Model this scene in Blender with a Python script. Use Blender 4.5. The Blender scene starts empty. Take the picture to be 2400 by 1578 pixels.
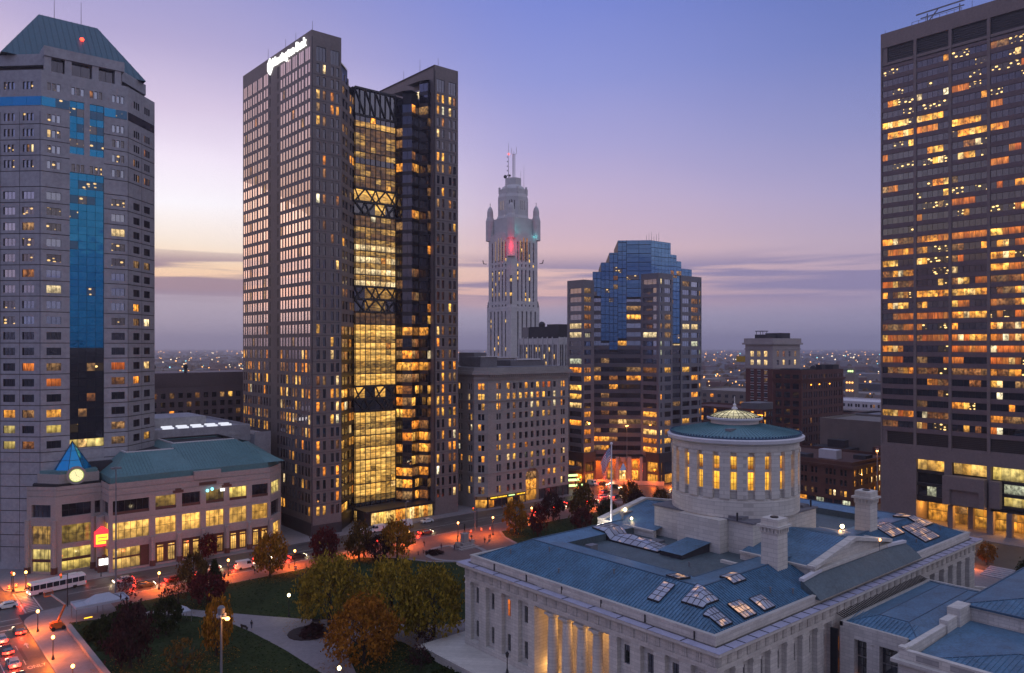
import bpy, math, random
from mathutils import Vector, Matrix

S = bpy.context.scene
C = S.collection
R = random.Random(11)
PI = math.pi
CAMZ = 59.0
YAW = math.radians(40.55)

# ------------------------------------------------------------------ camera
# metres; +Y runs west across the main street, +X runs north along it
cam_data = bpy.data.cameras.new('camera')
cam = bpy.data.objects.new('camera', cam_data)
C.objects.link(cam)
cam.location = (0, 0, CAMZ)
cam.rotation_euler = (PI / 2, 0, -YAW)
cam_data.sensor_width = 36
cam_data.lens = 36 * 1823 / 2400
cam_data.shift_y = 23 / 2400
cam_data.clip_start = 1
cam_data.clip_end = 40000
S.camera = cam

S.view_settings.view_transform = 'Standard'
S.view_settings.look = 'None'
S.view_settings.exposure = 0.18
S.view_settings.gamma = 1.0
S.view_settings.use_curve_mapping = False
S.cycles.use_denoising = True
S.cycles.max_bounces = 6
S.cycles.diffuse_bounces = 2
S.cycles.glossy_bounces = 3
S.cycles.volume_bounces = 0
S.cycles.sample_clamp_indirect = 3.0
S.cycles.use_light_tree = True


def lin(r, g, b):
    f = lambda c: c / 12.92 if c <= 0.04045 else ((c + 0.055) / 1.055) ** 2.4
    return (f(r / 255), f(g / 255), f(b / 255), 1)


# ------------------------------------------------------------------ dusk sky
SUN_AZ = math.radians(-19.5)          # direction of the afterglow, from +Y towards +X
SUN_EL = math.radians(1.5)
SKY_GAIN = 1.0
world = bpy.data.worlds.new('World')
S.world = world
world.use_nodes = True
wt = world.node_tree
wt.nodes.clear()


def wn(t, **k):
    n = wt.nodes.new(t)
    for a, v in k.items():
        setattr(n, a, v)
    return n


def wm(op, a, b=None, c=None):
    n = wn('ShaderNodeMath', operation=op)
    for i, v in enumerate((a, b, c)):
        if v is None:
            continue
        if isinstance(v, (int, float)):
            n.inputs[i].default_value = v
        else:
            wt.links.new(v, n.inputs[i])
    return n.outputs[0]


def wmap(v, a, b, c=0.0, d=1.0, smooth=True):
    n = wn('ShaderNodeMapRange')
    n.interpolation_type = 'SMOOTHSTEP' if smooth else 'LINEAR'
    wt.links.new(v, n.inputs[0])
    for i, x in enumerate((a, b, c, d)):
        n.inputs[1 + i].default_value = x
    return n.outputs[0]


def wramp(fac, stops):
    n = wn('ShaderNodeValToRGB')
    e = n.color_ramp.elements
    while len(e) < len(stops):
        e.new(0.5)
    for i, (p, col) in enumerate(stops):
        e[i].position = p
        e[i].color = lin(*col)
    wt.links.new(fac, n.inputs[0])
    return n.outputs[0]


def wmix(fac, a, b):
    n = wn('ShaderNodeMix', data_type='RGBA')
    for sock, v in ((n.inputs[0], fac), (n.inputs[6], a), (n.inputs[7], b)):
        if isinstance(v, tuple):
            sock.default_value = v
        else:
            wt.links.new(v, sock)
    return n.outputs[2]


tc = wn('ShaderNodeTexCoord')
sx = wn('ShaderNodeSeparateXYZ')
wt.links.new(tc.outputs['Generated'], sx.inputs[0])
vx, vy, vz = sx.outputs
hl = wm('MAXIMUM', wm('SQRT', wm('ADD', wm('MULTIPLY', vx, vx), wm('MULTIPLY', vy, vy))), 0.001)
sdot = wm('DIVIDE', wm('ADD', wm('MULTIPLY', vx, math.sin(SUN_AZ)), wm('MULTIPLY', vy, math.cos(SUN_AZ))), hl)
az = wm('ARCTAN2', vx, vy)
elev = wm('MAXIMUM', vz, 0.0)
# slow undulation of the layers so that they are not perfectly level
cv = wn('ShaderNodeCombineXYZ')
wt.links.new(wm('MULTIPLY', az, 3.0), cv.inputs[0])
wt.links.new(wm('MULTIPLY', vz, 8.0), cv.inputs[1])
un = wn('ShaderNodeTexNoise')
un.inputs['Scale'].default_value = 1.6
un.inputs['Detail'].default_value = 3
wt.links.new(cv.outputs[0], un.inputs['Vector'])
wob = wm('MULTIPLY', wm('SUBTRACT', un.outputs[0], 0.5), 0.022)
fac = wm('SQRT', wm('MAXIMUM', wm('ADD', elev, wm('MULTIPLY', wob, wmap(vz, 0.0, 0.05))), 0.0))


def zs(y):                       # elevation sine (square-rooted for the ramp) of a photograph row, mid frame
    t = (812 - y) / 1823
    return math.sqrt(max(0.0, t / math.sqrt(1 + t * t)))


west = wramp(fac, [(0, (168, 158, 176)), (zs(745), (178, 164, 180)), (zs(698), (180, 164, 178)),
                   (zs(688), (246, 196, 162)), (zs(640), (252, 216, 178)), (zs(590), (250, 232, 214)),
                   (zs(500), (250, 245, 250)), (zs(400), (238, 226, 242)), (zs(290), (210, 194, 220)),
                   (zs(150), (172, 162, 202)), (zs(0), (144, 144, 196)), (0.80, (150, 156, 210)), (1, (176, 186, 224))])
mid = wramp(fac, [(0, (150, 148, 172)), (zs(745), (164, 156, 178)), (zs(722), (178, 158, 176)),
                  (zs(705), (218, 174, 170)), (zs(640), (226, 186, 178)), (zs(560), (208, 178, 190)),
                  (zs(460), (190, 172, 202)), (zs(340), (166, 160, 206)), (zs(180), (138, 145, 206)),
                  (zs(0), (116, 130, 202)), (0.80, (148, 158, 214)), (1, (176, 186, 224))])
east = wramp(fac, [(0, (142, 142, 170)), (zs(745), (152, 144, 172)), (zs(700), (160, 146, 174)),
                   (zs(650), (178, 156, 176)), (zs(580), (180, 162, 184)), (zs(480), (162, 154, 192)),
                   (zs(340), (134, 138, 188)), (zs(150), (106, 120, 182)), (zs(0), (92, 110, 176)),
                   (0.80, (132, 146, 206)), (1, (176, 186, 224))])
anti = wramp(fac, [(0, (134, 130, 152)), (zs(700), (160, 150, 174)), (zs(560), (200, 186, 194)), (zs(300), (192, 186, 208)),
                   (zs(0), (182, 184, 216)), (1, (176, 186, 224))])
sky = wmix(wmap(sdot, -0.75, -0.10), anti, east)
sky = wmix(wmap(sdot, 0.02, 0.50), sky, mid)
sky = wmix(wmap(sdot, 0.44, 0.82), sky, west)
core_glow = wramp(fac, [(0, (160, 148, 165)), (zs(735), (178, 160, 172)), (zs(700), (226, 164, 140)), (zs(620), (248, 184, 146)), (zs(520), (246, 202, 176)),
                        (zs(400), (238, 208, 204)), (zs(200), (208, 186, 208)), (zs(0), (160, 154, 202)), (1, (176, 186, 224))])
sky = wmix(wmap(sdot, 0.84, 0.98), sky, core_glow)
# thin dark streak clouds low over the horizon
cc = wn('ShaderNodeCombineXYZ')
wt.links.new(wm('MULTIPLY', az, 1.9), cc.inputs[0])
wt.links.new(wm('MULTIPLY', vz, 38.0), cc.inputs[1])
cc.inputs[2].default_value = 3.7
cn = wn('ShaderNodeTexNoise')
cn.inputs['Scale'].default_value = 1.25
cn.inputs['Detail'].default_value = 5
cn.inputs['Roughness'].default_value = 0.48
cn.inputs['Distortion'].default_value = 0.25
wt.links.new(cc.outputs[0], cn.inputs['Vector'])
band = wm('MULTIPLY', wmap(vz, 0.045, 0.07), wmap(vz, 0.125, 0.095))
streak = wm('MULTIPLY', wmap(cn.outputs[0], 0.46, 0.56), band)
ccol = wmix(wmap(sdot, 0.3, 0.8), lin(134, 126, 164), lin(150, 126, 144))
sky = wmix(wm('MULTIPLY', streak, 0.9), sky, ccol)
# a little of the physical sky underneath
nish = wn('ShaderNodeTexSky')
nish.sky_type = 'NISHITA'
nish.sun_disc = False
nish.sun_elevation = SUN_EL
nish.sun_rotation = SUN_AZ
bg1 = wn('ShaderNodeBackground')
bg1.inputs[1].default_value = SKY_GAIN
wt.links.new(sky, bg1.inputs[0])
bg2 = wn('ShaderNodeBackground')
bg2.inputs[1].default_value = 0.004
wt.links.new(nish.outputs[0], bg2.inputs[0])
ad = wn('ShaderNodeAddShader')
wt.links.new(bg1.outputs[0], ad.inputs[0])
wt.links.new(bg2.outputs[0], ad.inputs[1])
wo = wn('ShaderNodeOutputWorld')
wt.links.new(ad.outputs[0], wo.inputs[0])
world.cycles.sampling_method = 'AUTOMATIC'

sun_data = bpy.data.lights.new('sun', 'SUN')
sun = bpy.data.objects.new('sun', sun_data)
C.objects.link(sun)
sun_data.energy = 0.10
sun_data.angle = math.radians(20)
sun_data.color = (1.0, 0.72, 0.62)
sd = Vector((math.sin(SUN_AZ) * math.cos(SUN_EL), math.cos(SUN_AZ) * math.cos(SUN_EL), math.sin(SUN_EL)))
sun.rotation_euler = (-sd).to_track_quat('-Z', 'Y').to_euler()
sun.location = (60, 150, 300)

# ------------------------------------------------------------------ materials
M = {}


def newmat(name):
    m = bpy.data.materials.new(name)
    m.use_nodes = True
    m.node_tree.nodes.clear()
    M[name] = m
    nt = m.node_tree
    out = nt.nodes.new('ShaderNodeOutputMaterial')
    return m, nt, out


def N(nt, t, ins=None, **k):
    n = nt.nodes.new(t)
    for a, v in k.items():
        setattr(n, a, v)
    for i, v in (ins or {}).items():
        if hasattr(v, 'is_output') or isinstance(v, bpy.types.NodeSocket):
            nt.links.new(v, n.inputs[i])
        else:
            n.inputs[i].default_value = v
    return n


def P3(nt, sc=(1, 1, 1)):
    g = N(nt, 'ShaderNodeNewGeometry')
    return N(nt, 'ShaderNodeVectorMath', {0: g.outputs['Position'], 1: sc}, operation='MULTIPLY').outputs[0]


def surf(name, col, rough=0.7, var=0.25, scale=0.25, metallic=0.0, bump=0.0, spec=0.4, streak=0.0, col2=None, rnd=0.0):
    """weathered base colour: two octaves of world-space noise, optional rain streaks and object-random tint"""
    m, nt, out = newmat(name)
    n1 = N(nt, 'ShaderNodeTexNoise', {'Vector': P3(nt), 'Scale': scale, 'Detail': 5.0, 'Roughness': 0.6})
    n2 = N(nt, 'ShaderNodeTexNoise', {'Vector': P3(nt), 'Scale': scale * 9, 'Detail': 3.0})
    s = N(nt, 'ShaderNodeMath', {0: n1.outputs[0], 1: n2.outputs[0]}, operation='ADD').outputs[0]
    if streak:
        n3 = N(nt, 'ShaderNodeTexNoise', {'Vector': P3(nt, (1.3, 1.3, 0.09)), 'Scale': 1.0, 'Detail': 3.0})
        s = N(nt, 'ShaderNodeMath', {0: n3.outputs[0], 1: streak, 2: s}, operation='MULTIPLY_ADD').outputs[0]
        s = N(nt, 'ShaderNodeMath', {0: s, 1: streak * 0.5}, operation='SUBTRACT').outputs[0]
    if rnd:
        oi = N(nt, 'ShaderNodeObjectInfo')
        s = N(nt, 'ShaderNodeMath', {0: oi.outputs['Random'], 1: rnd, 2: s}, operation='MULTIPLY_ADD').outputs[0]
        s = N(nt, 'ShaderNodeMath', {0: s, 1: rnd * 0.5}, operation='SUBTRACT').outputs[0]
    f = N(nt, 'ShaderNodeMapRange', {0: s, 1: 0.6, 2: 1.4, 3: 0.0, 4: 1.0}).outputs[0]
    c2 = col2 or tuple(min(1, c * (1 + var)) for c in col)
    c1 = tuple(c * (1 - var) for c in col)
    mx = N(nt, 'ShaderNodeMix', {0: f, 6: (*c1, 1), 7: (*c2, 1)}, data_type='RGBA')
    b = N(nt, 'ShaderNodeBsdfPrincipled', {'Base Color': mx.outputs[2], 'Roughness': rough, 'Metallic': metallic,
                                           'Specular IOR Level': spec})
    if bump:
        bp = N(nt, 'ShaderNodeBump', {'Height': n2.outputs[0], 'Strength': bump, 'Distance': 0.1})
        nt.links.new(bp.outputs[0], b.inputs['Normal'])
    nt.links.new(b.outputs[0], out.inputs[0])
    return m


def coursed(name, col, bw, bh, var=0.2, mortar=0.7, rough=0.8, scale=0.2, msize=0.03, streak=0.25):
    """ashlar: fine courses as relief and tone on a real wall (joints far below pixel size)"""
    m, nt, out = newmat(name)
    g = N(nt, 'ShaderNodeNewGeometry')
    sp = N(nt, 'ShaderNodeSeparateXYZ', {0: g.outputs['Position']})
    xy = N(nt, 'ShaderNodeMath', {0: sp.outputs[0], 1: sp.outputs[1]}, operation='ADD').outputs[0]
    cb = N(nt, 'ShaderNodeCombineXYZ', {0: xy, 1: sp.outputs[2], 2: 0.0})
    br = N(nt, 'ShaderNodeTexBrick', {'Vector': cb.outputs[0], 'Scale': 1.0, 'Mortar Size': msize, 'Brick Width': bw,
                                      'Row Height': bh, 'Bias': 0.0, 'Color1': (1, 1, 1, 1), 'Color2': (1 - var, 1 - var, 1 - var, 1),
                                      'Mortar': (mortar, mortar, mortar, 1)})
    n1 = N(nt, 'ShaderNodeTexNoise', {'Vector': P3(nt), 'Scale': scale, 'Detail': 5.0, 'Roughness': 0.6})
    n3 = N(nt, 'ShaderNodeTexNoise', {'Vector': P3(nt, (1.2, 1.2, 0.08)), 'Scale': 1.0, 'Detail': 3.0})
    s = N(nt, 'ShaderNodeMath', {0: n3.outputs[0], 1: streak, 2: n1.outputs[0]}, operation='MULTIPLY_ADD').outputs[0]
    f = N(nt, 'ShaderNodeMapRange', {0: s, 1: 0.3, 2: 0.8 + streak * 0.5, 3: 1 - var, 4: 1 + var}).outputs[0]
    a = N(nt, 'ShaderNodeMix', {0: 1.0, 6: (*col, 1), 7: br.outputs[0]}, data_type='RGBA', blend_type='MULTIPLY')
    v = N(nt, 'ShaderNodeCombineXYZ', {0: f, 1: f, 2: f})
    a2 = N(nt, 'ShaderNodeMix', {0: 1.0, 6: a.outputs[2], 7: v.outputs[0]}, data_type='RGBA', blend_type='MULTIPLY')
    b = N(nt, 'ShaderNodeBsdfPrincipled', {'Base Color': a2.outputs[2], 'Roughness': rough, 'Specular IOR Level': 0.3})
    bp = N(nt, 'ShaderNodeBump', {'Height': br.outputs['Fac'], 'Strength': 0.3, 'Distance': 0.05})
    bp.invert = True
    nt.links.new(bp.outputs[0], b.inputs['Normal'])
    nt.links.new(b.outputs[0], out.inputs[0])
    return m


def glass(name, base, tint, lo=0.14, hi=0.9, rough=0.03, f1=0.68, wavy=0.0):
    """coated curtain-wall glass: dark body with a mirror coat that strengthens towards grazing angles"""
    m, nt, out = newmat(name)
    lw = N(nt, 'ShaderNodeLayerWeight', {0: 0.5})
    f = N(nt, 'ShaderNodeMapRange', {0: lw.outputs['Facing'], 1: 0.05, 2: f1, 3: lo, 4: hi}).outputs[0]
    oi = N(nt, 'ShaderNodeObjectInfo')
    gi = N(nt, 'ShaderNodeNewGeometry')
    rs = N(nt, 'ShaderNodeMath', {0: oi.outputs['Random'], 1: gi.outputs['Random Per Island']}, operation='ADD').outputs[0]
    rs = N(nt, 'ShaderNodeMath', {0: rs}, operation='FRACT').outputs[0]
    k = N(nt, 'ShaderNodeMapRange', {0: rs, 1: 0.0, 2: 1.0, 3: 0.84, 4: 1.08}).outputs[0]
    f = N(nt, 'ShaderNodeMath', {0: f, 1: k}, operation='MULTIPLY', use_clamp=True).outputs[0]
    d = N(nt, 'ShaderNodeBsdfDiffuse', {'Color': (*base, 1)})
    g = N(nt, 'ShaderNodeBsdfGlossy', {'Color': (*tint, 1), 'Roughness': rough})
    if wavy:
        nn = N(nt, 'ShaderNodeTexNoise', {'Vector': P3(nt), 'Scale': 0.35, 'Detail': 2.0})
        bp = N(nt, 'ShaderNodeBump', {'Height': nn.outputs[0], 'Strength': wavy, 'Distance': 0.3})
        nt.links.new(bp.outputs[0], g.inputs['Normal'])
    mx = N(nt, 'ShaderNodeMixShader', {0: f, 1: d.outputs[0], 2: g.outputs[0]})
    nt.links.new(mx.outputs[0], out.inputs[0])
    return m


def lit(name, stops, strength, sc=0.45, sample=False, zst=1.0, contrast=1.0, floor=0.25, rv=1.0, hz=1.0):
    """pane glowing for a lit room; colour varies, noise stands in for furniture"""
    m, nt, out = newmat(name)
    oi = N(nt, 'ShaderNodeObjectInfo')
    gi = N(nt, 'ShaderNodeNewGeometry')
    rs = N(nt, 'ShaderNodeMath', {0: oi.outputs['Random'], 1: gi.outputs['Random Per Island']}, operation='ADD').outputs[0]
    rs = N(nt, 'ShaderNodeMath', {0: rs}, operation='FRACT').outputs[0]
    n1 = N(nt, 'ShaderNodeTexNoise', {'Vector': P3(nt, (hz, hz, zst)), 'Scale': sc, 'Detail': 2.0})
    n2 = N(nt, 'ShaderNodeTexNoise', {'Vector': P3(nt, (1.5 * hz, 1.5 * hz, 1.2 * zst)), 'Scale': sc * 2.2, 'Detail': 2.0})
    a = N(nt, 'ShaderNodeMapRange', {0: n1.outputs[0], 1: 0.36, 2: 0.64, 3: 1 - 0.5 * contrast, 4: 1.15}).outputs[0]
    b = N(nt, 'ShaderNodeMapRange', {0: n2.outputs[0], 1: 0.36, 2: 0.62, 3: max(floor, 1 - 0.8 * contrast), 4: 1.25}).outputs[0]
    c = N(nt, 'ShaderNodeMath', {0: a, 1: b}, operation='MULTIPLY').outputs[0]
    # room light painted into the pane: brighter at top, darker at foot
    tg = N(nt, 'ShaderNodeSeparateXYZ', {0: N(nt, 'ShaderNodeTexCoord').outputs['Generated']})
    c = N(nt, 'ShaderNodeMath', {0: c, 1: N(nt, 'ShaderNodeMapRange', {0: tg.outputs[2], 1: 0.1, 2: 0.8, 3: 0.55, 4: 1.2}).outputs[0]}, operation='MULTIPLY').outputs[0]
    d = N(nt, 'ShaderNodeMapRange', {0: rs, 1: 0, 2: 1, 3: (1 - 0.45 * rv) * strength, 4: (1 + 0.25 * rv) * strength}).outputs[0]
    st = N(nt, 'ShaderNodeMath', {0: c, 1: d}, operation='MULTIPLY').outputs[0]
    rp = N(nt, 'ShaderNodeValToRGB')
    e = rp.color_ramp.elements
    while len(e) < len(stops):
        e.new(0.5)
    for i, (p, col) in enumerate(stops):
        e[i].position = p
        e[i].color = (*col, 1)
    r2 = N(nt, 'ShaderNodeMath', {0: rs, 1: 7.31}, operation='MULTIPLY').outputs[0]
    r2 = N(nt, 'ShaderNodeMath', {0: r2}, operation='FRACT').outputs[0]
    nt.links.new(r2, rp.inputs[0])
    p = N(nt, 'ShaderNodeBsdfPrincipled', {'Base Color': (0.03, 0.03, 0.035, 1), 'Roughness': 0.06,
                                           'Emission Color': rp.outputs[0], 'Emission Strength': st})
    nt.links.new(p.outputs[0], out.inputs[0])
    m.cycles.emission_sampling = 'AUTO' if sample else 'NONE'
    return m


def dots(name, strength=2.2, base=(0.012, 0.013, 0.018), tint=(0.5, 0.5, 0.55)):
    """dark office glass; ceiling lamps painted on as glowing dots"""
    m, nt, out = newmat(name)
    v = N(nt, 'ShaderNodeTexVoronoi', {'Vector': P3(nt, (0.75, 0.75, 1.2)), 'Scale': 0.8, 'Randomness': 0.7})
    f = N(nt, 'ShaderNodeMapRange', {0: v.outputs['Distance'], 1: 0.2, 2: 0.3, 3: strength, 4: 0.02}).outputs[0]
    lw = N(nt, 'ShaderNodeLayerWeight', {0: 0.5})
    k = N(nt, 'ShaderNodeMapRange', {0: lw.outputs['Facing'], 1: 0.05, 2: 0.7, 3: 0.12, 4: 0.6}).outputs[0]
    d = N(nt, 'ShaderNodeBsdfDiffuse', {'Color': (*base, 1)})
    g = N(nt, 'ShaderNodeBsdfGlossy', {'Color': (*tint, 1), 'Roughness': 0.03})
    mx = N(nt, 'ShaderNodeMixShader', {0: k, 1: d.outputs[0], 2: g.outputs[0]})
    e = N(nt, 'ShaderNodeEmission', {'Color': (1, 0.62, 0.2, 1), 'Strength': f})
    a = N(nt, 'ShaderNodeAddShader', {0: mx.outputs[0], 1: e.outputs[0]})
    nt.links.new(a.outputs[0], out.inputs[0])
    m.cycles.emission_sampling = 'NONE'
    return m


def glow(name, col, strength, sample=False):
    m, nt, out = newmat(name)
    e = N(nt, 'ShaderNodeEmission', {'Color': (*col, 1), 'Strength': strength})
    nt.links.new(e.outputs[0], out.inputs[0])
    m.cycles.emission_sampling = 'AUTO' if sample else 'NONE'
    return m


def leaf(name, c1, c2):
    m, nt, out = newmat(name)
    gi = N(nt, 'ShaderNodeNewGeometry')
    oi = N(nt, 'ShaderNodeObjectInfo')
    n1 = N(nt, 'ShaderNodeTexNoise', {'Vector': P3(nt), 'Scale': 0.55, 'Detail': 2.0})
    s = N(nt, 'ShaderNodeMath', {0: gi.outputs['Random Per Island'], 1: 0.5, 2: n1.outputs[0]}, operation='MULTIPLY_ADD').outputs[0]
    f = N(nt, 'ShaderNodeMapRange', {0: s, 1: 0.5, 2: 0.98}).outputs[0]
    mx = N(nt, 'ShaderNodeMix', {0: f, 6: (*c1, 1), 7: (*c2, 1)}, data_type='RGBA')
    d = N(nt, 'ShaderNodeBsdfDiffuse', {'Color': mx.outputs[2]})
    t = N(nt, 'ShaderNodeBsdfTranslucent', {'Color': mx.outputs[2]})
    x = N(nt, 'ShaderNodeMixShader', {0: 0.3, 1: d.outputs[0], 2: t.outputs[0]})
    nt.links.new(x.outputs[0], out.inputs[0])
    return m


# stone, metal, ground
surf('granite_rose', (0.165, 0.138, 0.132), 0.6, 0.22, 0.12)
surf('granite_grey', (0.30, 0.297, 0.32), 0.6, 0.24, 0.12, streak=0.3)
surf('granite_mid', (0.10, 0.098, 0.115), 0.45, 0.2, 0.2)
surf('granite_cool', (0.185, 0.18, 0.195), 0.6, 0.16, 0.15)
surf('granite_dark', (0.045, 0.040, 0.045), 0.5, 0.3, 0.3)
surf('bronze', (0.018, 0.016, 0.018), 0.35, 0.3, 0.3, metallic=0.3)
surf('concrete_pink', (0.33, 0.285, 0.265), 0.75, 0.15, 0.2, streak=0.3)
surf('concrete_mauve', (0.19, 0.155, 0.145), 0.8, 0.16, 0.15, streak=0.3)
surf('brown_stone', (0.15, 0.112, 0.115), 0.8, 0.18, 0.15)
coursed('limestone', (0.56, 0.52, 0.455), 1.5, 0.55, 0.17, 0.7, streak=0.9, msize=0.035)
coursed('limestone_drum', (0.57, 0.53, 0.46), 2.2, 0.75, 0.16, 0.68, streak=0.9, msize=0.04)
coursed('buff_stone', (0.32, 0.30, 0.28), 1.2, 0.5, 0.14, 0.75)
coursed('tower_stone', (0.56, 0.54, 0.52), 1.5, 0.7, 0.12, 0.8)
coursed('cream_stone', (0.38, 0.33, 0.31), 1.2, 0.5, 0.12, 0.8)
coursed('brick_red', (0.12, 0.040, 0.036), 0.5, 0.16, 0.25, 1.3)
coursed('brick_dark', (0.10, 0.042, 0.036), 0.5, 0.16, 0.25, 1.2)
coursed('brick_brown', (0.105, 0.048, 0.035), 0.5, 0.16, 0.25, 1.2)
coursed('brick_beige', (0.20, 0.17, 0.145), 0.5, 0.16, 0.15, 1.1)
surf('white_render', (0.5, 0.47, 0.47), 0.8, 0.1, 0.3)
surf('white_trim', (0.55, 0.53, 0.53), 0.6, 0.1, 0.4)
surf('lead_flashing', (0.33, 0.33, 0.42), 0.35, 0.2, 0.5, spec=0.6)
surf('roof_blue', (0.060, 0.145, 0.220), 0.42, 0.55, 0.3, spec=0.5, streak=0.3, rnd=0.1)
surf('roof_teal', (0.085, 0.19, 0.20), 0.5, 0.22, 0.15, spec=0.5)
surf('roof_weathered', (0.075, 0.105, 0.115), 0.6, 0.4, 0.25)
surf('roof_tower', (0.022, 0.080, 0.115), 0.4, 0.18, 0.15)
surf('roof_grey', (0.15, 0.145, 0.155), 0.85, 0.3, 0.2)
surf('roof_dark', (0.035, 0.034, 0.04), 0.85, 0.3, 0.2)
surf('seam_blue', (0.04, 0.09, 0.14), 0.45, 0.2, 0.4)
surf('steel_dark', (0.02, 0.02, 0.023), 0.5, 0.3, 1.0)
surf('steel_grey', (0.16, 0.16, 0.17), 0.5, 0.2, 1.0)
surf('white_paint', (0.72, 0.70, 0.70), 0.5, 0.08, 0.8)
surf('asphalt', (0.065, 0.060, 0.060), 0.55, 0.5, 0.22, bump=0.2, spec=0.5)
surf('asphalt_patch', (0.09, 0.083, 0.083), 0.6, 0.3, 0.2)
surf('asphalt_dark', (0.038, 0.036, 0.037), 0.6, 0.3, 0.3)
surf('road_paint', (0.38, 0.37, 0.36), 0.7, 0.35, 0.8)
surf('paving', (0.205, 0.185, 0.19), 0.8, 0.2, 0.12)
surf('paving_brick', (0.15, 0.095, 0.085), 0.8, 0.25, 0.2)
surf('kerb', (0.24, 0.22, 0.22), 0.8, 0.15, 0.5)
surf('grass', (0.017, 0.040, 0.014), 0.95, 0.5, 0.12, bump=0.5, spec=0.1, col2=(0.036, 0.052, 0.018))
surf('soil', (0.032, 0.022, 0.022), 0.95, 0.4, 0.4)
surf('city_ground', (0.050, 0.052, 0.064), 0.95, 0.5, 0.01)
surf('bark', (0.03, 0.022, 0.018), 0.9, 0.3, 2.0)
surf('rubber', (0.012, 0.012, 0.012), 0.8, 0.2, 2.0)
surf('orange_paint', (0.55, 0.12, 0.015), 0.5, 0.15, 1.0)
surf('barrel_orange', (0.7, 0.13, 0.015), 0.5, 0.1, 1.0)
surf('canvas', (0.36, 0.37, 0.42), 0.8, 0.12, 0.6)
surf('canvas_dark', (0.12, 0.125, 0.15), 0.8, 0.12, 0.6)
surf('bronze_statue', (0.02, 0.028, 0.024), 0.5, 0.3, 2.0, metallic=0.5)
surf('car_white', (0.6, 0.6, 0.6), 0.3, 0.05, 1.0, spec=0.7)
surf('car_silver', (0.32, 0.32, 0.34), 0.3, 0.05, 1.0, spec=0.7)
surf('car_dark', (0.025, 0.027, 0.033), 0.3, 0.1, 1.0, spec=0.7)
surf('car_red', (0.22, 0.02, 0.02), 0.3, 0.1, 1.0, spec=0.7)
surf('car_blue', (0.03, 0.05, 0.13), 0.3, 0.1, 1.0, spec=0.7)
surf('coat_dark', (0.02, 0.02, 0.025), 0.9, 0.2, 3.0)
surf('coat_blue', (0.03, 0.04, 0.09), 0.9, 0.2, 3.0)
surf('coat_red', (0.2, 0.03, 0.03), 0.9, 0.2, 3.0)
surf('skin', (0.35, 0.2, 0.15), 0.7, 0.05, 3.0)
surf('flag_red', (0.62, 0.01, 0.03), 0.8, 0.05, 3.0)
surf('flag_white', (0.85, 0.83, 0.82), 0.8, 0.05, 3.0)
surf('flag_blue', (0.01, 0.02, 0.22), 0.8, 0.05, 3.0)
surf('sign_yellow', (0.6, 0.36, 0.02), 0.6, 0.1, 0.5)
# glass
glass('glass_bronze', (0.016, 0.015, 0.020), (0.98, 0.86, 0.80), 0.12, 0.74, 0.02, 0.58)
glass('glass_dark', (0.010, 0.011, 0.016), (0.75, 0.78, 0.85), 0.10, 0.6, 0.03)
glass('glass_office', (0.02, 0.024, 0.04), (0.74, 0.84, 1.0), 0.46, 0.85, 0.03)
glass('glass_blue', (0.012, 0.05, 0.13), (0.22, 0.42, 0.72), 0.42, 0.8, 0.03, wavy=0.05)
glass('glass_cyan', (0.0, 0.075, 0.17), (0.06, 0.38, 0.68), 0.5, 0.8, 0.03, wavy=0.15)
glass('glass_pyramid', (0.0, 0.16, 0.36), (0.10, 0.55, 0.9), 0.35, 0.6, 0.08)
glass('glass_sky', (0.10, 0.10, 0.12), (0.8, 0.8, 0.85), 0.35, 0.7, 0.05)
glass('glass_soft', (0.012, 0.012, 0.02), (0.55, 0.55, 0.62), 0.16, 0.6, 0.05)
# panes glowing for lit rooms
WARM = [(0.0, (1, 0.28, 0.025)), (0.4, (1, 0.40, 0.05)), (0.72, (1, 0.52, 0.09)), (0.9, (1, 0.64, 0.25)), (1.0, (0.95, 0.85, 0.55))]
lit('lit_warm', WARM, 1.5, sc=0.32)
lit('lit_dim', [(0, (1, 0.34, 0.08)), (1, (1, 0.55, 0.2))], 0.34, contrast=1.1)
lit('lit_orange', [(0, (1, 0.20, 0.02)), (1, (1, 0.34, 0.05))], 0.62, sc=0.9, zst=0.25, contrast=0.6, floor=0.5)
lit('lit_yellow', [(0, (1, 0.50, 0.07)), (1, (1, 0.68, 0.22))], 1.35, sc=0.32, contrast=0.8)
lit('lit_pale', [(0, (1, 0.62, 0.22)), (1, (1, 0.78, 0.42))], 1.15, contrast=0.7)
lit('lit_green', [(0, (0.95, 0.66, 0.14)), (1, (1.0, 0.76, 0.24))], 0.85, sc=0.2, contrast=0.75)
lit('lit_shop', [(0, (1.0, 0.50, 0.08)), (0.5, (1.0, 0.60, 0.16)), (1, (1, 0.48, 0.08))], 1.0, sc=0.2, contrast=0.8, floor=0.4)
lit('lit_shop_dim', [(0, (0.9, 0.6, 0.12)), (1, (0.9, 0.5, 0.12))], 0.36, sc=0.22, contrast=0.9)
lit('lit_drum', [(0, (1, 0.42, 0.03)), (1, (1, 0.50, 0.05))], 1.25, sc=0.3, contrast=0.35, floor=0.6)
lit('lit_drum_dim', [(0, (1, 0.34, 0.03)), (1, (1, 0.40, 0.05))], 0.5, sc=0.3, contrast=0.5, floor=0.5)
lit('lit_lobby', [(0, (1, 0.34, 0.03)), (1, (1, 0.46, 0.06))], 0.9, sc=0.22, contrast=0.9)
lit('lit_cool', [(0, (0.75, 0.8, 0.55)), (1, (0.9, 0.9, 0.6))], 0.7, contrast=0.8)
ATR = [(0, (1, 0.50, 0.09)), (1, (1, 0.58, 0.14))]
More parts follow.
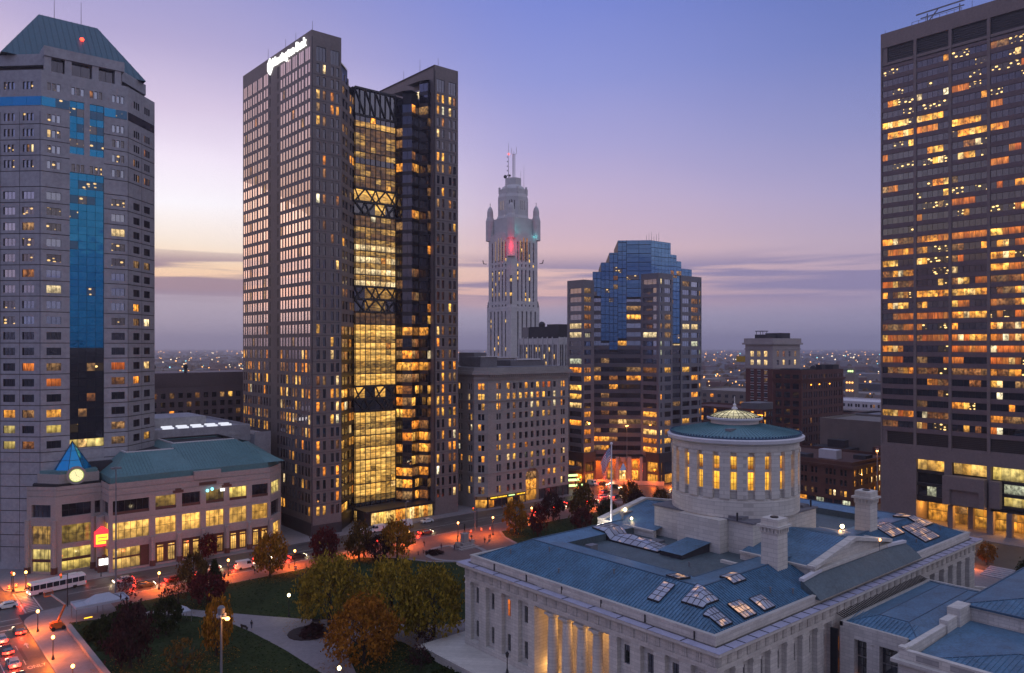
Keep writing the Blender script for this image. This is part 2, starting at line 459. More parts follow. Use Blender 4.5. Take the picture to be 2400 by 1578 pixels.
lit('atrium_bright', ATR, 1.0, sc=0.5, contrast=0.7, floor=0.5, rv=0.25, hz=0.3, zst=1.2)
lit('atrium_mid', ATR, 0.45, sc=0.5, contrast=1.0, rv=0.3, hz=0.35, zst=1.3)
lit('atrium_low', [(0, (1, 0.42, 0.1)), (1, (1, 0.5, 0.16))], 0.11, sc=0.4, contrast=1.1, rv=0.3, hz=0.35, zst=1.0)
dots('ceiling_dots')
dots('sky_dots', 1.1, (0.02, 0.03, 0.05), (0.72, 0.78, 0.95))
dots('cyan_dots', 1.1, (0.0, 0.07, 0.16), (0.10, 0.42, 0.72))
def skyglass(name, bias):  # room light from below painted as warm glow patches
    m, nt, out = newmat(name)
    n1 = N(nt, 'ShaderNodeTexNoise', {'Vector': P3(nt), 'Scale': 0.55, 'Detail': 3.0})
    st = N(nt, 'ShaderNodeMapRange', {0: n1.outputs[0], 1: bias, 2: bias + 0.16, 3: 0.0, 4: 0.75}).outputs[0]
    p = N(nt, 'ShaderNodeBsdfPrincipled', {'Base Color': (0.30, 0.32, 0.37, 1), 'Roughness': 0.12, 'Specular IOR Level': 0.8, 'Emission Color': (1, 0.5, 0.16, 1), 'Emission Strength': st})
    nt.links.new(p.outputs[0], out.inputs[0])
    m.cycles.emission_sampling = 'NONE'
skyglass('skylight_dim', 0.60)
skyglass('skylight_warm', 0.50)
lit('dome_glow', [(0, (1, 0.85, 0.42)), (1, (1, 0.88, 0.5))], 0.85, sc=0.4, contrast=0.3, floor=0.7, sample=True)
# lamps
glow('sodium_globe', (1.0, 0.40, 0.10), 9.0)
glow('park_globe', (1.0, 0.80, 0.42), 9.0)
glow('white_glow', (1.0, 0.98, 0.95), 1.6)
glow('clock_glow', (1.0, 0.88, 0.45), 1.0)
glow('clock_rim', (0.45, 0.60, 0.10), 0.7)
glow('neon_red', (1.0, 0.02, 0.03), 3.0, True)
glow('neon_yellow', (1.0, 0.55, 0.03), 2.2)
glow('tail_red', (1.0, 0.03, 0.02), 7.0)
glow('head_white', (1.0, 0.80, 0.50), 8.0)
glow('amber', (1.0, 0.35, 0.03), 5.0)
glow('beacon_red', (1.0, 0.04, 0.02), 6.0)
glow('green_signal', (0.1, 1.0, 0.45), 3.0)
glow('panel_white', (1.0, 0.97, 0.9), 2.4, True)
glow('strip_white', (0.85, 0.88, 1.0), 0.9)
glow('far_orange', (1.0, 0.45, 0.13), 2.2)
glow('far_white', (1.0, 0.78, 0.5), 2.2)
glow('far_cyan', (0.3, 0.9, 1.0), 1.8)
glow('garage_green', (0.65, 1.0, 0.35), 1.8)
# leaves
leaf('leaf_olive', (0.11, 0.088, 0.013), (0.40, 0.27, 0.034))
leaf('leaf_gold', (0.15, 0.075, 0.009), (0.48, 0.21, 0.024))
leaf('leaf_orange', (0.15, 0.058, 0.009), (0.40, 0.165, 0.024))
leaf('leaf_red', (0.056, 0.011, 0.013), (0.152, 0.026, 0.026))
leaf('leaf_purple', (0.028, 0.014, 0.015), (0.070, 0.031, 0.031))
leaf('leaf_green', (0.013, 0.023, 0.009), (0.039, 0.052, 0.016))
leaf('leaf_brown', (0.06, 0.036, 0.012), (0.17, 0.095, 0.024))

# ------------------------------------------------------------------ object helpers
WL = {}                                   # world position of every parent empty


def tag(o, label=None, cat=None, group=None, kind=None):
    if label: o['label'] = label
    if cat: o['category'] = cat
    if group: o['group'] = group
    if kind: o['kind'] = kind
    return o


def empty(name, loc, label, cat, group=None):
    o = bpy.data.objects.new(name, None)
    C.objects.link(o)
    o.location = loc
    o.empty_display_size = 1
    WL[o.name] = Vector(loc)
    return tag(o, label, cat, group)


class MB:
    def __init__(s):
        s.v, s.f, s.m = [], [], []

    def q(s, pts, m=0):
        n = len(s.v)
        s.v += [tuple(p) for p in pts]
        s.f.append(tuple(range(n, n + len(pts))))
        s.m.append(m)

    def hexa(s, b, t, m=0, bottom=True):
        n = len(s.v)
        s.v += [tuple(p) for p in b] + [tuple(p) for p in t]
        k = len(b)
        fs = [(n + i, n + (i + 1) % k, n + k + (i + 1) % k, n + k + i) for i in range(k)]
        fs.append(tuple(n + k + i for i in range(k)))
        if bottom:
            fs.append(tuple(n + i for i in reversed(range(k))))
        s.f += fs
        s.m += [m] * len(fs)

    def box(s, x0, y0, z0, x1, y1, z1, m=0):
        s.hexa([(x0, y0, z0), (x1, y0, z0), (x1, y1, z0), (x0, y1, z0)],
               [(x0, y0, z1), (x1, y0, z1), (x1, y1, z1), (x0, y1, z1)], m)

    def prism(s, pts, z0, z1, m=0, bottom=True):
        s.hexa([(p[0], p[1], z0) for p in pts], [(p[0], p[1], z1) for p in pts], m, bottom)

    def tube(s, p0, p1, r0, r1=None, n=8, m=0):
        r1 = r0 if r1 is None else r1
        p0, p1 = Vector(p0), Vector(p1)
        d = (p1 - p0).normalized()
        a = d.orthogonal().normalized()
        b = d.cross(a)
        ring = lambda p, r: [p + (a * math.cos(2 * PI * i / n) + b * math.sin(2 * PI * i / n)) * r for i in range(n)]
        s.hexa(ring(p0, r0), ring(p1, max(r1, 1e-3)), m)

    def lathe(s, cx, cy, prof, n=48, m=0, ms=None):
        base = len(s.v)
        for r, z in prof:
            for i in range(n):
                a = 2 * PI * i / n
                s.v.append((cx + r * math.cos(a), cy + r * math.sin(a), z))
        for j in range(len(prof) - 1):
            for i in range(n):
                k = (i + 1) % n
                s.f.append((base + j * n + i, base + j * n + k, base + (j + 1) * n + k, base + (j + 1) * n + i))
                s.m.append(ms[j] if ms else m)

    def ball(s, c, r, m=0, n=8, k=5, sz=1.0):
        prof = [(max(r * math.sin(PI * j / k), 0.002), c[2] - r * sz * math.cos(PI * j / k)) for j in range(k + 1)]
        s.lathe(c[0], c[1], prof, n, m)

    def bar(s, p0, p1, w, h, m=0):
        """square bar between two points"""
        p0, p1 = Vector(p0), Vector(p1)
        d = (p1 - p0).normalized()
        up = Vector((0, 0, 1)) if abs(d.z) < 0.98 else Vector((1, 0, 0))
        a = d.cross(up).normalized() * (w / 2)
        b = a.cross(d).normalized() * (h / 2)
        s.hexa([p0 - a - b, p0 + a - b, p0 + a + b, p0 - a + b], [p1 - a - b, p1 + a - b, p1 + a + b, p1 - a + b], m)

    def mesh(s, name, mats, off=(0, 0, 0)):
        me = bpy.data.meshes.new(name)
        ox, oy, oz = off
        me.from_pydata([(x - ox, y - oy, z - oz) for x, y, z in s.v], [], s.f)
        for m in (mats if isinstance(mats, (list, tuple)) else [mats]):
            me.materials.append(M[m])
        me.polygons.foreach_set('material_index', s.m)
        me.update()
        return me

    def build(s, name, mats, parent=None, label=None, cat=None, group=None, kind=None, smooth=False, loc=None):
        base = WL[parent.name] if parent else Vector(loc or (0, 0, 0))
        me = s.mesh(name, mats, base)
        if smooth:
            me.polygons.foreach_set('use_smooth', [True] * len(me.polygons))
        o = bpy.data.objects.new(name, me)
        C.objects.link(o)
        if parent:
            o.parent = parent
            WL[o.name] = base.copy()
        else:
            o.location = base
            WL[o.name] = base.copy()
        return tag(o, label, cat, group, kind)


class Face:
    """a vertical wall plane: u runs left to right seen from outside, w runs inwards"""
    def __init__(s, p, q):
        s.p, s.q = Vector(p[:2]), Vector(q[:2])
        s.L = (s.q - s.p).length
        s.e = (s.q - s.p) / s.L
        s.n = Vector((s.e.y, -s.e.x))
        s.ang = math.atan2(s.e.y, s.e.x)

    def at(s, u, w, z):
        return (s.p.x + s.e.x * u - s.n.x * w, s.p.y + s.e.y * u - s.n.y * w, z)

    def box(s, mb, u0, u1, w0, w1, z0, z1, m=0):
        mb.hexa([s.at(u0, w0, z0), s.at(u1, w0, z0), s.at(u1, w1, z0), s.at(u0, w1, z0)],
                [s.at(u0, w0, z1), s.at(u1, w0, z1), s.at(u1, w1, z1), s.at(u0, w1, z1)], m)


def wall(mb, F, z0, z1, cols, rows, depth=0.3, m=0, skip=None, grooves=(), u0=0.0, u1=None, mr=None):
    """wall plane with real openings: cols = [(u0,u1)], rows = [(z0,z1)]; returns the list of openings"""
    u1 = F.L if u1 is None else u1
    mr = m if mr is None else mr
    zz = sorted(set([z0, z1] + [z for r in rows for z in r] + [z for g in grooves for z in g]))
    uu = sorted(set([u0, u1] + [u for c in cols for u in c]))
    rowset = {(round(a, 4), round(b, 4)) for a, b in rows}
    colset = {(round(a, 4), round(b, 4)) for a, b in cols}
    grset = {(round(a, 4), round(b, 4)) for a, b in grooves}
    cells = []
    for j in range(len(zz) - 1):
        a, b = zz[j], zz[j + 1]
        if a < z0 - 1e-6 or b > z1 + 1e-6:
            continue
        key = (round(a, 4), round(b, 4))
        if key in grset:
            g = 0.14
            mb.q([F.at(u0, g, a), F.at(u1, g, a), F.at(u1, g, b), F.at(u0, g, b)], mr)
            mb.q([F.at(u0, 0, a), F.at(u1, 0, a), F.at(u1, g, a), F.at(u0, g, a)], mr)
            mb.q([F.at(u0, g, b), F.at(u1, g, b), F.at(u1, 0, b), F.at(u0, 0, b)], mr)
            continue
        if key not in rowset:
            mb.q([F.at(u0, 0, a), F.at(u1, 0, a), F.at(u1, 0, b), F.at(u0, 0, b)], m)
            continue
        run = u0
        for i in range(len(uu) - 1):
            c, d = uu[i], uu[i + 1]
            hole = (round(c, 4), round(d, 4)) in colset and not (skip and skip(c, a))
            if not hole:
                continue
            if c > run + 1e-6:
                mb.q([F.at(run, 0, a), F.at(c, 0, a), F.at(c, 0, b), F.at(run, 0, b)], m)
            run = d
            t = depth
            mb.q([F.at(c, 0, a), F.at(d, 0, a), F.at(d, t, a), F.at(c, t, a)], mr)
            mb.q([F.at(c, t, b), F.at(d, t, b), F.at(d, 0, b), F.at(c, 0, b)], mr)
            mb.q([F.at(c, 0, a), F.at(c, t, a), F.at(c, t, b), F.at(c, 0, b)], mr)
            mb.q([F.at(d, t, a), F.at(d, 0, a), F.at(d, 0, b), F.at(d, t, b)], mr)
            cells.append((c, d, a, b))
        if run < u1 - 1e-6:
            mb.q([F.at(run, 0, a), F.at(u1, 0, a), F.at(u1, 0, b), F.at(run, 0, b)], m)
    return cells


PANE = {}


def pane_mb(w, h, nx, nz, bar=0.09):
    mb = MB()
    mb.box(0, 0, 0, w, 0.1, h, 0)
    for i in range(1, nx):
        x = w * i / nx
        mb.box(x - bar / 2, -0.05, 0.002, x + bar / 2, -0.002, h - 0.002, 1)
    for k in range(1, nz):
        z = h * k / nz
        for i in range(nx):
            xa = w * i / nx + (bar / 2 if i else 0.002)
            xb = w * (i + 1) / nx - (bar / 2 if i < nx - 1 else 0.002)
            mb.box(xa, -0.04, z - bar / 2, xb, -0.002, z + bar / 2, 1)
    return mb


class Wins:
    """collects the windows of one thing; the 300 that show largest become objects, the rest one joined part"""
    def __init__(s, parent, name='window', frame='steel_dark', limit=300):
        s.p, s.name, s.frame, s.limit, s.l = parent, name, frame, limit, []

    def add(s, F, u0, u1, z0, z1, mat, w=0.3, nx=1, nz=1, bar=0.09):
        c = Vector(F.at((u0 + u1) / 2, w, (z0 + z1) / 2))
        d = c - Vector((0, 0, CAMZ))
        fac = -(F.n.x * d.x + F.n.y * d.y)
        cx = d.x * math.cos(YAW) - d.y * math.sin(YAW)
        cf = d.x * math.sin(YAW) + d.y * math.cos(YAW)
        vis = fac > 0 and cf > 0 and abs(cx / cf) < 0.665
        sc = (u1 - u0) * (z1 - z0) * max(fac, 0) / d.length ** 3 if vis else -1
        s.l.append((sc, F, u0, u1, z0, z1, mat, w, nx, nz, bar))

    def finish(s):
        s.l.sort(key=lambda t: -t[0])
        base = WL[s.p.name]
        rest = [t for t in s.l[s.limit:]]
        for sc, F, u0, u1, z0, z1, mat, w, nx, nz, bar in s.l[:s.limit]:
            wd, ht = round(u1 - u0, 2), round(z1 - z0, 2)
            key = (wd, ht, mat, nx, nz, s.frame, bar)
            if key not in PANE:
                PANE[key] = pane_mb(u1 - u0, z1 - z0, nx, nz, bar).mesh(s.name, [mat, s.frame])
            o = bpy.data.objects.new(s.name, PANE[key])
            o.parent = s.p
            o.location = Vector(F.at(u0, w, z0)) - base
            o.rotation_euler = (0, 0, F.ang)
            C.objects.link(o)
        if rest:
            mats, mb = [], MB()
            for sc, F, u0, u1, z0, z1, mat, w, nx, nz, bar in rest:
                if mat not in mats:
                    mats.append(mat)
                i = mats.index(mat)
                a, b, c, d = F.at(u0, w, z0), F.at(u1, w, z0), F.at(u1, w, z1), F.at(u0, w, z1)
                mb.q([a, b, c, d], i)
                if nx > 1 and s.frame not in mats:
                    mats.append(s.frame)
                for k in range(1, nx):
                    x = u0 + (u1 - u0) * k / nx
                    F.box(mb, x - 0.04, x + 0.04, w - 0.05, w - 0.004, z0 + 0.01, z1 - 0.01, mats.index(s.frame))
            mb.build(s.name, mats, s.p, kind='stuff')


def pick(table, r=None):
    x = (r or R).random()
    for p, v in table:
        if x < p:
            return v
        x -= p
    return table[-1][1]


def inset(poly, d):
    """true polygon offset, d metres inwards (counter-clockwise outline)"""
    n = len(poly)
    out = []
    for i in range(n):
        p0, p1, p2 = (Vector(poly[(i + k) % n][:2]) for k in (-1, 0, 1))
        a, b = (p1 - p0).normalized(), (p2 - p1).normalized()
        na, nb = Vector((-a.y, a.x)), Vector((-b.y, b.x))
        k = 1 + na.dot(nb)
        out.append(p1 + (na + nb) * (d / max(k, 0.25)))
    return out


def core(mb, poly, z0, z1, d=0.7, m=0):
    """closed inner body so that no wall is see-through, plus the roof slab"""
    mb.prism([(p.x, p.y) for p in inset(poly, d)], z0, z1, m)


def roofcap(mb, poly, z, m=0, drop=0.9, lip=0.5):
    """flat roof with a parapet lip"""
    ins = inset(poly, lip)
    k = len(poly)
    for i in range(k):
        a, b = poly[i], poly[(i + 1) % k]
        ia, ib = ins[i], ins[(i + 1) % k]
        mb.q([(a[0], a[1], z), (b[0], b[1], z), (ib.x, ib.y, z), (ia.x, ia.y, z)], m)
        mb.q([(ia.x, ia.y, z), (ib.x, ib.y, z), (ib.x, ib.y, z - drop), (ia.x, ia.y, z - drop)], m)
    mb.q([(p.x, p.y, z - drop) for p in ins], m)


def antennas(parent, pts, name='antenna'):
    for x, y, z, h in pts:
        a = MB()
        a.tube((x, y, z - 0.2), (x, y, z + h), 0.09, 0.05, 5)
        a.build(name, 'steel_grey', parent)

# ================================================================== THE SETTING
def sheet(name, polys, z, mat, kind='structure', thick=0.0):
    mb = MB()
    for p in polys:
        if thick:
            mb.prism(p, z - thick, z)
        else:
            mb.q([(x, y, z) for x, y in p])
    return mb.build(name, mat, kind=kind)


def rect(x0, y0, x1, y1):
    return [(x0, y0), (x1, y0), (x1, y1), (x0, y1)]


g = MB()
g.q([(14000 * math.cos(2 * PI * i / 48), 14000 * math.sin(2 * PI * i / 48), -0.03) for i in range(48)])
g.build('ground', 'city_ground', kind='structure')
sheet('main_street', [rect(-120, 200, 700, 218.4)], 0.0, 'asphalt')
sheet('side_street', [rect(6, -60, 28.7, 199.99), rect(6, 218.41, 28.7, 420)], 0.0, 'asphalt')
sheet('broad_street', [rect(227, -200, 262, 199.99), rect(227, 218.41, 262, 700)], 0.0, 'asphalt')


# pavements are real slabs, 13 cm above the road, with rounded corners at the junctions
def rrect(x0, y0, x1, y1, r, corners):
    """corners: set of 'sw','se','ne','nw' (x low/high, y low/high) to round"""
    pts = []
    for key, cx, cy, a0 in (('ll', x0 + r, y0 + r, PI), ('hl', x1 - r, y0 + r, 1.5 * PI), ('hh', x1 - r, y1 - r, 0), ('lh', x0 + r, y1 - r, 0.5 * PI)):
        if key in corners:
            pts += [(cx + r * math.cos(a0 + i * PI / 12), cy + r * math.sin(a0 + i * PI / 12)) for i in range(7)]
        else:
            pts.append({'ll': (x0, y0), 'hl': (x1, y0), 'hh': (x1, y1), 'lh': (x0, y1)}[key])
    return pts


sheet('capitol_pavement', [rrect(28.7, -40, 227, 200, 7, {'lh', 'hh'})], 0.13, 'paving', thick=0.2)
sheet('west_pavement', [rrect(28.7, 218.4, 227, 330, 5, {'ll', 'hl'})], 0.13, 'paving', thick=0.2)
sheet('north_pavement', [rrect(262, 218.4, 420, 420, 5, {'ll'})], 0.13, 'paving', thick=0.2)
sheet('north_east_pavement', [rrect(262, -120, 420, 200, 5, {'lh'})], 0.13, 'paving', thick=0.2)
sheet('south_west_pavement', [rect(-80, 218.4, 6, 330)], 0.13, 'paving', thick=0.2)
sheet('brick_walk', [rect(46, 192.4, 109, 199.6), [(109, 192.4), (117, 186.5), (122, 176), (128.5, 170), (150, 170), (152, 178), (154.5, 185.5), (158, 191), (220, 191), (220, 199.6), (109, 199.6)]], 0.136, 'paving_brick')
# kerbs
kb = MB()
kb.box(36, 199.7, 0.02, 220, 200.03, 0.15)
kb.box(28.67, -40, 0.02, 29.0, 193, 0.15)
kb.box(34, 218.37, 0.02, 221, 218.7, 0.15)
kb.build('kerb', 'kerb', kind='structure')
# painted markings
mk = MB()
def mq(x0, y0, x1, y1): mk.q([(x0, y0, 0.006), (x1, y0, 0.006), (x1, y1, 0.006), (x0, y1, 0.006)])
for x in range(44, 222, 9):
    mq(x, 206.2, x + 3, 206.35); mq(x, 212.2, x + 3, 212.35)
mq(40, 209.15, 222, 209.3); mq(40, 209.5, 222, 209.65)
for y in range(60, 184, 9):
    mq(17.6, y, 17.75, y + 3); mq(25.2, y, 25.35, y + 3)
mq(21.6, 40, 21.75, 190)
mq(6.5, 190.8, 28.4, 191.3)
for x0 in (30.0, 33.2): mq(x0, 200.6, x0 + 0.3, 218)
for y0 in (194.0, 197.6): mq(6.5, y0, 28.4, y0 + 0.3)
for x0 in (221.5, 225.2): mq(x0, 200.6, x0 + 0.3, 218)
for x in (230, 236, 242, 248, 254, 259): mq(x, 100, x + 0.15, 195)
# lane arrow
mk.q([(26.9, 177.0, 0.006), (27.1, 177.0, 0.006), (27.1, 179.2, 0.006), (26.9, 179.2, 0.006)])
mk.q([(26.5, 179.2, 0.0061), (27.5, 179.2, 0.0061), (27.0, 180.6, 0.0061)])
for y in [201.2 + 1.3 * k for k in range(13)]: mq(30.6, y, 33.0, y + 0.6); mq(222.4, y, 224.8, y + 0.6)
mk.build('lane_marking', 'road_paint', kind='structure')
# concrete patch in the junction
sheet('junction_slab', [rect(14, 196.0, 28.2, 209.0)], 0.003, 'asphalt_patch')

pt = MB()
pr_ = random.Random(8)
for _ in range(34):
    x, y, w, h = pr_.uniform(34, 215), pr_.uniform(200.6, 216), pr_.uniform(1.2, 9), pr_.uniform(0.5, 2.2)
    pt.q([(x, y, 0.003), (x + w, y, 0.003), (x + w, y + h, 0.003), (x, y + h, 0.003)])
    x, y = pr_.uniform(8, 26), pr_.uniform(120, 186)
    pt.q([(x, y, 0.003), (x + h, y, 0.003), (x + h, y + w, 0.003), (x, y + w, 0.003)])
pt.build('road_patch', 'asphalt_dark', kind='structure')
# lawns
GL = 0.19
lawnA = [(46, 192), (109, 192), (116, 185), (121, 175.4), (128, 169.5), (127, 136), (97, 134), (89, 141), (83, 149), (75, 157), (68, 166), (64.2, 171.2), (58, 180), (46, 186.5)]
lawnB = [(36, 96), (36, 187), (44.5, 184.5), (52, 180), (57.5, 174), (61.5, 167), (63.3, 157), (64.6, 143), (65, 128), (60, 108), (56, 96)]
lawnC = [(153, 177), (155, 184.3), (158.5, 190.3), (221, 190.3), (221, 132), (151, 132), (150.5, 170)]
lawnD = [(176, 22), (221, 22), (221, 54), (176, 54)]
lawnE = [(69.5, 96), (69.5, 124), (73, 134), (78.5, 139.5), (84, 132), (84, 96)]
for nm, p in (('west_lawn', lawnA), ('south_lawn', lawnB), ('north_lawn', lawnC), ('east_lawn', lawnD), ('terrace_lawn', lawnE)):
    sheet(nm, [p], GL, 'grass', thick=0.1)
bed = MB()
bed.prism([(72 + 4.2 * math.cos(a * PI / 8), 148.4 + 4.0 * math.sin(a * PI / 8)) for a in range(16)], 0.1, 0.34)
bed.build('planting_bed', 'soil', kind='structure')


# real short grass near the path edges reads as tone only at this distance; tufts give the lawn a broken surface
def tufts(name, polys, n, mat):
    mb = MB()
    rr = random.Random(5)
    for poly in polys:
        xs = [p[0] for p in poly]; ys = [p[1] for p in poly]
        k = 0
        while k < n:
            x, y = rr.uniform(min(xs), max(xs)), rr.uniform(min(ys), max(ys))
            ins = False
            j = len(poly) - 1
            for i in range(len(poly)):
                (xi, yi), (xj, yj) = poly[i], poly[j]
                if (yi > y) != (yj > y) and x < (xj - xi) * (y - yi) / (yj - yi) + xi:
                    ins = not ins
                j = i
            k += 1
            if not ins:
                continue
            a = rr.uniform(0, PI)
            s_ = rr.uniform(0.15, 0.4)
            mb.q([(x - s_ * math.cos(a), y - s_ * math.sin(a), GL), (x + s_ * math.cos(a), y + s_ * math.sin(a), GL), (x, y, GL + rr.uniform(0.05, 0.16))])
    mb.build(name, mat, kind='stuff')


tufts('grass', [lawnA, lawnB, lawnC, lawnE], 7000, 'grass')

# low orange-lit wall along the side street
wl = empty('retaining_wall', (35.1, 150, 0), 'low stone wall along the side street pavement below the park trees', 'wall')
mb = MB(); mb.box(34.75, 60, 0.1, 35.45, 183.4, 0.95); mb.build('wall', 'buff_stone', wl)
mb = MB(); mb.box(34.6, 60, 0.952, 35.6, 183.5, 1.1); mb.build('coping', 'kerb', wl)

# ------------------------------------------------------------------ far city
far = MB(); fl = MB()
fr = random.Random(3)
for _ in range(2600):
    d = 520 * (26 ** (fr.random() ** 1.35))
    a = fr.uniform(-0.66, 0.60)
    if d < 900 and abs(a) < 0.06:
        continue
    f_, r_ = d, a * d
    x, y = f_ * math.sin(YAW) + r_ * math.cos(YAW), f_ * math.cos(YAW) - r_ * math.sin(YAW)
    w, l, h = fr.uniform(8, 40), fr.uniform(8, 60), fr.choice((4, 5, 6, 7, 8, 9, 12, 15)) * (1 if d > 900 else 0.9)
    far.box(x - w / 2, y - l / 2, -0.1, x + w / 2, y + l / 2, h, fr.randrange(4))
far.build('distant_city', ['roof_grey', 'roof_dark', 'brick_brown', 'brick_beige'], kind='stuff')
trees_far = MB()
for _ in range(5200):
    d = 560 * (24 ** (fr.random() ** 1.2))
    a = fr.uniform(-0.66, 0.60)
    x, y = d * math.sin(YAW) + a * d * math.cos(YAW), d * math.cos(YAW) - a * d * math.sin(YAW)
    s_ = fr.uniform(3, 8) * (1 + d / 5000)
    h = fr.uniform(7, 13)
    n = len(trees_far.v)
    for k in range(5):
        t = k * 2 * PI / 5 + fr.random()
        trees_far.v.append((x + s_ * math.cos(t), y + s_ * math.sin(t), h * fr.uniform(0.3, 0.6)))
    trees_far.v += [(x, y, h), (x, y, 0)]
    for k in range(5):
        trees_far.f += [(n + k, n + (k + 1) % 5, n + 5), (n + (k + 1) % 5, n + k, n + 6)]
        trees_far.m += [0, 0]
trees_far.build('distant_wood', 'leaf_brown', kind='stuff')
for _ in range(950):
    d = 620 * (13 ** (fr.random() ** 0.9))
    a = fr.uniform(-0.66, 0.60)
    x, y = d * math.sin(YAW) + a * d * math.cos(YAW), d * math.cos(YAW) - a * d * math.sin(YAW)
    rad = (0.32 + 0.00058 * d) * fr.uniform(0.5, 1.25) * (1.5 if fr.random() < 0.12 else 1)
    fl.ball((x, y, fr.uniform(10, 17)), rad, pick([(0.62, 0), (0.33, 1), (0.05, 2)], fr), 6, 4)
# one lit arterial road running to the horizon at the left
for i in range(46):
    t = i / 45
    d = 900 + 900 * t
    a = -0.41 + 0.075 * t + 0.004 * math.sin(i * 1.7)
    x, y = d * math.sin(YAW) + a * d * math.cos(YAW), d * math.cos(YAW) - a * d * math.sin(YAW)
    fl.ball((x, y, 10), 1.0 + 0.8 * fr.random(), 0 if fr.random() < 0.6 else 1, 6, 4)
# red-orange rows of a car park by the right-hand tower
for i in range(70):
    d = fr.uniform(560, 700)
    a = fr.uniform(0.425, 0.475)
    x, y = d * math.sin(YAW) + a * d * math.cos(YAW), d * math.cos(YAW) - a * d * math.sin(YAW)
    fl.ball((x, y, fr.uniform(5, 9)), fr.uniform(0.5, 1.2), 3 if fr.random() < 0.6 else 0, 6, 4)
fl.build('distant_lights', ['far_orange', 'far_white', 'far_cyan', 'tail_red'], kind='stuff')

# ================================================================== GREY TOWER WITH BLUE GLASS STRIP (left)
def grey_tower():
    t = empty('office_tower', (48, 255, 0), 'grey granite office tower with a blue glass strip and sloping dark teal roof', 'building')
    P = [(27, 248.4), (39, 236.4), (60, 236.4), (70.1, 246.5), (70.1, 274), (27, 274)]
    A, B, D = Face(P[0], P[1]), Face(P[1], P[2]), Face(P[2], P[3])
    E_, Fb, Gl = Face(P[3], P[4]), Face(P[4], P[5]), Face(P[5], P[0])
    wl = MB()
    W = Wins(t, 'window')
    ZT = 132.0
    ctr = [127.9] + [119.6 - 4.13 * k for k in range(22)]
    rows = [(z - 1.0, z + 1.0) for z in ctr]
    gr = [(z - 2.02, z - 1.80) for z in ctr] + [(28.3 - 3.2 * k, 28.5 - 3.2 * k) for k in range(8)]
    LA = A.L
    def tri(u0, u1):
        w = (u1 - u0) / 3
        return [(u0 + i * w + 0.16 * w, u0 + (i + 1) * w - 0.16 * w) for i in range(3)]
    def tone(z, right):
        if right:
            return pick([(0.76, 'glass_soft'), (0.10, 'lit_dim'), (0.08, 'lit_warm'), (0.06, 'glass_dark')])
        if z > 62:
            return pick([(0.52, 'glass_office'), (0.42, 'sky_dots'), (0.03, 'lit_pale'), (0.03, 'lit_dim')])
        if z > 44:
            return pick([(0.6, 'glass_dark'), (0.2, 'glass_soft'), (0.12, 'lit_dim'), (0.08, 'lit_orange')])
        return pick([(0.34, 'glass_dark'), (0.28, 'lit_dim'), (0.28, 'lit_green'), (0.1, 'lit_warm')])
    colsA = [(LA - 5.3 - 5.3 * k, LA - 2.0 - 5.3 * k) for k in range(3)]
    colsB = [(1.2, 4.6), (16.9, 20.3)]
    colsD = [(3.0, 6.1), (8.5, 11.6)]
    bandz = (122.6, 124.95)
    hi = [r for r in rows if r[0] > 102.5]
    lo = [r for r in rows if r[0] < 102.5]
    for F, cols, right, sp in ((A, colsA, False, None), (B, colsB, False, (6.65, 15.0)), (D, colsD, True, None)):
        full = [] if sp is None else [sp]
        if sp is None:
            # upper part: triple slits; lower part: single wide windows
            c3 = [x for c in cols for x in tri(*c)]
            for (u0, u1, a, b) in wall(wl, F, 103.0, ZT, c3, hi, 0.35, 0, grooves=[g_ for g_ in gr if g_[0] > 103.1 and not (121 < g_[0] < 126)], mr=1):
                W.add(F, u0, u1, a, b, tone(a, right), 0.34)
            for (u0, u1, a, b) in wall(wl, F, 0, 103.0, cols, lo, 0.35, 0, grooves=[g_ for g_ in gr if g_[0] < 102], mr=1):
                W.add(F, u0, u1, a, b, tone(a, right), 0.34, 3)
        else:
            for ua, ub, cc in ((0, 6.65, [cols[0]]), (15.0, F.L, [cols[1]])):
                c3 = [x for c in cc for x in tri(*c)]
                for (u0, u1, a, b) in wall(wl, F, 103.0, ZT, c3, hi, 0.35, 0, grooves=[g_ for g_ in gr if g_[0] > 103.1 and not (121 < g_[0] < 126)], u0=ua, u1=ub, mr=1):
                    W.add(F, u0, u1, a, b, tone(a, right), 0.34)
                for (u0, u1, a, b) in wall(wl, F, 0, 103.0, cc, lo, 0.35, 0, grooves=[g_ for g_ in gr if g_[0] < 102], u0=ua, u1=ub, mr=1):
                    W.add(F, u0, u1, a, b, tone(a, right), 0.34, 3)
            # between: stone above, at mid and under the glass strip
            c3 = [x for c in ((6.9, 10.3), (11.3, 14.7)) for x in tri(*c)]
            for (u0, u1, a, b) in wall(wl, F, 125.2, ZT, c3, [rows[0]], 0.35, 0, u0=6.65, u1=15.0, mr=1):
                W.add(F, u0, u1, a, b, tone(a, right), 0.34)
            z107 = [r for r in rows if 106 < r[0] < 110]
            for (u0, u1, a, b) in wall(wl, F, 106.0, 111.0, c3, z107, 0.35, 0, u0=6.65, u1=15.0, mr=1):
                W.add(F, u0, u1, a, b, tone(a, right), 0.34)
            wall(wl, F, 0, 31.5, [], [], 0.35, 0, grooves=[g_ for g_ in gr if g_[0] < 31], u0=6.65, u1=15.0)
    # pier between the two upper strips
    B.box(wl, 10.1, 11.5, 0.0, 0.8, 111.0, 125.2)
    wall(wl, E_, 0, ZT, [], [], 0.3); wall(wl, Fb, 0, ZT, [], [], 0.3); wall(wl, Gl, 0, ZT, [], [], 0.3)
    core(wl, P, 0, ZT - 0.9, 0.9)
    roofcap(wl, P, ZT, 0)
    wl.build('wall', ['granite_grey', 'granite_dark'], t)
    W.finish()
    # vertical joints in the stone
    vj = MB()
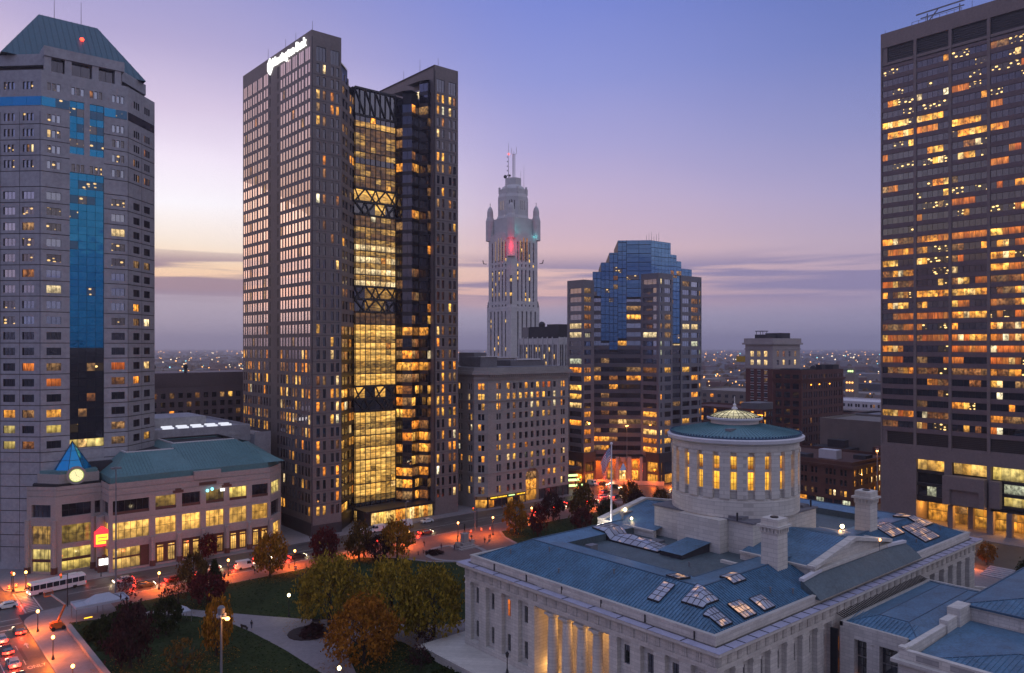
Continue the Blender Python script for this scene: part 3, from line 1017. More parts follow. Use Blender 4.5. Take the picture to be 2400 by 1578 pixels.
    for F, us in ((A, [LA - 0.35, LA - 6.0, LA - 11.3]), (D, [0.4, 7.3])):
        for u in us:
            F.box(vj, u - 0.06, u + 0.06, -0.02, 0.0, 2, 121.0)
    vj.build('joint', 'granite_dark', t)
    # glass strip: each floor a vision row and a spandrel row, four panes wide
    G = Wins(t, 'glass_pane', 'glass_dark')
    def cyan(z, vision):
        if z > 90:
            return pick([(0.55, 'cyan_dots'), (0.25, 'sky_dots'), (0.2, 'glass_cyan')]) if vision else 'glass_cyan'
        if z > 58:
            return pick([(0.93, 'glass_cyan'), (0.07, 'cyan_dots')]) if vision else 'glass_cyan'
        return pick([(0.78, 'glass_dark'), (0.06, 'lit_dim'), (0.16, 'ceiling_dots')]) if vision else 'glass_dark'  # dark glass and few glows stand in for the reflected city
    z = 31.6
    k = 0
    while z < 105.9:
        h = 2.2 if k % 2 == 0 else 1.93
        for i in range(4):
            u = 6.65 + i * 8.35 / 4
            mt = cyan(z, k % 2 == 0)
            if k == 0:
                mt = pick([(0.5, 'lit_green'), (0.5, 'lit_warm')])
            G.add(B, u + 0.04, u + 8.35 / 4 - 0.04, z + 0.03, min(z + h, 106.0) - 0.03, mt, 0.3)
        z += h; k += 1
    z = 111.0; k = 1
    while z < 125:
        h = 2.2 if k % 2 == 0 else 1.93
        for (ua, ub) in ((6.65, 10.1), (11.5, 15.0)):
            for i in range(2):
                u = ua + i * (ub - ua) / 2
                G.add(B, u + 0.04, u + (ub - ua) / 2 - 0.04, z + 0.03, min(z + h, 125.2) - 0.03, cyan(z, k % 2 == 0), 0.25)
        z += h; k += 1
    for F, ua, ub, n in ((A, 1.0, LA, 4), (B, 0.0, 6.6, 2), (B, 15.05, 20.9, 2)):
        for i in range(n):
            u = ua + i * (ub - ua) / n
            G.add(F, u + 0.03, u + (ub - ua) / n - 0.03, bandz[0], bandz[1], pick([(0.6, 'cyan_dots'), (0.4, 'glass_cyan')]), -0.10)
    D2 = MB(); D.box(D2, 0.3, D.L - 0.3, -0.05, 0.05, bandz[0], bandz[1]); D2.build('glass_band', 'glass_soft', t)
    G.finish()
    bk = MB()
    B.box(bk, 6.7, 14.95, 0.42, 0.8, 31.6, 105.9); B.box(bk, 6.7, 14.95, 0.42, 0.8, 111.1, 125.1)
    bk.build('strip_backing', 'steel_dark', t)
    # crown: dark recess, stone band, loggia, hipped roof with flat ridge
    cr = MB()
    ins = lambda d: [(27 + d, 248.4 + d * 0.45), (39 + d * 0.45, 236.4 + d), (60 - d * 0.45, 236.4 + d), (70.1 - d, 246.5 + d * 0.45), (70.1 - d, 274 - d), (27 + d, 274 - d)]
    cr.prism(ins(3.6), 131.0, 134.0, 1)
    cr.prism(ins(2.2), 134.0, 137.0, 0)
    cr.build('crown', ['granite_grey', 'granite_dark'], t)
    lg = MB()
    LF = Face((40.0, 236.9), (59.0, 236.9))
    LF.box(lg, -0.3, 19.3, -0.3, 6, 136.0, 138.6, 0)
    for u in (-0.2, 4.6, 11.2, 16.9):
        LF.box(lg, u, u + 1.6, 0, 1.5, 131.2, 136.0, 0)
    LF.box(lg, 0, 19, 1.6, 6, 131.0, 135.99, 1)
    lg.build('loggia', ['granite_grey', 'granite_dark'], t)
    LW = Wins(t, 'loggia_glass')
    for ua, ub in ((1.5, 4.5), (6.3, 11.1), (12.9, 16.8), (18.6, 19.1)):
        LW.add(LF, ua, ub, 132.0, 135.8, 'glass_soft', 1.45, 2)
    LW.finish()
    rf = MB()
    b = [(31, 244), (67, 244), (67, 274), (31, 274)]
    r0, r1 = (42.1, 259, 154.7), (57.4, 259, 154.7)
    e = [(x, y, 137.0) for x, y in b]
    rf.q([e[0], e[1], r1, r0]); rf.q([e[1], e[2], r1]); rf.q([e[2], e[3], r0, r1]); rf.q([e[3], e[0], r0])
    rf.build('roof', 'roof_tower', t)
    rs = MB()
    for i in range(1, 24):
        x = 31 + 36 * i / 24
        top = 1.0
        if x < 42.1: top = (x - 31) / 11.1
        if x > 57.4: top = (67 - x) / 9.6
        rs.bar((x, 244, 137.05), (x, 244 + 15 * top, 137.05 + 17.7 * top), 0.12, 0.16)
    rs.build('roof_rib', 'roof_tower', t)
    antennas(t, [(46, 259, 154.7, 6), (53, 259, 154.7, 6.5)])
    bc = MB(); bc.ball((52, 253.0, 148.2), 0.55); bc.build('beacon', 'beacon_red', t)


grey_tower()


# ================================================================== MALL BUILDING WITH CLOCK
def mall():
    t = empty('retail_building', (70, 232, 0), 'pink stone mall building with green hipped roofs, lit shop windows and a round clock', 'building')
    wl = MB()
    W = Wins(t, 'shop_window', 'steel_dark')
    a, b, c = (35.5, 235), (41, 229.5), (51.8, 229.5)
    d, e_ = (51.8, 221.5), (95.2, 221.5)
    f_, h_ = (101.5, 227.8), (101.5, 250)
    E2 = [(22, 248.5)]
    P1, P2, S1, M1, M2 = Face(a, b), Face(b, c), Face(c, d), Face(d, e_), Face(e_, f_)
    M3 = Face(f_, h_)
    ZT = 23.2
    grs = [(17.9 + 2.0, 18.1 + 2.0), (21.6, 21.8), (13.6, 13.75)]
    # pavilion facets
    rows = [(0.5, 6.4, ), (7.6, 12.4), (14.6, 17.9)]
    rows = [tuple(r) for r in rows]
    for F, cols in ((P1, [(1.3, F_ - 1.3) for F_ in (P1.L,)]), (P2, [(1.5, 8.4), (9.2, 10.6)])):
        for (u0, u1, z0, z1) in wall(wl, F, 0, 22.6, cols, rows, 0.8, 0, grooves=[(20.0, 20.2), (21.5, 21.7)], mr=0):
            mt = 'lit_shop' if z0 < 1 else ('lit_shop_dim' if z0 < 8 else 'glass_soft')
            if z0 < 1:
                W.add(F, u0, u1, z0, 3.0, 'lit_green', 0.7, 5, 1)
                W.add(F, u0, u1, 3.7, z1, 'lit_green', 0.7, 5, 1)
                F.box(wl, u0, u1, 0.3, 0.75, 3.0, 3.7, 1)
            else:
                W.add(F, u0, u1, z0, z1, mt, 0.7, 4, 2)
    for (u0, u1, z0, z1) in wall(wl, S1, 0, ZT, [(1.0, 7.0)], [(0.8, 6.0), (8.2, 12.8), (14.8, 18.2)], 0.8, 0, grooves=[(20.0, 20.2), (21.5, 21.7)]):
        W.add(S1, u0, u1, z0, z1, 'lit_shop' if z0 < 14 else 'glass_soft', 0.7, 4, 2)
    # main front: bays between square columns
    xs = [51.8, 62.2, 69.1, 75.6, 82.2, 88.8, 95.2]
    cols = []
    for i in range(6):
        cols.append((xs[i] - 51.8 + (1.0 if i else 0.9), xs[i + 1] - 51.8 - 0.55))
    rows2 = [(0.6, 6.1), (8.3, 12.8), (14.9, 18.6)]
    stepped = [(19.9, 20.1), (21.6, 21.8), (13.5, 13.65)]
    for (u0, u1, z0, z1) in wall(wl, M1, 0, ZT, cols, rows2, 0.9, 0, grooves=stepped):
        if z0 < 1:
            if u0 < 2:
                W.add(M1, u0, u1 - 2.2, 0.7, 3.3, 'lit_shop', 0.8, 6, 1)
                W.add(M1, u0, u1 - 2.2, 3.7, z1, 'lit_shop', 0.8, 6, 1)
                M1.box(wl, u0, u1 - 2.2, 0.4, 0.85, 3.3, 3.7, 1)
                M1.box(wl, u1 - 2.2, u1, 0.3, 0.85, 0.6, z1, 1)
            else:
                w = u1 - u0
                M1.box(wl, u0, u1, 0.3, 0.85, z0, z1, 1)
                W.add(M1, u0 + 0.5, u0 + 0.38 * w, 1.0, 4.6, 'lit_shop', 0.2, 3, 2)
                W.add(M1, u0 + 0.62 * w, u1 - 0.4, 1.0, 4.6, 'lit_shop', 0.2, 3, 2)
                W.add(M1, u0 + 0.5, u0 + 0.38 * w, 5.0, 5.3, 'lit_shop', 0.2, 1, 1)
                W.add(M1, u0 + 0.62 * w, u1 - 0.4, 5.0, 5.3, 'lit_shop', 0.2, 1, 1)
        elif z0 < 10:
            W.add(M1, u0, u1, z0, z1, 'lit_shop', 0.8, 6 if u0 < 2 else 4, 2)
        else:
            W.add(M1, u0, u1, z0 + 0.7, z1, pick([(0.5, 'lit_shop_dim'), (0.2, 'glass_soft'), (0.3, 'lit_green')]) if u0 > 2 else 'glass_soft', 0.8, 6 if u0 < 2 else 4, 1)
            M1.box(wl, u0, u1, 0.2, 0.85, z0, z0 + 0.7, 1)
    for (u0, u1, z0, z1) in wall(wl, M2, 0, ZT, [(0.9, M2.L - 0.9)], rows2, 0.8, 0, grooves=stepped):
        W.add(M2, u0, u1, z0, z1, 'lit_shop' if z0 < 1 else ('glass_soft' if z0 < 10 else 'lit_green'), 0.7, 4, 2)
    wall(wl, M3, 0, ZT, [], [], 0.5, 0)
    # brown-red keystones and panels on the attic
    for u in (17.3, 30.6):
        M1.box(wl, u - 1.4, u + 1.4, -0.12, 0.0, 18.9, 19.6, 1)
        M1.box(wl, u - 0.8, u + 0.8, -0.12, 0.0, 19.6, 20.1, 1)
    M1.box(wl, 19.6 + 3.3, 24.4 + 3.3, -0.15, 0.0, 20.2, 21.0, 1)
    M1.box(wl, 18.2 + 3.3, 25.6 + 3.3, -0.3, 1.2, 21.9, 24.2, 0)
    core(wl, [a, b, c, d, e_, f_, h_, (40, 250)], 0, 23.0, 1.2, 2)
    wl.build('wall', ['concrete_pink', 'brick_brown', 'steel_dark'], t)
    W.finish()
    # round columns standing proud of the ground floor, with banded bases
    for x in xs[1:]:
        cm = MB(); cm.lathe(x + 0.2, 221.2, [(0.02, 0.1), (0.75, 0.1), (0.75, 1.6), (0.6, 1.62), (0.6, 8.0), (0.02, 8.0)], 12, 0, [1, 1, 1, 0, 0])
        cm.build('column', ['concrete_pink', 'brick_brown'], t)
    for F, us in ((P1, (0.3, P1.L - 0.2)), (P2, (8.8, 11.0))):
        for u in us:
            x, y, _ = F.at(u, -0.2, 0)
            cm = MB(); cm.lathe(x, y, [(0.02, 0.1), (0.8, 0.1), (0.8, 1.8), (0.65, 1.82), (0.65, 14.0), (0.02, 14.0)], 12, 0, [1, 1, 1, 0, 0])
            cm.build('column', ['concrete_pink', 'brick_brown'], t)
    # green roofs
    rf = MB()
    def hip(x0, y0, x1, y1, z0, z1, ix0, iy, ix1, m=0):
        e = [(x0, y0, z0), (x1, y0, z0), (x1, y1, z0), (x0, y1, z0)]
        r = [(x0 + ix0, y0 + iy, z1), (x1 - ix1, y0 + iy, z1), (x1 - ix1, y1, z1), (x0 + ix0, y1, z1)]
        rf.q([e[0], e[1], r[1], r[0]], m); rf.q([e[1], e[2], r[2], r[1]], m); rf.q([e[3], e[0], r[0], r[3]], m); rf.q([e[2], e[3], r[3], r[2]], m)
        rf.q([(p[0], p[1], p[2] - 0.6) for p in r], 1)
        for i in range(4):
            p, q_ = r[i], r[(i + 1) % 4]
            rf.bar(p, q_, 0.5, 0.35, 2 if i in (0, 3) else 1)
    # flashing band under the eaves follows the front
    eave = [(52.4, 222.3), (94.9, 222.3), (100.9, 228.4), (100.9, 249), (52.4, 249)]
    rf.prism(eave, 23.0, 24.6, 0)
    # low west part, tall middle part, low north part
    hip(52.4, 222.3, 74, 249, 24.6, 29.8, 6.0, 9.5, 3, 0)
    e0 = 24.6
    hip(63.5, 222.25, 100.2, 249.2, 24.62, 30.9, 8.4, 13.0, 10.4, 0)
    rf.q([(94.9, 222.3, 24.6), (100.9, 228.4, 24.6), (96, 240, 29.2), (88, 236, 29.2)])
    rf.q([(100.9, 228.4, 24.6), (100.9, 249, 24.6), (96, 249, 29.2), (96, 240, 29.2)])
    rf.build('roof', ['roof_teal', 'roof_dark', 'white_trim'], t)
    sm = MB()
    for i in range(1, 50):
        x = 52.4 + 42.4 * i / 50
        if x < 63.5:
            k = min(1, (x - 52.4) / 6.0); sm.bar((x, 222.28, 24.65), (x, 222.3 + 9.5 * k, 24.65 + 5.2 * k), 0.07, 0.10)
        elif x < 100:
            k = min(1, (x - 63.5) / 8.4, max(0, (100.2 - x) / 10.4)); sm.bar((x, 222.22, 24.68), (x, 222.25 + 13 * k, 24.68 + 6.28 * k), 0.07, 0.10)
    sm.build('standing_seam', 'roof_teal', t, kind='stuff')
    # upper tier of the pavilion and the lantern pyramid
    up = MB()
    tier = [(38.2, 236.5), (42.2, 231.3), (51.7, 231.3), (52.3, 242), (38.2, 244)]
    up.prism(tier, 22.4, 25.4, 0)
    up.prism([(x + (46 - x) * 0.06, y + (236.5 - y) * 0.06) for x, y in tier], 25.4, 26.2, 1)
    up.build('pavilion_tier', ['concrete_pink', 'roof_teal'], t)
    pr_ = MB()
    n = 8
    c0 = (46.3, 236.6)
    ring = [(c0[0] + 4.7 * math.cos(PI / 8 + i * PI / 4), c0[1] + 4.7 * math.sin(PI / 8 + i * PI / 4), 26.2) for i in range(n)]
    for i in range(n):
        pr_.q([ring[i], ring[(i + 1) % n], (c0[0], c0[1], 33.4)])
    pr_.build('glass_pyramid', 'glass_pyramid', t)
    rb = MB()
    for p in ring:
        rb.bar(p, (c0[0], c0[1], 33.45), 0.12, 0.12)
    for k in (0.33, 0.66):
        rr = [tuple(p[i] + ((c0[0], c0[1], 33.4)[i] - p[i]) * k for i in range(3)) for p in ring]
        for i in range(n):
            rb.bar(rr[i], rr[(i + 1) % n], 0.09, 0.09)
    rb.build('pyramid_rib', 'steel_dark', t)
    dk = MB(); dk.prism([(39.5, 238.5), (55.5, 233.5), (56.5, 246), (40, 248)], 23.0, 27.6); dk.build('dark_roof', 'roof_dark', t)
    return t


mall_t = mall()


def clock():
    F = Face((42.0, 231.2), (51.7, 230.4))
    t = empty('clock', F.at(4.1, -0.4, 25.0), 'big round lit clock face under the blue glass pyramid', 'clock')
    c = F.at(4.1, -0.4, 25.0)
    U, Nn = Vector((F.e.x, F.e.y, 0)), Vector((F.n.x, F.n.y, 0))
    Z = Vector((0, 0, 1))
    c = Vector(c)
    def disc(mb, r0, r1, w0, w1, n=40, m=0):
        for i in range(n):
            a0, a1 = 2 * PI * i / n, 2 * PI * (i + 1) / n
            p = lambda r, a, w: c + U * (r * math.cos(a)) + Z * (r * math.sin(a)) + Nn * w
            mb.q([p(r0, a0, w1), p(r1, a0, w1), p(r1, a1, w1), p(r0, a1, w1)], m)
            mb.q([p(r1, a0, w0), p(r1, a1, w0), p(r1, a1, w1), p(r1, a0, w1)], m)
            if r0 > 0.05:
                mb.q([p(r0, a1, w0), p(r0, a0, w0), p(r0, a0, w1), p(r0, a1, w1)], m)
    mb = MB(); disc(mb, 1.75, 2.35, -0.4, 0.35); mb.build('surround', 'concrete_pink', t)
    mb = MB(); disc(mb, 1.6, 1.75, -0.2, 0.30); mb.build('rim', 'clock_rim', t)
    mb = MB(); disc(mb, 0.01, 1.6, -0.3, 0.22); mb.build('dial', 'clock_glow', t)
    for ang, ln, wd, nm in ((2.2, 0.9, 0.2, 'hour_hand'), (-0.35, 1.3, 0.14, 'minute_hand')):
        mb = MB()
        d = U * math.sin(ang) + Z * math.cos(ang)
        mb.bar(c + Nn * 0.28 - d * 0.2, c + Nn * 0.28 + d * ln, wd, 0.04)
        mb.build(nm, 'steel_dark', t)
    for i in range(12):
        d = U * math.sin(i * PI / 6) + Z * math.cos(i * PI / 6)
        mb = MB(); mb.bar(c + Nn * 0.25 + d * 1.28, c + Nn * 0.25 + d * 1.5, 0.12, 0.03)
        mb.build('hour_mark', 'steel_dark', t)


clock()


def corner_signs():
    x, y = 51.0, 226.6
    p = empty('sign_pillar', (x, y, 0.13), 'thick round stone pillar carrying the red neon sign at the mall corner', 'pillar')
    mb = MB(); mb.lathe(x, y, [(0.02, 0.13), (1.5, 0.13), (1.5, 0.9), (1.15, 0.95), (1.15, 14.2), (0.02, 14.2)], 16, 0, [1, 1, 1, 0, 0])
    mb.build('shaft', ['concrete_pink', 'brick_brown'], p)
    F = Face((x - 1.5, y - 1.1), (x + 1.5, y - 1.6))
    s = empty('neon_sign', F.at(1.5, 0, 8.0), 'red neon sign with a bright yellow panel on the round corner pillar', 'sign')
    mb = MB(); F.box(mb, -0.3, F.L + 0.3, -0.35, 0.0, 6.6, 10.4)
    mb.hexa([F.at(-0.3, -0.35, 10.4), F.at(F.L + 0.3, -0.35, 10.4), F.at(F.L + 0.3, 0, 10.4), F.at(-0.3, 0, 10.4)],
            [F.at(1.2, -0.35, 11.6), F.at(F.L - 1.2, -0.35, 11.6), F.at(F.L - 1.2, 0, 11.6), F.at(1.2, 0, 11.6)])
    mb.build('red_frame', 'neon_red', s)
    mb = MB(); F.box(mb, 0.1, F.L - 0.1, -0.45, -0.36, 7.2, 9.7); mb.build('yellow_panel', 'neon_yellow', s)
    mb = MB(); F.box(mb, 0.5, F.L - 0.6, -0.5, -0.46, 7.9, 8.15); F.box(mb, 0.5, F.L - 0.3, -0.5, -0.46, 8.75, 9.0); mb.build('lettering_bar', 'neon_red', s)
    k = empty('kiosk', (x + 0.2, y - 2.6, 0.13), 'small dark newsstand with two bright white panels below the neon sign', 'kiosk')
    F2 = Face((x - 1.2, y - 3.2), (x + 1.4, y - 3.5))
    mb = MB(); F2.box(mb, -0.2, F2.L + 0.2, 0, 1.4, 0.13, 3.9); F2.box(mb, 0.9, 1.7, 0.1, 1.2, 3.9, 4.4); mb.build('body', 'brick_brown', k)
    for u in (0.05, 1.4):
        mb = MB(); F2.box(mb, u, u + 1.2, -0.12, -0.02, 2.0, 3.7); mb.build('light_panel', 'panel_white', k)


corner_signs()

# small cool lamps on the mall attic
for k, (u, z, mat) in enumerate(((25.0, 18.6, 'far_cyan'), (26.3, 18.9, 'far_white'), (29.2, 18.3, 'panel_white'))):
    s = empty('wall_lamp', (51.8 + u, 221.2, z), ['left bluish floodlight on the upper mall front', 'right bluish floodlight on the upper mall front', 'small white slanted lit sign on the upper mall front'][k], 'lamp', 'floodlights on the mall front' if k < 2 else None)
    mb = MB(); mb.ball((51.8 + u, 220.9, z), 0.45, 0, 8, 5) if k < 2 else mb.box(51.8 + u - 0.6, 220.8, z - 0.3, 51.8 + u + 0.6, 221.0, z + 0.4)
    mb.build('lamp_head', mat if k != 1 else 'far_cyan', s)
    mb = MB(); mb.tube((51.8 + u, 221.0, z), (51.8 + u, 221.5, z), 0.06, n=5); mb.build('bracket', 'steel_dark', s)


# ================================================================== GREY PODIUM AND DARK HOTEL BEHIND THE MALL
def podium():
    t = empty('podium_building', (85, 256, 0), 'plain grey panelled podium block with white roof lights behind the green mall roof', 'building')
    P = [(70.3, 250.5), (101.0, 250.5), (101.0, 290), (70.3, 290)]
    wl = MB()
    wall(wl, Face(P[0], P[1]), 0, 33.4, [], [], 0.3, 0, grooves=[(22 + 2 * k, 22.12 + 2 * k) for k in range(6)])
    wall(wl, Face(P[1], P[2]), 0, 33.4, [], [], 0.3); wall(wl, Face(P[3], P[0]), 0, 33.4, [], [], 0.3); wall(wl, Face(P[2], P[3]), 0, 33.4, [], [], 0.3)
    core(wl, P, 0, 32.4, 0.6); roofcap(wl, P, 33.4, 0, 0.7, 0.6)
    wl.box(101.01, 247, 0, 106.5, 262, 30.2); wl.box(101.02, 247.01, 30.2, 106.49, 247.4, 31.0)
    wl.build('wall', 'granite_grey', t)
    for i in range(5):
        for j in range(2):
            mb = MB(); x = 76 + 4.6 * i + 1.0 * j; y = 258 + 5 * j
            mb.box(x, y, 32.7, x + 3.2, y + 1.2, 33.2); mb.build('roof_light', 'strip_white', t)
    mb = MB(); mb.box(73, 266, 32.6, 92, 284, 35.6); mb.build('roof_house', 'granite_grey', t)
    mb = MB(); mb.box(68, 246.2, 26, 69.4, 247.6, 31.5); mb.build('vent_stack', 'white_trim', t)


podium()


def hotel():
    t = empty('hotel_building', (115, 305, 0), 'low dark hotel block with few lit windows between the grey tower and the twin tower', 'building')
    y0 = 300
    P = [(80, y0), (158, y0), (158, 330), (80, 330)]
    F = Face(P[0], P[1])
    wl = MB(); W = Wins(t)
    rows = [(10 + 3.3 * k, 11.9 + 3.3 * k) for k in range(10)]
    cols = [(1.2 + 3.1 * k, 2.9 + 3.1 * k) for k in range(25)]
    for (u0, u1, a, b) in wall(wl, F, 0, 43.6, cols, rows, 0.3):
        W.add(F, u0, u1, a, b, pick([(0.66, 'glass_dark'), (0.16, 'lit_warm'), (0.18, 'lit_dim')]), 0.29)
    for i in range(1, 4):
        wall(wl, Face(P[i], P[(i + 1) % 4]), 0, 43.6, [], [])
    core(wl, P, 0, 42.7, 0.6); roofcap(wl, P, 43.6)
    wl.box(80, 303, 42.8, 131.5, 326, 49.0); wl.box(141, 306, 42.9, 158.2, 330, 50.5)
    wl.build('wall', 'brown_stone', t)
    W.finish()
    mb = MB()
    for x in (86, 97.5):
        mb.tube((x, 304, 49), (x, 304, 51), 0.5); mb.ball((x, 304, 51.3), 0.9)
    mb.build('roof_vent', 'roof_dark', t)


hotel()

# ================================================================== TWIN-SLAB TOWER WITH GLASS ATRIUM
def twin_tower():
    t = empty('twin_tower', (137, 250, 0), 'tall rose granite twin-slab tower with a lit glass atrium between the slabs', 'building')
    X0, X1, Y0, Y1 = 109.3, 165.6, 223.1, 277.9
    ZT = 157.0
    wl = MB()
    W = Wins(t)
    ctr = [145.7 - 4.06 * k for k in range(35)]
    rows = [(z - 1.4, z + 1.4) for z in ctr]
    LF = Face((X0, Y1), (X0, Y0))
    pairs = []
    for u0, u1 in ((0.7, 3.7), (4.9, 7.9), (9.2, 12.3), (13.9, 17.0), (18.6, 21.9), (32.2, 35.5), (36.6, 39.9), (41.2, 44.5), (45.9, 49.2), (50.5, 53.7)):
        w = u1 - u0
        pairs.append((u0, u0 + 0.36 * w)); pairs.append((u1 - 0.36 * w, u1))
    slots = [(23.3, 24.3), (29.7, 30.7)]
    def left_tone(z, u):
        if z > 58:
            return pick([(0.94, 'glass_bronze'), (0.06, 'lit_dim')])
        if z > 28:
            return pick([(0.46, 'glass_bronze'), (0.30, 'lit_warm'), (0.24, 'lit_dim')])
        return pick([(0.72, 'glass_dark'), (0.18, 'lit_warm'), (0.1, 'lit_dim')])
    grooves = [(z - 2.13, z - 2.0) for z in ctr]
    big = (148.2, 152.2)
    # the tall top row has its own, wider openings
    for (u0, u1, a, b) in wall(wl, LF, 0, 147.4, pairs + slots, rows, 0.08, 0, mr=1):
        if (round(u0, 1) in (23.3, 29.7)):
            W.add(LF, u0, u1, a, b, 'steel_dark', 0.06)
        else:
            W.add(LF, u0, u1, a, b, left_tone(a, u0), 0.02)
    bigc = [(u0 - 0.05, u1 + 0.05) for u0, u1 in ((0.7, 3.7), (4.9, 7.9), (9.2, 12.3), (13.9, 17.0), (18.6, 21.9), (32.2, 35.5), (36.6, 39.9), (41.2, 44.5), (45.9, 49.2), (50.5, 53.7))] + slots
    for (u0, u1, a, b) in wall(wl, LF, 147.4, ZT, bigc, [big], 0.08, 0, mr=1):
        W.add(LF, u0, u1, a, b, 'steel_dark' if u1 - u0 < 1.5 else 'glass_bronze', 0.03, 3)
    # dark corner reveal of the front slabs
    def pylon_tone(z):
        if z > 100:
            return pick([(0.66, 'glass_soft'), (0.20, 'lit_warm'), (0.14, 'lit_dim')])
        if z > 66:
            return pick([(0.82, 'glass_soft'), (0.10, 'lit_warm'), (0.08, 'lit_dim')])
        return pick([(0.46, 'glass_dark'), (0.38, 'lit_warm'), (0.16, 'lit_dim')])
    FA = Face((X0, Y0), (119.5, Y0))
    FB = Face((155.4, Y0), (X1, Y0))
    for F, fr in ((FA, ((.16, .27), (.375, .47), (.64, .74), (.82, .92))), (FB, ((.1, .21), (.31, .41), (.60, .71), (.79, .90)))):
        cols = [(a * 10.2, b * 10.2) for a, b in fr]
        for (u0, u1, a, b) in wall(wl, F, 0, 147.4, cols, rows, 0.3, 0, grooves=grooves[:-1], mr=1):
            W.add(F, u0, u1, a, b, pylon_tone(a), 0.25)
        c2 = [(cols[0][0] - 0.1, cols[1][1] + 0.1), (cols[2][0] - 0.1, cols[3][1] + 0.1)]
        for (u0, u1, a, b) in wall(wl, F, 147.4, ZT, c2, [(147.9, 152.4)], 0.3, 0, mr=1):
            W.add(F, u0, u1, a, b, 'glass_soft', 0.25, 3)
        F.box(wl, 0.0, 0.35, -0.04, 0.0, 2, ZT - 2, 1)
    # right-hand end wall and hidden sides
    RF = Face((X1, Y0), (X1, Y1))
    wall(wl, RF, 0, ZT, [], [], 0.3, 0)
    wall(wl, Face((X1, Y1), (X0, Y1)), 0, 145, [], [], 0.3, 0)
    # slab bodies
    wl.box(X0 + 0.6, Y0 + 0.6, 0, 119.49, Y1 - 0.1, ZT - 1, 0)
    wl.box(155.41, Y0 + 0.6, 0, X1 - 0.6, Y1 - 0.1, ZT - 1, 0)
    for x0, x1 in ((X0, 119.5), (155.4, X1)):
        roofcap(wl, [(x0, Y0), (x1, Y0), (x1, Y1), (x0, Y1)], ZT, 0, 1.0, 0.5)
    wl.box(119.5, 236.0, 0, 155.4, Y1 - 0.2, 144.8, 0)
    # inner side of the north slab above the link: stone, then a glazed set-back band
    wl.build('wall', ['granite_rose', 'granite_dark'], t)
    IS = Face((155.3, Y1), (155.3, Y0))
    bd = MB()
    IS.box(bd, 3, 52, -0.35, 0.0, 149.8, 150.3, 0)
    IS.box(bd, 3, 52, -0.6, 0.0, 146.6, 147.1, 0)
    bd.build('inner_band', ['lead_flashing'], t)
    for k in range(14):
        W.add(IS, 3.5 + 3.4 * k, 6.6 + 3.4 * k, 147.2, 149.7, pick([(0.8, 'glass_bronze'), (0.2, 'lit_pale')]), -0.3)
    # ---------------- left chamfered bays (two steps), 45 degrees into the recess
    by = MB()
    BW = Wins(t, 'bay_window', 'bronze')
    def spandrel(F, u0, u1, w0, w1, z0, z1, mat):
        s_ = MB(); F.box(s_, u0, u1, w0, w1, z0, z1); s_.build('spandrel', mat, t)
    c0, c1, c2 = (119.5, 223.1), (125.4, 229.0), (130.6, 234.2)
    bayL = [(Face(c0, c1), 151.5), (Face(c1, c2), 147.0)]
    floors = [6.0 + 4.06 * k for k in range(36)]
    def bay_tone(z):
        if z > 66:
            return pick([(0.70, 'glass_soft'), (0.16, 'lit_warm'), (0.14, 'lit_dim')])
        return pick([(0.34, 'glass_dark'), (0.38, 'lit_warm'), (0.28, 'lit_dim')])
    for F, zt in bayL:
        by.q([F.at(0, 0.5, 0), F.at(F.L, 0.5, 0), F.at(F.L, 0.5, zt - 2), F.at(0, 0.5, zt - 2)])
        by.q([F.at(0, 0.0, zt - 2.2), F.at(F.L, 0.0, zt - 2.2), F.at(F.L, 2.5, zt), F.at(0, 2.5, zt)])
        by.q([F.at(0, 2.5, zt), F.at(F.L, 2.5, zt), F.at(F.L, 12, zt), F.at(0, 12, zt)])
        for z in floors:
            if z > zt - 6:
                continue
            tn = bay_tone(z)
            if z > 66: tn = pick([(0.80, 'glass_soft'), (0.10, 'lit_warm'), (0.10, 'lit_dim')])
            BW.add(F, F.L * 0.16, F.L * 0.44, z, z + 2.5, tn, 0.2, 2)
            BW.add(F, F.L * 0.56, F.L * 0.84, z, z + 2.5, tn if R.random() < .6 else 'glass_soft', 0.2, 2)
            spandrel(F, 0.02, F.L - 0.02, -0.05, 0.35, z - 1.5, z - 0.04, 'granite_rose' if z > 66 else 'bronze')
            if z > 66:
                for ua, ub in ((0.02, 0.15), (0.45, 0.55), (0.85, 0.98)): F.box(by, F.L * ua, F.L * ub, 0.0, 0.45, z - 0.03, z + 2.55, 1)
    # ---------------- right-hand prow bays
    q0, q1, q2, q3, q4, q5 = (145.4, 232), (146.3, 229.5), (148.5, 226.6), (152.5, 228.4), (154.0, 225.0), (158.0, 227.0)
    fac = [(Face(q0, q1), 145.5, 1), (Face(q1, q2), 148.0, 1), (Face(q2, q3), 148.0, 2), (Face(q3, q4), 152.5, 1), (Face(q4, (155.5, 225.8)), 152.5, 1)]
    fac[4] = (Face(q4, (157.8, 226.4)), 152.5, 2)
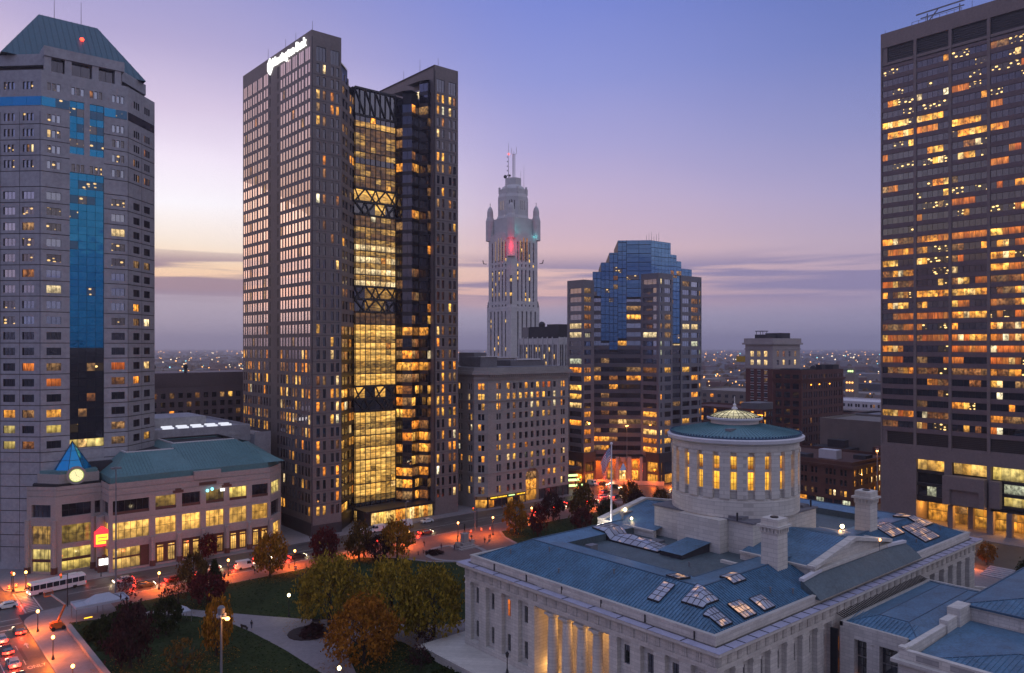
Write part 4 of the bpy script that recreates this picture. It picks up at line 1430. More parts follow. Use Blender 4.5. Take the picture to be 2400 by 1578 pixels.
    for i, (F, zt, n) in enumerate(fac):
        by.q([F.at(0, 0.4, 0), F.at(F.L, 0.4, 0), F.at(F.L, 0.4, zt - 1), F.at(0, 0.4, zt - 1)])
        by.q([F.at(0, -0.02, zt - 1.2), F.at(F.L, -0.02, zt - 1.2), F.at(F.L, 1.5, zt), F.at(0, 1.5, zt)])
        for z in floors:
            if z > zt - 4:
                continue
            spandrel(F, 0.0, F.L, -0.06, 0.3, z - 1.25, z - 0.04, 'granite_dark' if i in (1, 3) else 'bronze')
            on = bay_tone(z)
            for k in range(n):
                a, b = F.L * k / n + 0.08, F.L * (k + 1) / n - 0.08
                m_ = on if R.random() < 0.7 else bay_tone(z)
                if i in (1, 3) and z > 66 and R.random() < 0.8: m_ = 'glass_soft'
                BW.add(F, a, b, z, z + 2.75, m_, 0.12, 2 if b - a > 1.2 else 1)
    by.q([(146.3, 229.5, 147.5), (148.5, 226.6, 147.5), (152.5, 228.4, 147.5), (152.5, 236, 148), (146.3, 236, 148)])
    by.q([(152.5, 228.4, 152), (154.0, 225.0, 152), (157.8, 226.4, 152), (157.8, 236, 152.4), (152.5, 236, 152.4)])
    by.build('bay', ['bronze', 'granite_rose'], t)
    BW.finish()
    # ---------------- atrium front
    AF = Face((129.4, 232.0), (145.4, 232.0))
    AW = Wins(t, 'atrium_pane', 'steel_dark')
    zones = [(137.0, 112.3, 1), (103.4, 79.2, 2), (70.6, 45.5, 3), (37.0, 0.2, 4)]
    trus = [(146.0, 137.0, 0), (112.3, 103.4, 1), (79.2, 70.6, 1), (45.5, 37.0, 1)]
    nc = 8
    cw = AF.L / nc
    for zt, zb, kind in zones:
        n = round((zt - zb) / 2.03)
        h = (zt - zb) / n
        for j in range(n):
            z = zb + j * h
            row = R.random()
            for i in range(nc):
                if kind == 1:
                    edge = i in (0, 1, 6, 7)
                    m_ = pick([(0.4, 'atrium_bright'), (0.6, 'atrium_mid')]) if j == n - 2 else ('atrium_mid' if edge and row < 0.45 else 'glass_soft' if row > 0.55 else 'atrium_low')
                elif kind == 2:
                    m_ = ('lit_pale' if j % 2 == 0 else 'atrium_mid') if j < n - 4 else ('atrium_mid' if j % 3 == 0 else 'atrium_low')
                elif kind == 3:
                    m_ = ('atrium_bright' if row < 0.7 else 'atrium_mid') if j < n - 2 else 'atrium_low'
                else:
                    m_ = 'atrium_bright' if row < 0.62 else 'atrium_mid'
                    if 3.5 < z < 6:
                        m_ = 'glass_dark'
                if R.random() < 0.07: m_ = pick([(0.5, 'atrium_mid'), (0.5, 'lit_warm')])
                AW.add(AF, i * cw + 0.03, (i + 1) * cw - 0.03, z + 0.03, z + h - 0.03, m_, 0.3)
    AW.finish()
    fr = MB()
    for i in range(nc + 1):
        wd = 0.16 if i % 2 == 0 else 0.09
        u = min(max(i * cw, wd), AF.L - wd)
        for zt, zb, _ in zones:
            AF.box(fr, u - wd / 2, u + wd / 2, 0.02, 0.34, zb, zt)
    for zt, zb, _ in zones:
        n = round((zt - zb) / 4.06)
        for j in range(1, n):
            z = zb + (zt - zb) * j / n
            AF.box(fr, 0.01, AF.L - 0.01, 0.1, 0.33, z - (0.16 if j % 2 else 0.08), z + (0.16 if j % 2 else 0.08))
    fr.build('atrium_mullion', 'steel_dark', t)
    # truss storeys
    tg = Wins(t, 'truss_pane', 'steel_dark')
    def tbar(*a):
        b_ = MB(); b_.bar(*a); b_.build('truss_member', 'steel_dark', t)
    def tbox(*a):
        b_ = MB(); AF.box(b_, *a); b_.build('truss_chord', 'steel_dark', t)
    for zt, zb, kind in trus:
        half = (zt + zb) / 2
        tb_rows = ((half, zt), (zb, half)) if kind else ((zb, zt),)
        for r_, (za, zc) in enumerate(tb_rows):
            n = 4
            for i in range(n):
                ua, ub = AF.L * i / n, AF.L * (i + 1) / n
                if kind:
                    on = pick([(0.5, 'atrium_bright'), (0.5, 'atrium_mid')]) if (r_ == 0 or i in (1, 2)) and not (zt < 50 and r_ == 1) and R.random() < 0.8 else 'glass_dark'
                else:
                    on = 'glass_dark'
                tg.add(AF, ua + 0.05, ub - 0.05, za + 0.25, zc - 0.25, on, 0.6)
                p, q_ = ((ua, za), (ub, zc)) if (i + r_) % 2 == 0 else ((ua, zc), (ub, za))
                if not kind:
                    p, q_ = (ua, zc), (ub, za)
                a_, b_ = AF.at(p[0], 0.3, p[1]), AF.at(q_[0], 0.3, q_[1])
                tbar(a_, b_, 0.4, 0.5 if kind else 0.25)
                if kind:
                    um = (ua + ub) / 2
                    tbar(AF.at(um, 0.42, za), AF.at(ub if (i + r_) % 2 else ua, 0.42, zc), 0.3, 0.45)
        for z in ({zt, zb, half} if kind else {zt, zb}):
            tbox(0.0, AF.L, -0.05, 0.55, z - 0.35, z + 0.35)
        if not kind:
            for i in range(9):
                tbox(AF.L * i / 8 - 0.08, AF.L * i / 8 + 0.08, 0.1, 0.5, zb, zt)
    tg.finish()
    bk = MB(); AF.box(bk, 0.05, AF.L - 0.05, 1.0, 3.9, 0, 144.6); AF.box(bk, -0.5, AF.L + 10, 0.9, 4.2, 144.6, 146.2)
    bk.build('atrium_body', 'bronze', t)
    # street-level glazing
    EF = Face((125.0, 222.6), (155.0, 222.6))
    EW = Wins(t, 'entrance_pane', 'steel_dark')
    for i in range(16):
        if i < 3: continue
        EW.add(EF, i * 1.87 + 0.05, i * 1.87 + 1.8, 0.3, 4.2, pick([(0.5, 'lit_yellow'), (0.4, 'lit_warm'), (0.1, 'lit_shop')]), 1.0, 2)
    EW.finish()
    cn = MB(); EF.box(cn, 3, 30, -0.4, 9.0, 4.5, 5.2); EF.box(cn, 3, 30, 1.2, 6, 0.1, 4.45); cn.build('entrance_canopy', 'steel_dark', t)
    bs = MB()
    Face((X0, Y1), (X0, Y0)).box(bs, 0, 54.9, -0.25, 0.0, 0, 4.2); FA.box(bs, -0.25, 10.2, -0.25, -0.0, 0, 3.4)
    bs.build('plinth', 'granite_dark', t)
    W.finish()
    antennas(t, [(111, 226, 157, 4), (112, 262, 157, 6), (113, 250, 157, 6), (112, 240, 157, 5), (160, 250, 157, 6), (158, 236, 157, 6), (159, 226, 157, 4)])
    # balcony slabs in front of the low dark recess of the left bay
    return t


twin_tower()


def roof_sign():
    LF = Face((109.3, 277.9), (109.3, 223.1))
    s = empty('illuminated_sign', LF.at(37, -0.3, 154), 'white illuminated bank lettering with a hexagon mark along the top edge of the twin tower', 'sign')
    base = Vector(LF.at(37, -0.3, 154))
    cu = bpy.data.curves.new('letter', 'FONT')
    word, z0, size = 'Huntington Bank', 153.0, 4.1
    # measure the glyph advances once, then lay every letter out as its own object
    def glyph(ch):
        cu.body = ch
        cu.size = size
        cu.extrude = 0.25
        cu.offset = 0.05
        tmp = bpy.data.objects.new('glyph', cu)
        C.objects.link(tmp)
        dg = bpy.context.evaluated_depsgraph_get()
        me = bpy.data.meshes.new_from_object(tmp.evaluated_get(dg))
        bpy.data.objects.remove(tmp)
        return me
    adv = {}
    meshes = {}
    for ch in set(word):
        if ch == ' ':
            adv[ch] = 0.32 * size; continue
        me = glyph(ch)
        xs = [v.co.x for v in me.vertices]
        meshes[ch] = (me, min(xs))
        adv[ch] = max(xs) - min(xs) + 0.16 * size * 0.45
        me.materials.clear(); me.materials.append(M['white_glow'])
    total = sum(adv[c] for c in word)
    k = (51.9 - 26.8) / total
    u = 26.8
    for ch in word:
        if ch != ' ':
            me, mn = meshes[ch]
            o = bpy.data.objects.new('letter', me)
            C.objects.link(o)
            o.parent = s
            o.location = Vector(LF.at(u - mn * k, -0.3, z0)) - base
            o.rotation_euler = (PI / 2, 0, LF.ang)
            o.scale = (k, 1, 1)
        u += adv[ch] * k
    bpy.data.curves.remove(cu)
    hx = MB()
    pts = [(24.3, 150.9), (26.1, 152.6), (26.1, 155.0), (24.3, 156.6), (22.5, 155.0), (22.5, 152.6)]
    hx.hexa([LF.at(u, -0.05, z) for u, z in pts], [LF.at(u, -0.5, z) for u, z in pts])
    hx.build('hexagon_mark', 'white_glow', s)


roof_sign()


# ================================================================== STONE OFFICE BLOCK WITH ARCHED DOOR
def stone_block():
    t = empty('stone_block', (195, 235, 0), 'twelve storey buff stone office block with deep cornice and tall arched doorway', 'building')
    Yf = 220.5
    a, b, c, d = (173.5, 262), (173.5, 224.0), (177.2, 220.5), (218.2, 220.5)
    P = [a, b, c, d, (218.2, 262)]
    ZT = 49.5
    wl = MB(); W = Wins(t)
    F = Face(c, d); Ch = Face(b, c); L = Face(a, b); Rr = Face(d, (218.2, 262))
    zrow = [(43.2, 45.4), (39.5, 41.6), (35.8, 38.1), (32.1, 34.3), (28.3, 30.5), (24.3, 26.7), (20.9, 22.8), (16.8, 19.0), (13.1, 15.7), (9.4, 11.5), (5.2, 7.7)]
    zrow = [(round(a_, 2), round(b_, 2)) for a_, b_ in zrow]
    X = lambda x: x - 177.2
    single = [(186.2, 187.6), (189.1, 190.5), (192.2, 193.7), (195.1, 196.6), (198.1, 199.5), (201.0, 202.5), (204.1, 205.5), (206.9, 208.4), (209.9, 211.3)]
    single = [(X(p), X(q_)) for p, q_ in single]
    dl = [(X(181.2), X(182.1)), (X(182.4), X(183.3))]
    dr = [(X(214.0), X(215.0)), (X(215.2), X(216.3))]
    def tone(z):
        if z > 39: return pick([(0.22, 'glass_dark'), (0.78, 'lit_warm')]) if z < 42 else pick([(0.35, 'glass_dark'), (0.35, 'lit_warm'), (0.3, 'lit_orange')])
        if 20 < z < 23 or 16 < z < 17: return pick([(0.5, 'glass_dark'), (0.4, 'lit_warm'), (0.1, 'lit_dim')])
        return pick([(0.70, 'glass_dark'), (0.20, 'lit_warm'), (0.10, 'lit_dim')])
    arch = (X(195.6), X(202.2))
    skip = lambda u, z: z < 12.5 and arch[0] - 0.6 < u < arch[1] + 0.3
    grs = [(46.4, 46.6), (38.5, 38.7), (34.9, 35.1), (19.4, 19.6), (12.1, 12.3)]
    # wall left and right of the arch, and above it
    za = 13.0
    cols = single + dl + dr
    for (u0, u1, z0, z1) in wall(wl, F, za, ZT, cols, [r for r in zrow if r[0] > za], 0.35, 0, grooves=[g_ for g_ in grs if g_[0] > za]):
        W.add(F, u0, u1, z0, z1, tone(z0), 0.34, 1, 2)
    for ua, ub in ((0, arch[0]), (arch[1], F.L)):
        cc = [x for x in cols if ua < x[0] and x[1] < ub]
        for (u0, u1, z0, z1) in wall(wl, F, 4.2, za, cc, [r for r in zrow if r[0] < za], 0.35, 0, u0=ua, u1=ub):
            W.add(F, u0, u1, z0, z1, tone(z0), 0.34, 1, 2)
    # arch ring: spandrels built as a fan
    um, rad, spr = (arch[0] + arch[1]) / 2, (arch[1] - arch[0]) / 2, za - 3.5
    n = 14
    for i in range(n):
        a0, a1 = PI * i / n, PI * (i + 1) / n
        p0, p1 = (um - rad * math.cos(a0), spr + rad * math.sin(a0)), (um - rad * math.cos(a1), spr + rad * math.sin(a1))
        wl.q([F.at(p0[0], 0, p0[1]), F.at(p1[0], 0, p1[1]), F.at(p1[0], 0, za), F.at(p0[0], 0, za)])
        wl.q([F.at(p0[0], 0, p0[1]), F.at(p0[0], 1.6, p0[1]), F.at(p1[0], 1.6, p1[1]), F.at(p1[0], 0, p1[1])])
    for u in (arch[0], arch[1]):
        wl.q([F.at(u, 0, 0), F.at(u, 1.6, 0), F.at(u, 1.6, spr), F.at(u, 0, spr)])
    # hidden and side walls
    pairsL = []
    for k in range(6):
        u = L.L - 3.6 - 6.0 * k
        pairsL += [(u, u + 1.1), (u + 1.35, u + 2.45)]
    for (u0, u1, z0, z1) in wall(wl, L, 0, ZT, pairsL, zrow, 0.35):
        W.add(L, u0, u1, z0, z1, pick([(0.56, 'glass_dark'), (0.38, 'lit_warm'), (0.06, 'lit_dim')]), 0.34, 1, 2)
    for (u0, u1, z0, z1) in wall(wl, Ch, 4.2, ZT, [(1.5, 2.5), (2.75, 3.75)], zrow, 0.35, 0, grooves=grs):
        W.add(Ch, u0, u1, z0, z1, tone(z0), 0.34, 1, 2)
    wall(wl, Rr, 0, ZT, [], [], 0.3)
    core(wl, P, 0, ZT - 1, 1.9, 0)
    wl.build('wall', 'buff_stone', t)
    W.finish()
    dr_ = Wins(t, 'door_glass')
    for z0, z1, m_ in ((0.2, 4.0, 'lit_lobby'), (4.3, 8.0, 'lit_warm'), (8.3, 11.0, 'lit_dim')):
        dr_.add(F, arch[0] + 0.05, arch[1] - 0.05, z0, z1, m_, 1.5, 4, 1)
    dr_.finish()
    # cornice and attic
    co = MB()
    def ring(out, z0, z1):
        pts = [(173.5 - out, 262), (173.5 - out, 224.0 - out * 0.4), (177.2 - out * 0.4, 220.5 - out), (218.2 + out, 220.5 - out), (218.2 + out, 262)]
        co.prism(pts, z0, z1)
    ring(0.4, 46.9, 47.4); co.build('string_course', 'buff_stone', t); co = MB(); ring(1.3, 48.6, 49.3); ring(0.9, 49.3, 50.0); ring(0.0, 50.0, 51.2)
    for k in range(40):
        u = 0.4 + k * 1.02
        b_ = MB(); F.box(b_, u, u + 0.45, -1.0, 0.0, 47.7, 48.6); b_.build('dentil', 'buff_stone', t)
    co.build('cornice', 'buff_stone', t); co = MB(); ring(0.35, 38.9, 39.2); co.build('string_course', 'buff_stone', t); co = MB(); ring(0.25, 12.55, 12.8); co.build('string_course', 'buff_stone', t)
    for i in range(8):
        u = (single[i][1] + single[i + 1][0]) / 2
        b_ = MB(); b_.tube(F.at(u, -0.12, 39.5), F.at(u, -0.12, 45.4), 0.42, n=8); b_.build('half_column', 'buff_stone', t)
    rf = MB(); rf.prism(P, 51.2, 51.3); rf.box(178, 226, 51.3, 186, 238, 55.0); rf.box(196, 230, 51.3, 214, 245, 53.6)
    rf.box(186, 240, 51.3, 192, 250, 56.5)
    rf.build('roof', 'roof_grey', t)
    wf = MB(); wf.box(199, 229.5, 53.6, 211.5, 231, 54.2); wf.box(178, 225.6, 55.0, 187, 227.2, 55.3); wf.build('roof_edge', 'white_trim', t)
    # shops at street level
    sh = Wins(t, 'shop_window')
    SF = Face(c, d)
    for i in range(6):
        sh.add(SF, 0.4 + 3.0 * i, 3.0 + 3.0 * i, 0.3, 3.0, pick([(0.6, 'lit_lobby'), (0.4, 'glass_dark')]), 0.3, 3)
    for i in range(5):
        sh.add(SF, arch[1] + 0.8 + 3.1 * i, arch[1] + 3.4 + 3.1 * i, 0.3, 3.9, pick([(0.45, 'lit_lobby'), (0.55, 'glass_dark')]), 0.3, 3)
    sh.add(Ch, 0.4, 4.6, 0.3, 3.0, 'lit_lobby', 0.3, 4)
    sh.finish()
    pl = MB()
    for i in range(7): SF.box(pl, 0.0 + 3.0 * i, 0.38 + 3.0 * i, 0.0, 0.6, 0, 4.2)
    for i in range(6): SF.box(pl, arch[1] + 0.4 + 3.1 * i, arch[1] + 0.78 + 3.1 * i, 0.0, 0.6, 0, 4.2)
    SF.box(pl, 0, arch[0], 0.02, 0.6, 3.1, 4.19); SF.box(pl, arch[1], SF.L, 0.02, 0.6, 4.0, 4.19)
    pl.build('shop_pier', 'granite_dark', t)
    for k, (ua, ub, m_) in enumerate(((0.8, 4.0, 'neon_yellow'), (4.4, 8.6, 'neon_yellow'), (9.4, 12.4, 'garage_green'), (13.2, 17.6, 'neon_yellow'))):
        aw = MB()
        n = 6
        for j in range(n):
            u = ua + (ub - ua) * (j + 0.5) / n
            aw.ball(SF.at(u, -0.5, 3.7), 0.22, 0, 6, 4)
        aw.build('marquee_lamp', m_, t)
    an = MB(); SF.box(an, 0.6, 18, -1.1, 0.0, 3.1, 3.35); an.build('awning', 'granite_dark', t)


stone_block()


def garage_entry():
    t = empty('garage_entrance', (222, 226, 0), 'bright green-white lit drive-in canopy beside the stone block', 'building')
    mb = MB(); mb.box(218.6, 224, 0, 219.2, 244, 8.5); mb.box(218.6, 226, 8.0, 231, 244, 9.2); mb.box(219.3, 243, 0, 231, 244, 8.0); mb.build('frame', 'roof_dark', t)
    for z, y in ((2.2, 225.0), (4.2, 226.5), (5.8, 228.0)):
        mb = MB(); mb.hexa([(219.4, y, z), (229.5, y - 1.5, z - 0.5), (229.5, y - 1.2, z - 0.5), (219.4, y + 0.3, z)],
                           [(219.4, y, z + 0.9), (229.5, y - 1.5, z + 0.4), (229.5, y - 1.2, z + 0.4), (219.4, y + 0.3, z + 0.9)])
        mb.build('light_strip', 'garage_green', t)


garage_entry()

# ================================================================== ART DECO TOWER
def deco_tower():
    t = empty('deco_tower', (334, 389, 0), 'pale stone art deco tower with corner turrets, octagonal crown and roof masts', 'building')
    X, Y = 320.0, 375.0
    wl = MB(); W = Wins(t)
    # lower square shaft with chamfered far corners, upper shaft set in behind sloped shoulders
    def shaft(x, y, s, ch, z0, z1, strips, rows, pw):
        P = [(x, y + s - ch), (x, y), (x + s - ch, y), (x + s, y + ch), (x + s, y + s), (x + ch, y + s)]
        L, F, Cr = Face(P[0], P[1]), Face(P[1], P[2]), Face(P[2], P[3])
        Cl = Face(P[5], P[0])
        for G in (L, F):
            w = G.L
            off = 3.3 if G is L else 5.2
            cols = [(off + k * (w - 8.5) / 4.2, off + k * (w - 8.5) / 4.2 + pw) for k in range(strips)]
            for (u0, u1, a, b) in wall(wl, G, z0, z1, cols, rows, 0.55, 0, mr=0):
                n = max(1, round((b - a) / 3.6))
                h = (b - a) / n
                for j in range(n):
                    W.add(G, u0, u1, a + j * h, a + j * h + 2.1 if n > 1 else b, pick([(0.80, 'glass_dark'), (0.16, 'lit_yellow'), (0.04, 'lit_dim')]), 0.5)
                    if n > 1:
                        G.box(wl, u0, u1, 0.42, 0.8, a + j * h + 2.1, a + (j + 1) * h, 1)
        for G in (Cl, Cr, Face(P[3], P[4]), Face(P[4], P[5])):
            if G.L > 2.5 and G in (Cl, Cr):
                for (u0, u1, a, b) in wall(wl, G, z0, z1, [(G.L * 0.42, G.L * 0.42 + pw * 0.8)], rows, 0.5, 0):
                    W.add(G, u0, u1, a, b, 'glass_dark', 0.45)
            else:
                wall(wl, G, z0, z1, [], [])
        core(wl, P, z0, z1 - 0.1, 1.1)
        wl.q([(p[0], p[1], z1) for p in P])
        return P
    rowsL = [(12, 49), (52.5, 81.5)]
    shaft(X, Y, 27.2, 3.0, 0, 84.4, 5, rowsL, 1.25)
    x2, y2, s2 = X + 0.1, Y + 0.1, 24.2
    x2, y2 = X + 0.05, Y + 0.05
    P2 = shaft(x2, y2, s2, 1.6, 84.41, 128.0, 5, [(84.6, 85.8), (88.0, 108.2), (110.0, 111.8), (113.2, 126.0)], 1.2)
    wl.build('wall', ['tower_stone', 'granite_dark'], t)
    W.finish()
    # shoulders, corner buttress with its little pyramid
    sh = MB()
    sh.hexa([(X, Y + 27.2 - 3, 84.4), (X + 3, Y + 27.2, 84.4), (X + 3.2, Y + 24.3, 84.4), (X + 0.2, Y + 24.2, 84.4)],
            [(X + 1, Y + 24.6, 88.4), (X + 2, Y + 24.8, 88.4), (X + 2.4, Y + 24.2, 88.4), (X + 1, Y + 24.1, 88.4)])
    sh.hexa([(X + 24.2, Y, 84.4), (X + 27.2, Y + 3, 84.4), (X + 24.4, Y + 3.2, 84.4), (X + 24.2, Y + 0.2, 84.4)],
            [(X + 24.3, Y + 1, 88.4), (X + 24.8, Y + 2, 88.4), (X + 24.3, Y + 2.4, 88.4), (X + 24.1, Y + 1, 88.4)])
    # corner mass at the near edge
    bz = 84.0
    def butt(d0, z0, z1, top=0.0):
        pts = [(X - 0.5, Y + d0), (X - 0.5, Y - 0.5), (X + d0, Y - 0.5), (X + d0, Y + 1.0), (X + 1.0, Y + d0)]
        if top:
            cx, cy = X + 0.6, Y + 0.6
            sh.hexa([(p[0], p[1], z0) for p in pts], [(cx + (p[0] - cx) * 0.08, cy + (p[1] - cy) * 0.08, z0 + top) for p in pts])
        else:
            sh.prism(pts, z0, z1)
    butt(4.3, 0, bz); butt(4.3, bz, bz, 5.0)
    sh.prism([(X - 0.25, Y + 3.3), (X - 0.25, Y - 0.25), (X + 3.3, Y - 0.25), (X + 3.3, Y + 0.8), (X + 0.8, Y + 3.3)], 84, 118.6)
    sh.build('corner_buttress', 'tower_stone', t)
    for z0, z1, lit_ in ((86, 104, ((100, 102), (91, 93))),):
        mb = MB()
        mb.tube((X - 0.32, Y - 0.32, z0), (X - 0.32, Y - 0.32, z1), 0.75, n=6); mb.build('corner_window', 'glass_dark', t)
        for a, b in lit_:
            mb = MB(); mb.tube((X - 0.4, Y - 0.4, a), (X - 0.4, Y - 0.4, b), 0.75, n=6); mb.build('corner_window', 'lit_yellow', t)
    # upper stages: arched gables, turrets, octagon, crown
    up = MB()
    G2 = Wins(t, 'gable_window')
    L, F = Face((x2, y2 + s2 - 1.6), (x2, y2)), Face((x2, y2), (x2 + s2 - 1.6, y2))
    for G in (L, F):
        w = G.L
        off = 1.2 if G is L else 1.0
        n = 12
        pts = []
        for i in range(n + 1):
            u = w * i / n
            z = 128 + 4.6 * (max(0.0, math.sin(PI * i / n)) ** 0.6)
            pts.append((u, z))
        for i in range(n):
            (ua, za), (ub, zb) = pts[i], pts[i + 1]
            up.hexa([G.at(ua, 0, 127.99), G.at(ub, 0, 127.99), G.at(ub, 3.0, 127.99), G.at(ua, 3.0, 127.99)],
                    [G.at(ua, 0, za), G.at(ub, 0, zb), G.at(ub, 3.0, zb), G.at(ua, 3.0, za)])
        for k, u in enumerate((6.6, 9.6, 12.4, 15.2) if G is L else (7.4, 10.2, 13.0, 15.8)):
            G2.add(G, u, u + 1.2, 114.2, 126.2 + (2.6 if k in (1, 2) else 0.8), pick([(0.85, 'glass_dark'), (0.15, 'lit_dim')]), -0.06)
    G2.finish()
    c = (X + 13.0, Y + 13.0)
    def octo(r, z0, z1, r2=None):
        r2 = r2 or r
        q0 = [(c[0] + r * math.cos(PI / 8 + i * PI / 4), c[1] + r * math.sin(PI / 8 + i * PI / 4), z0) for i in range(8)]
        q1 = [(c[0] + r2 * math.cos(PI / 8 + i * PI / 4), c[1] + r2 * math.sin(PI / 8 + i * PI / 4), z1) for i in range(8)]
        up.hexa(q0, q1)
    up.box(c[0] - 10.4, c[1] - 10.4, 128, c[0] + 10.4, c[1] + 10.4, 142.0); octo(11.4, 142.0, 144.0, 10.5)
    octo(10.4, 143.9, 156.0); octo(10.4, 156.0, 158.4, 9.6); octo(9.6, 158.4, 161.2); octo(8.4, 161.2, 163.2, 7.2); octo(6.6, 163.2, 164.4, 5.6); octo(5.5, 164.4, 169.0)
    for i in range(8):
        a = PI / 8 + i * PI / 4
        up.box(c[0] + 9.4 * math.cos(a) - 0.5, c[1] + 9.4 * math.sin(a) - 0.5, 158.4, c[0] + 9.4 * math.cos(a) + 0.5, c[1] + 9.4 * math.sin(a) + 0.5, 162.6)
    up.build('upper_stage', 'tower_stone', t)
    # octagon slots
    OW = Wins(t, 'slot_window')
    oc = [(c[0] + 10.4 * math.cos(PI / 8 + i * PI / 4), c[1] + 10.4 * math.sin(PI / 8 + i * PI / 4)) for i in range(8)]
    for i in (3, 4, 5, 6):
        G = Face(oc[i], oc[(i + 1) % 8])
        for k in range(3):
            u = G.L / 2 + (k - 1) * 1.6 - 0.35
            OW.add(G, u, u + 0.65, 147.5, 153.4, 'glass_dark', -0.06)
    OW.finish()
    for (tx, ty) in ((X + 1.6, Y + 1.6), (X + 1.8, Y + 23.2), (X + 23.2, Y + 1.8), (X + 23, Y + 23)):
        tu = MB()
        tu.lathe(tx, ty, [(0.02, 128), (2.9, 128), (2.9, 141.0), (2.5, 142.6), (2.1, 143.8), (2.0, 147.2), (1.5, 149.2), (0.6, 150.6), (0.02, 150.7)], 12)
        tu.build('turret', 'tower_stone', t)
        st = MB(); st.tube((tx, ty, 150.5), (tx, ty, 152.4), 0.16); st.ball((tx, ty, 152.6), 0.3); st.build('finial', 'steel_dark', t)
    for (px_, py_, sx_, sy_) in ((X - 0.2, Y + 24.4, -1.5, 1.2), (X + 24.4, Y - 0.2, 1.2, -1.5)):
        eg = MB(); eg.bar((px_, py_, 113), (px_ + sx_, py_ + sy_, 113.2), 0.5, 0.4); eg.bar((px_ + sx_, py_ + sy_, 113.0), (px_ + sx_ * 1.3, py_ + sy_ * 1.3, 115.4), 0.5, 0.5)
        eg.build('eagle_bracket', 'steel_dark', t)
    # roof masts
    m1 = MB()
    b0 = (c[0] + 0.3, c[1] - 0.3)
    for dx, dy in ((-0.55, -0.55), (0.55, -0.55), (0.55, 0.55), (-0.55, 0.55)):
        m1.tube((b0[0] + dx, b0[1] + dy, 169), (b0[0] + dx, b0[1] + dy, 185.5), 0.16, n=4)
    for k in range(13):
        z = 169 + 1.27 * k
        m1.bar((b0[0] - 0.55, b0[1] - 0.55, z), (b0[0] + 0.55, b0[1] - 0.55, z + 1.2), 0.14, 0.14)
        m1.bar((b0[0] - 0.55, b0[1] + 0.55, z), (b0[0] - 0.55, b0[1] - 0.55, z + 1.2), 0.14, 0.14)
    for dx, dy, h in ((-1.0, 1.0, 4), (1.2, -1.2, 4.5), (0, 0, 2)):
        m1.bar((b0[0], b0[1], 185), (b0[0] + dx, b0[1] + dy, 185.6), 0.2, 0.2)
        m1.tube((b0[0] + dx, b0[1] + dy, 185.4), (b0[0] + dx, b0[1] + dy, 185.4 + h), 0.13, n=4)
    m1.build('lattice_mast', 'white_trim', t)
    m2 = MB()
    b1 = (c[0] - 2.2, c[1] + 2.2)
    m2.tube((b1[0], b1[1], 168.5), (b1[0], b1[1], 193), 0.22, 0.06, 5)
    for k in range(5):
        m2.ball((b1[0] - 0.5, b1[1] + 0.5, 171.5 + 3.0 * k), 0.42, 0, 6, 4)
    m2.ball((b1[0] - 1.4, b1[1] + 1.6, 170.6), 1.2, 0, 8, 5); m2.ball((b1[0] + 0.6, b1[1] - 0.6, 171.3), 0.8, 0, 8, 5)
    m2.build('aerial_pole', 'steel_dark', t)
    bc = MB(); bc.ball((b1[0] + 0.3, b1[1], 185.5), 0.6, 0, 6, 4); bc.build('beacon', 'beacon_red', t)
    wh = MB(); wh.tube((c[0] + 5, c[1] - 5, 162), (c[0] + 5, c[1] - 5, 178), 0.1, 0.05, 4); wh.tube((c[0] + 4, c[1] - 3, 168), (c[0] + 4, c[1] - 3, 174.5), 0.1, 0.05, 4); wh.build('whip_aerial', 'steel_grey', t)
    # coloured floodlights on the set-back
    def flood(loc, col, en, r=0.4):
        l = bpy.data.lights.new('floodlight', 'POINT'); l.energy = en; l.color = col; l.shadow_soft_size = r
        o = bpy.data.objects.new('floodlight', l); C.objects.link(o); o.parent = t; o.location = Vector(loc) - Vector((334, 389, 0))
    rd = MB(); rd.prism([(X - 1.4, Y + 2.8), (X - 1.4, Y - 1.4), (X + 2.8, Y - 1.4), (X + 2.8, Y - 0.4), (X - 0.4, Y + 2.8)], 116.2, 117.0); rd.build('balcony', 'tower_stone', t)
    nz = MB(); nz.hexa([(X - 0.31, Y + 2.9, 118.2), (X - 0.31, Y - 0.31, 118.2), (X + 2.9, Y - 0.31, 118.2), (X + 2.4, Y + 2.4, 118.2)],
                       [(X - 0.31, Y + 1.6, 129.6), (X - 0.31, Y - 0.31, 130.2), (X + 1.6, Y - 0.31, 129.6), (X + 1.4, Y + 1.4, 129.6)])
    nz.build('corner_niche', 'tower_stone', t)
    flood((X - 2.6, Y - 2.6, 122.5), (1.0, 0.02, 0.05), 2600)
    flood((X + 20, Y - 1.5, 130.5), (0.05, 0.8, 0.85), 110)
    flood((X + 5.5, Y - 1.5, 134.0), (0.05, 0.8, 0.85), 160)
    return t


deco_tower()


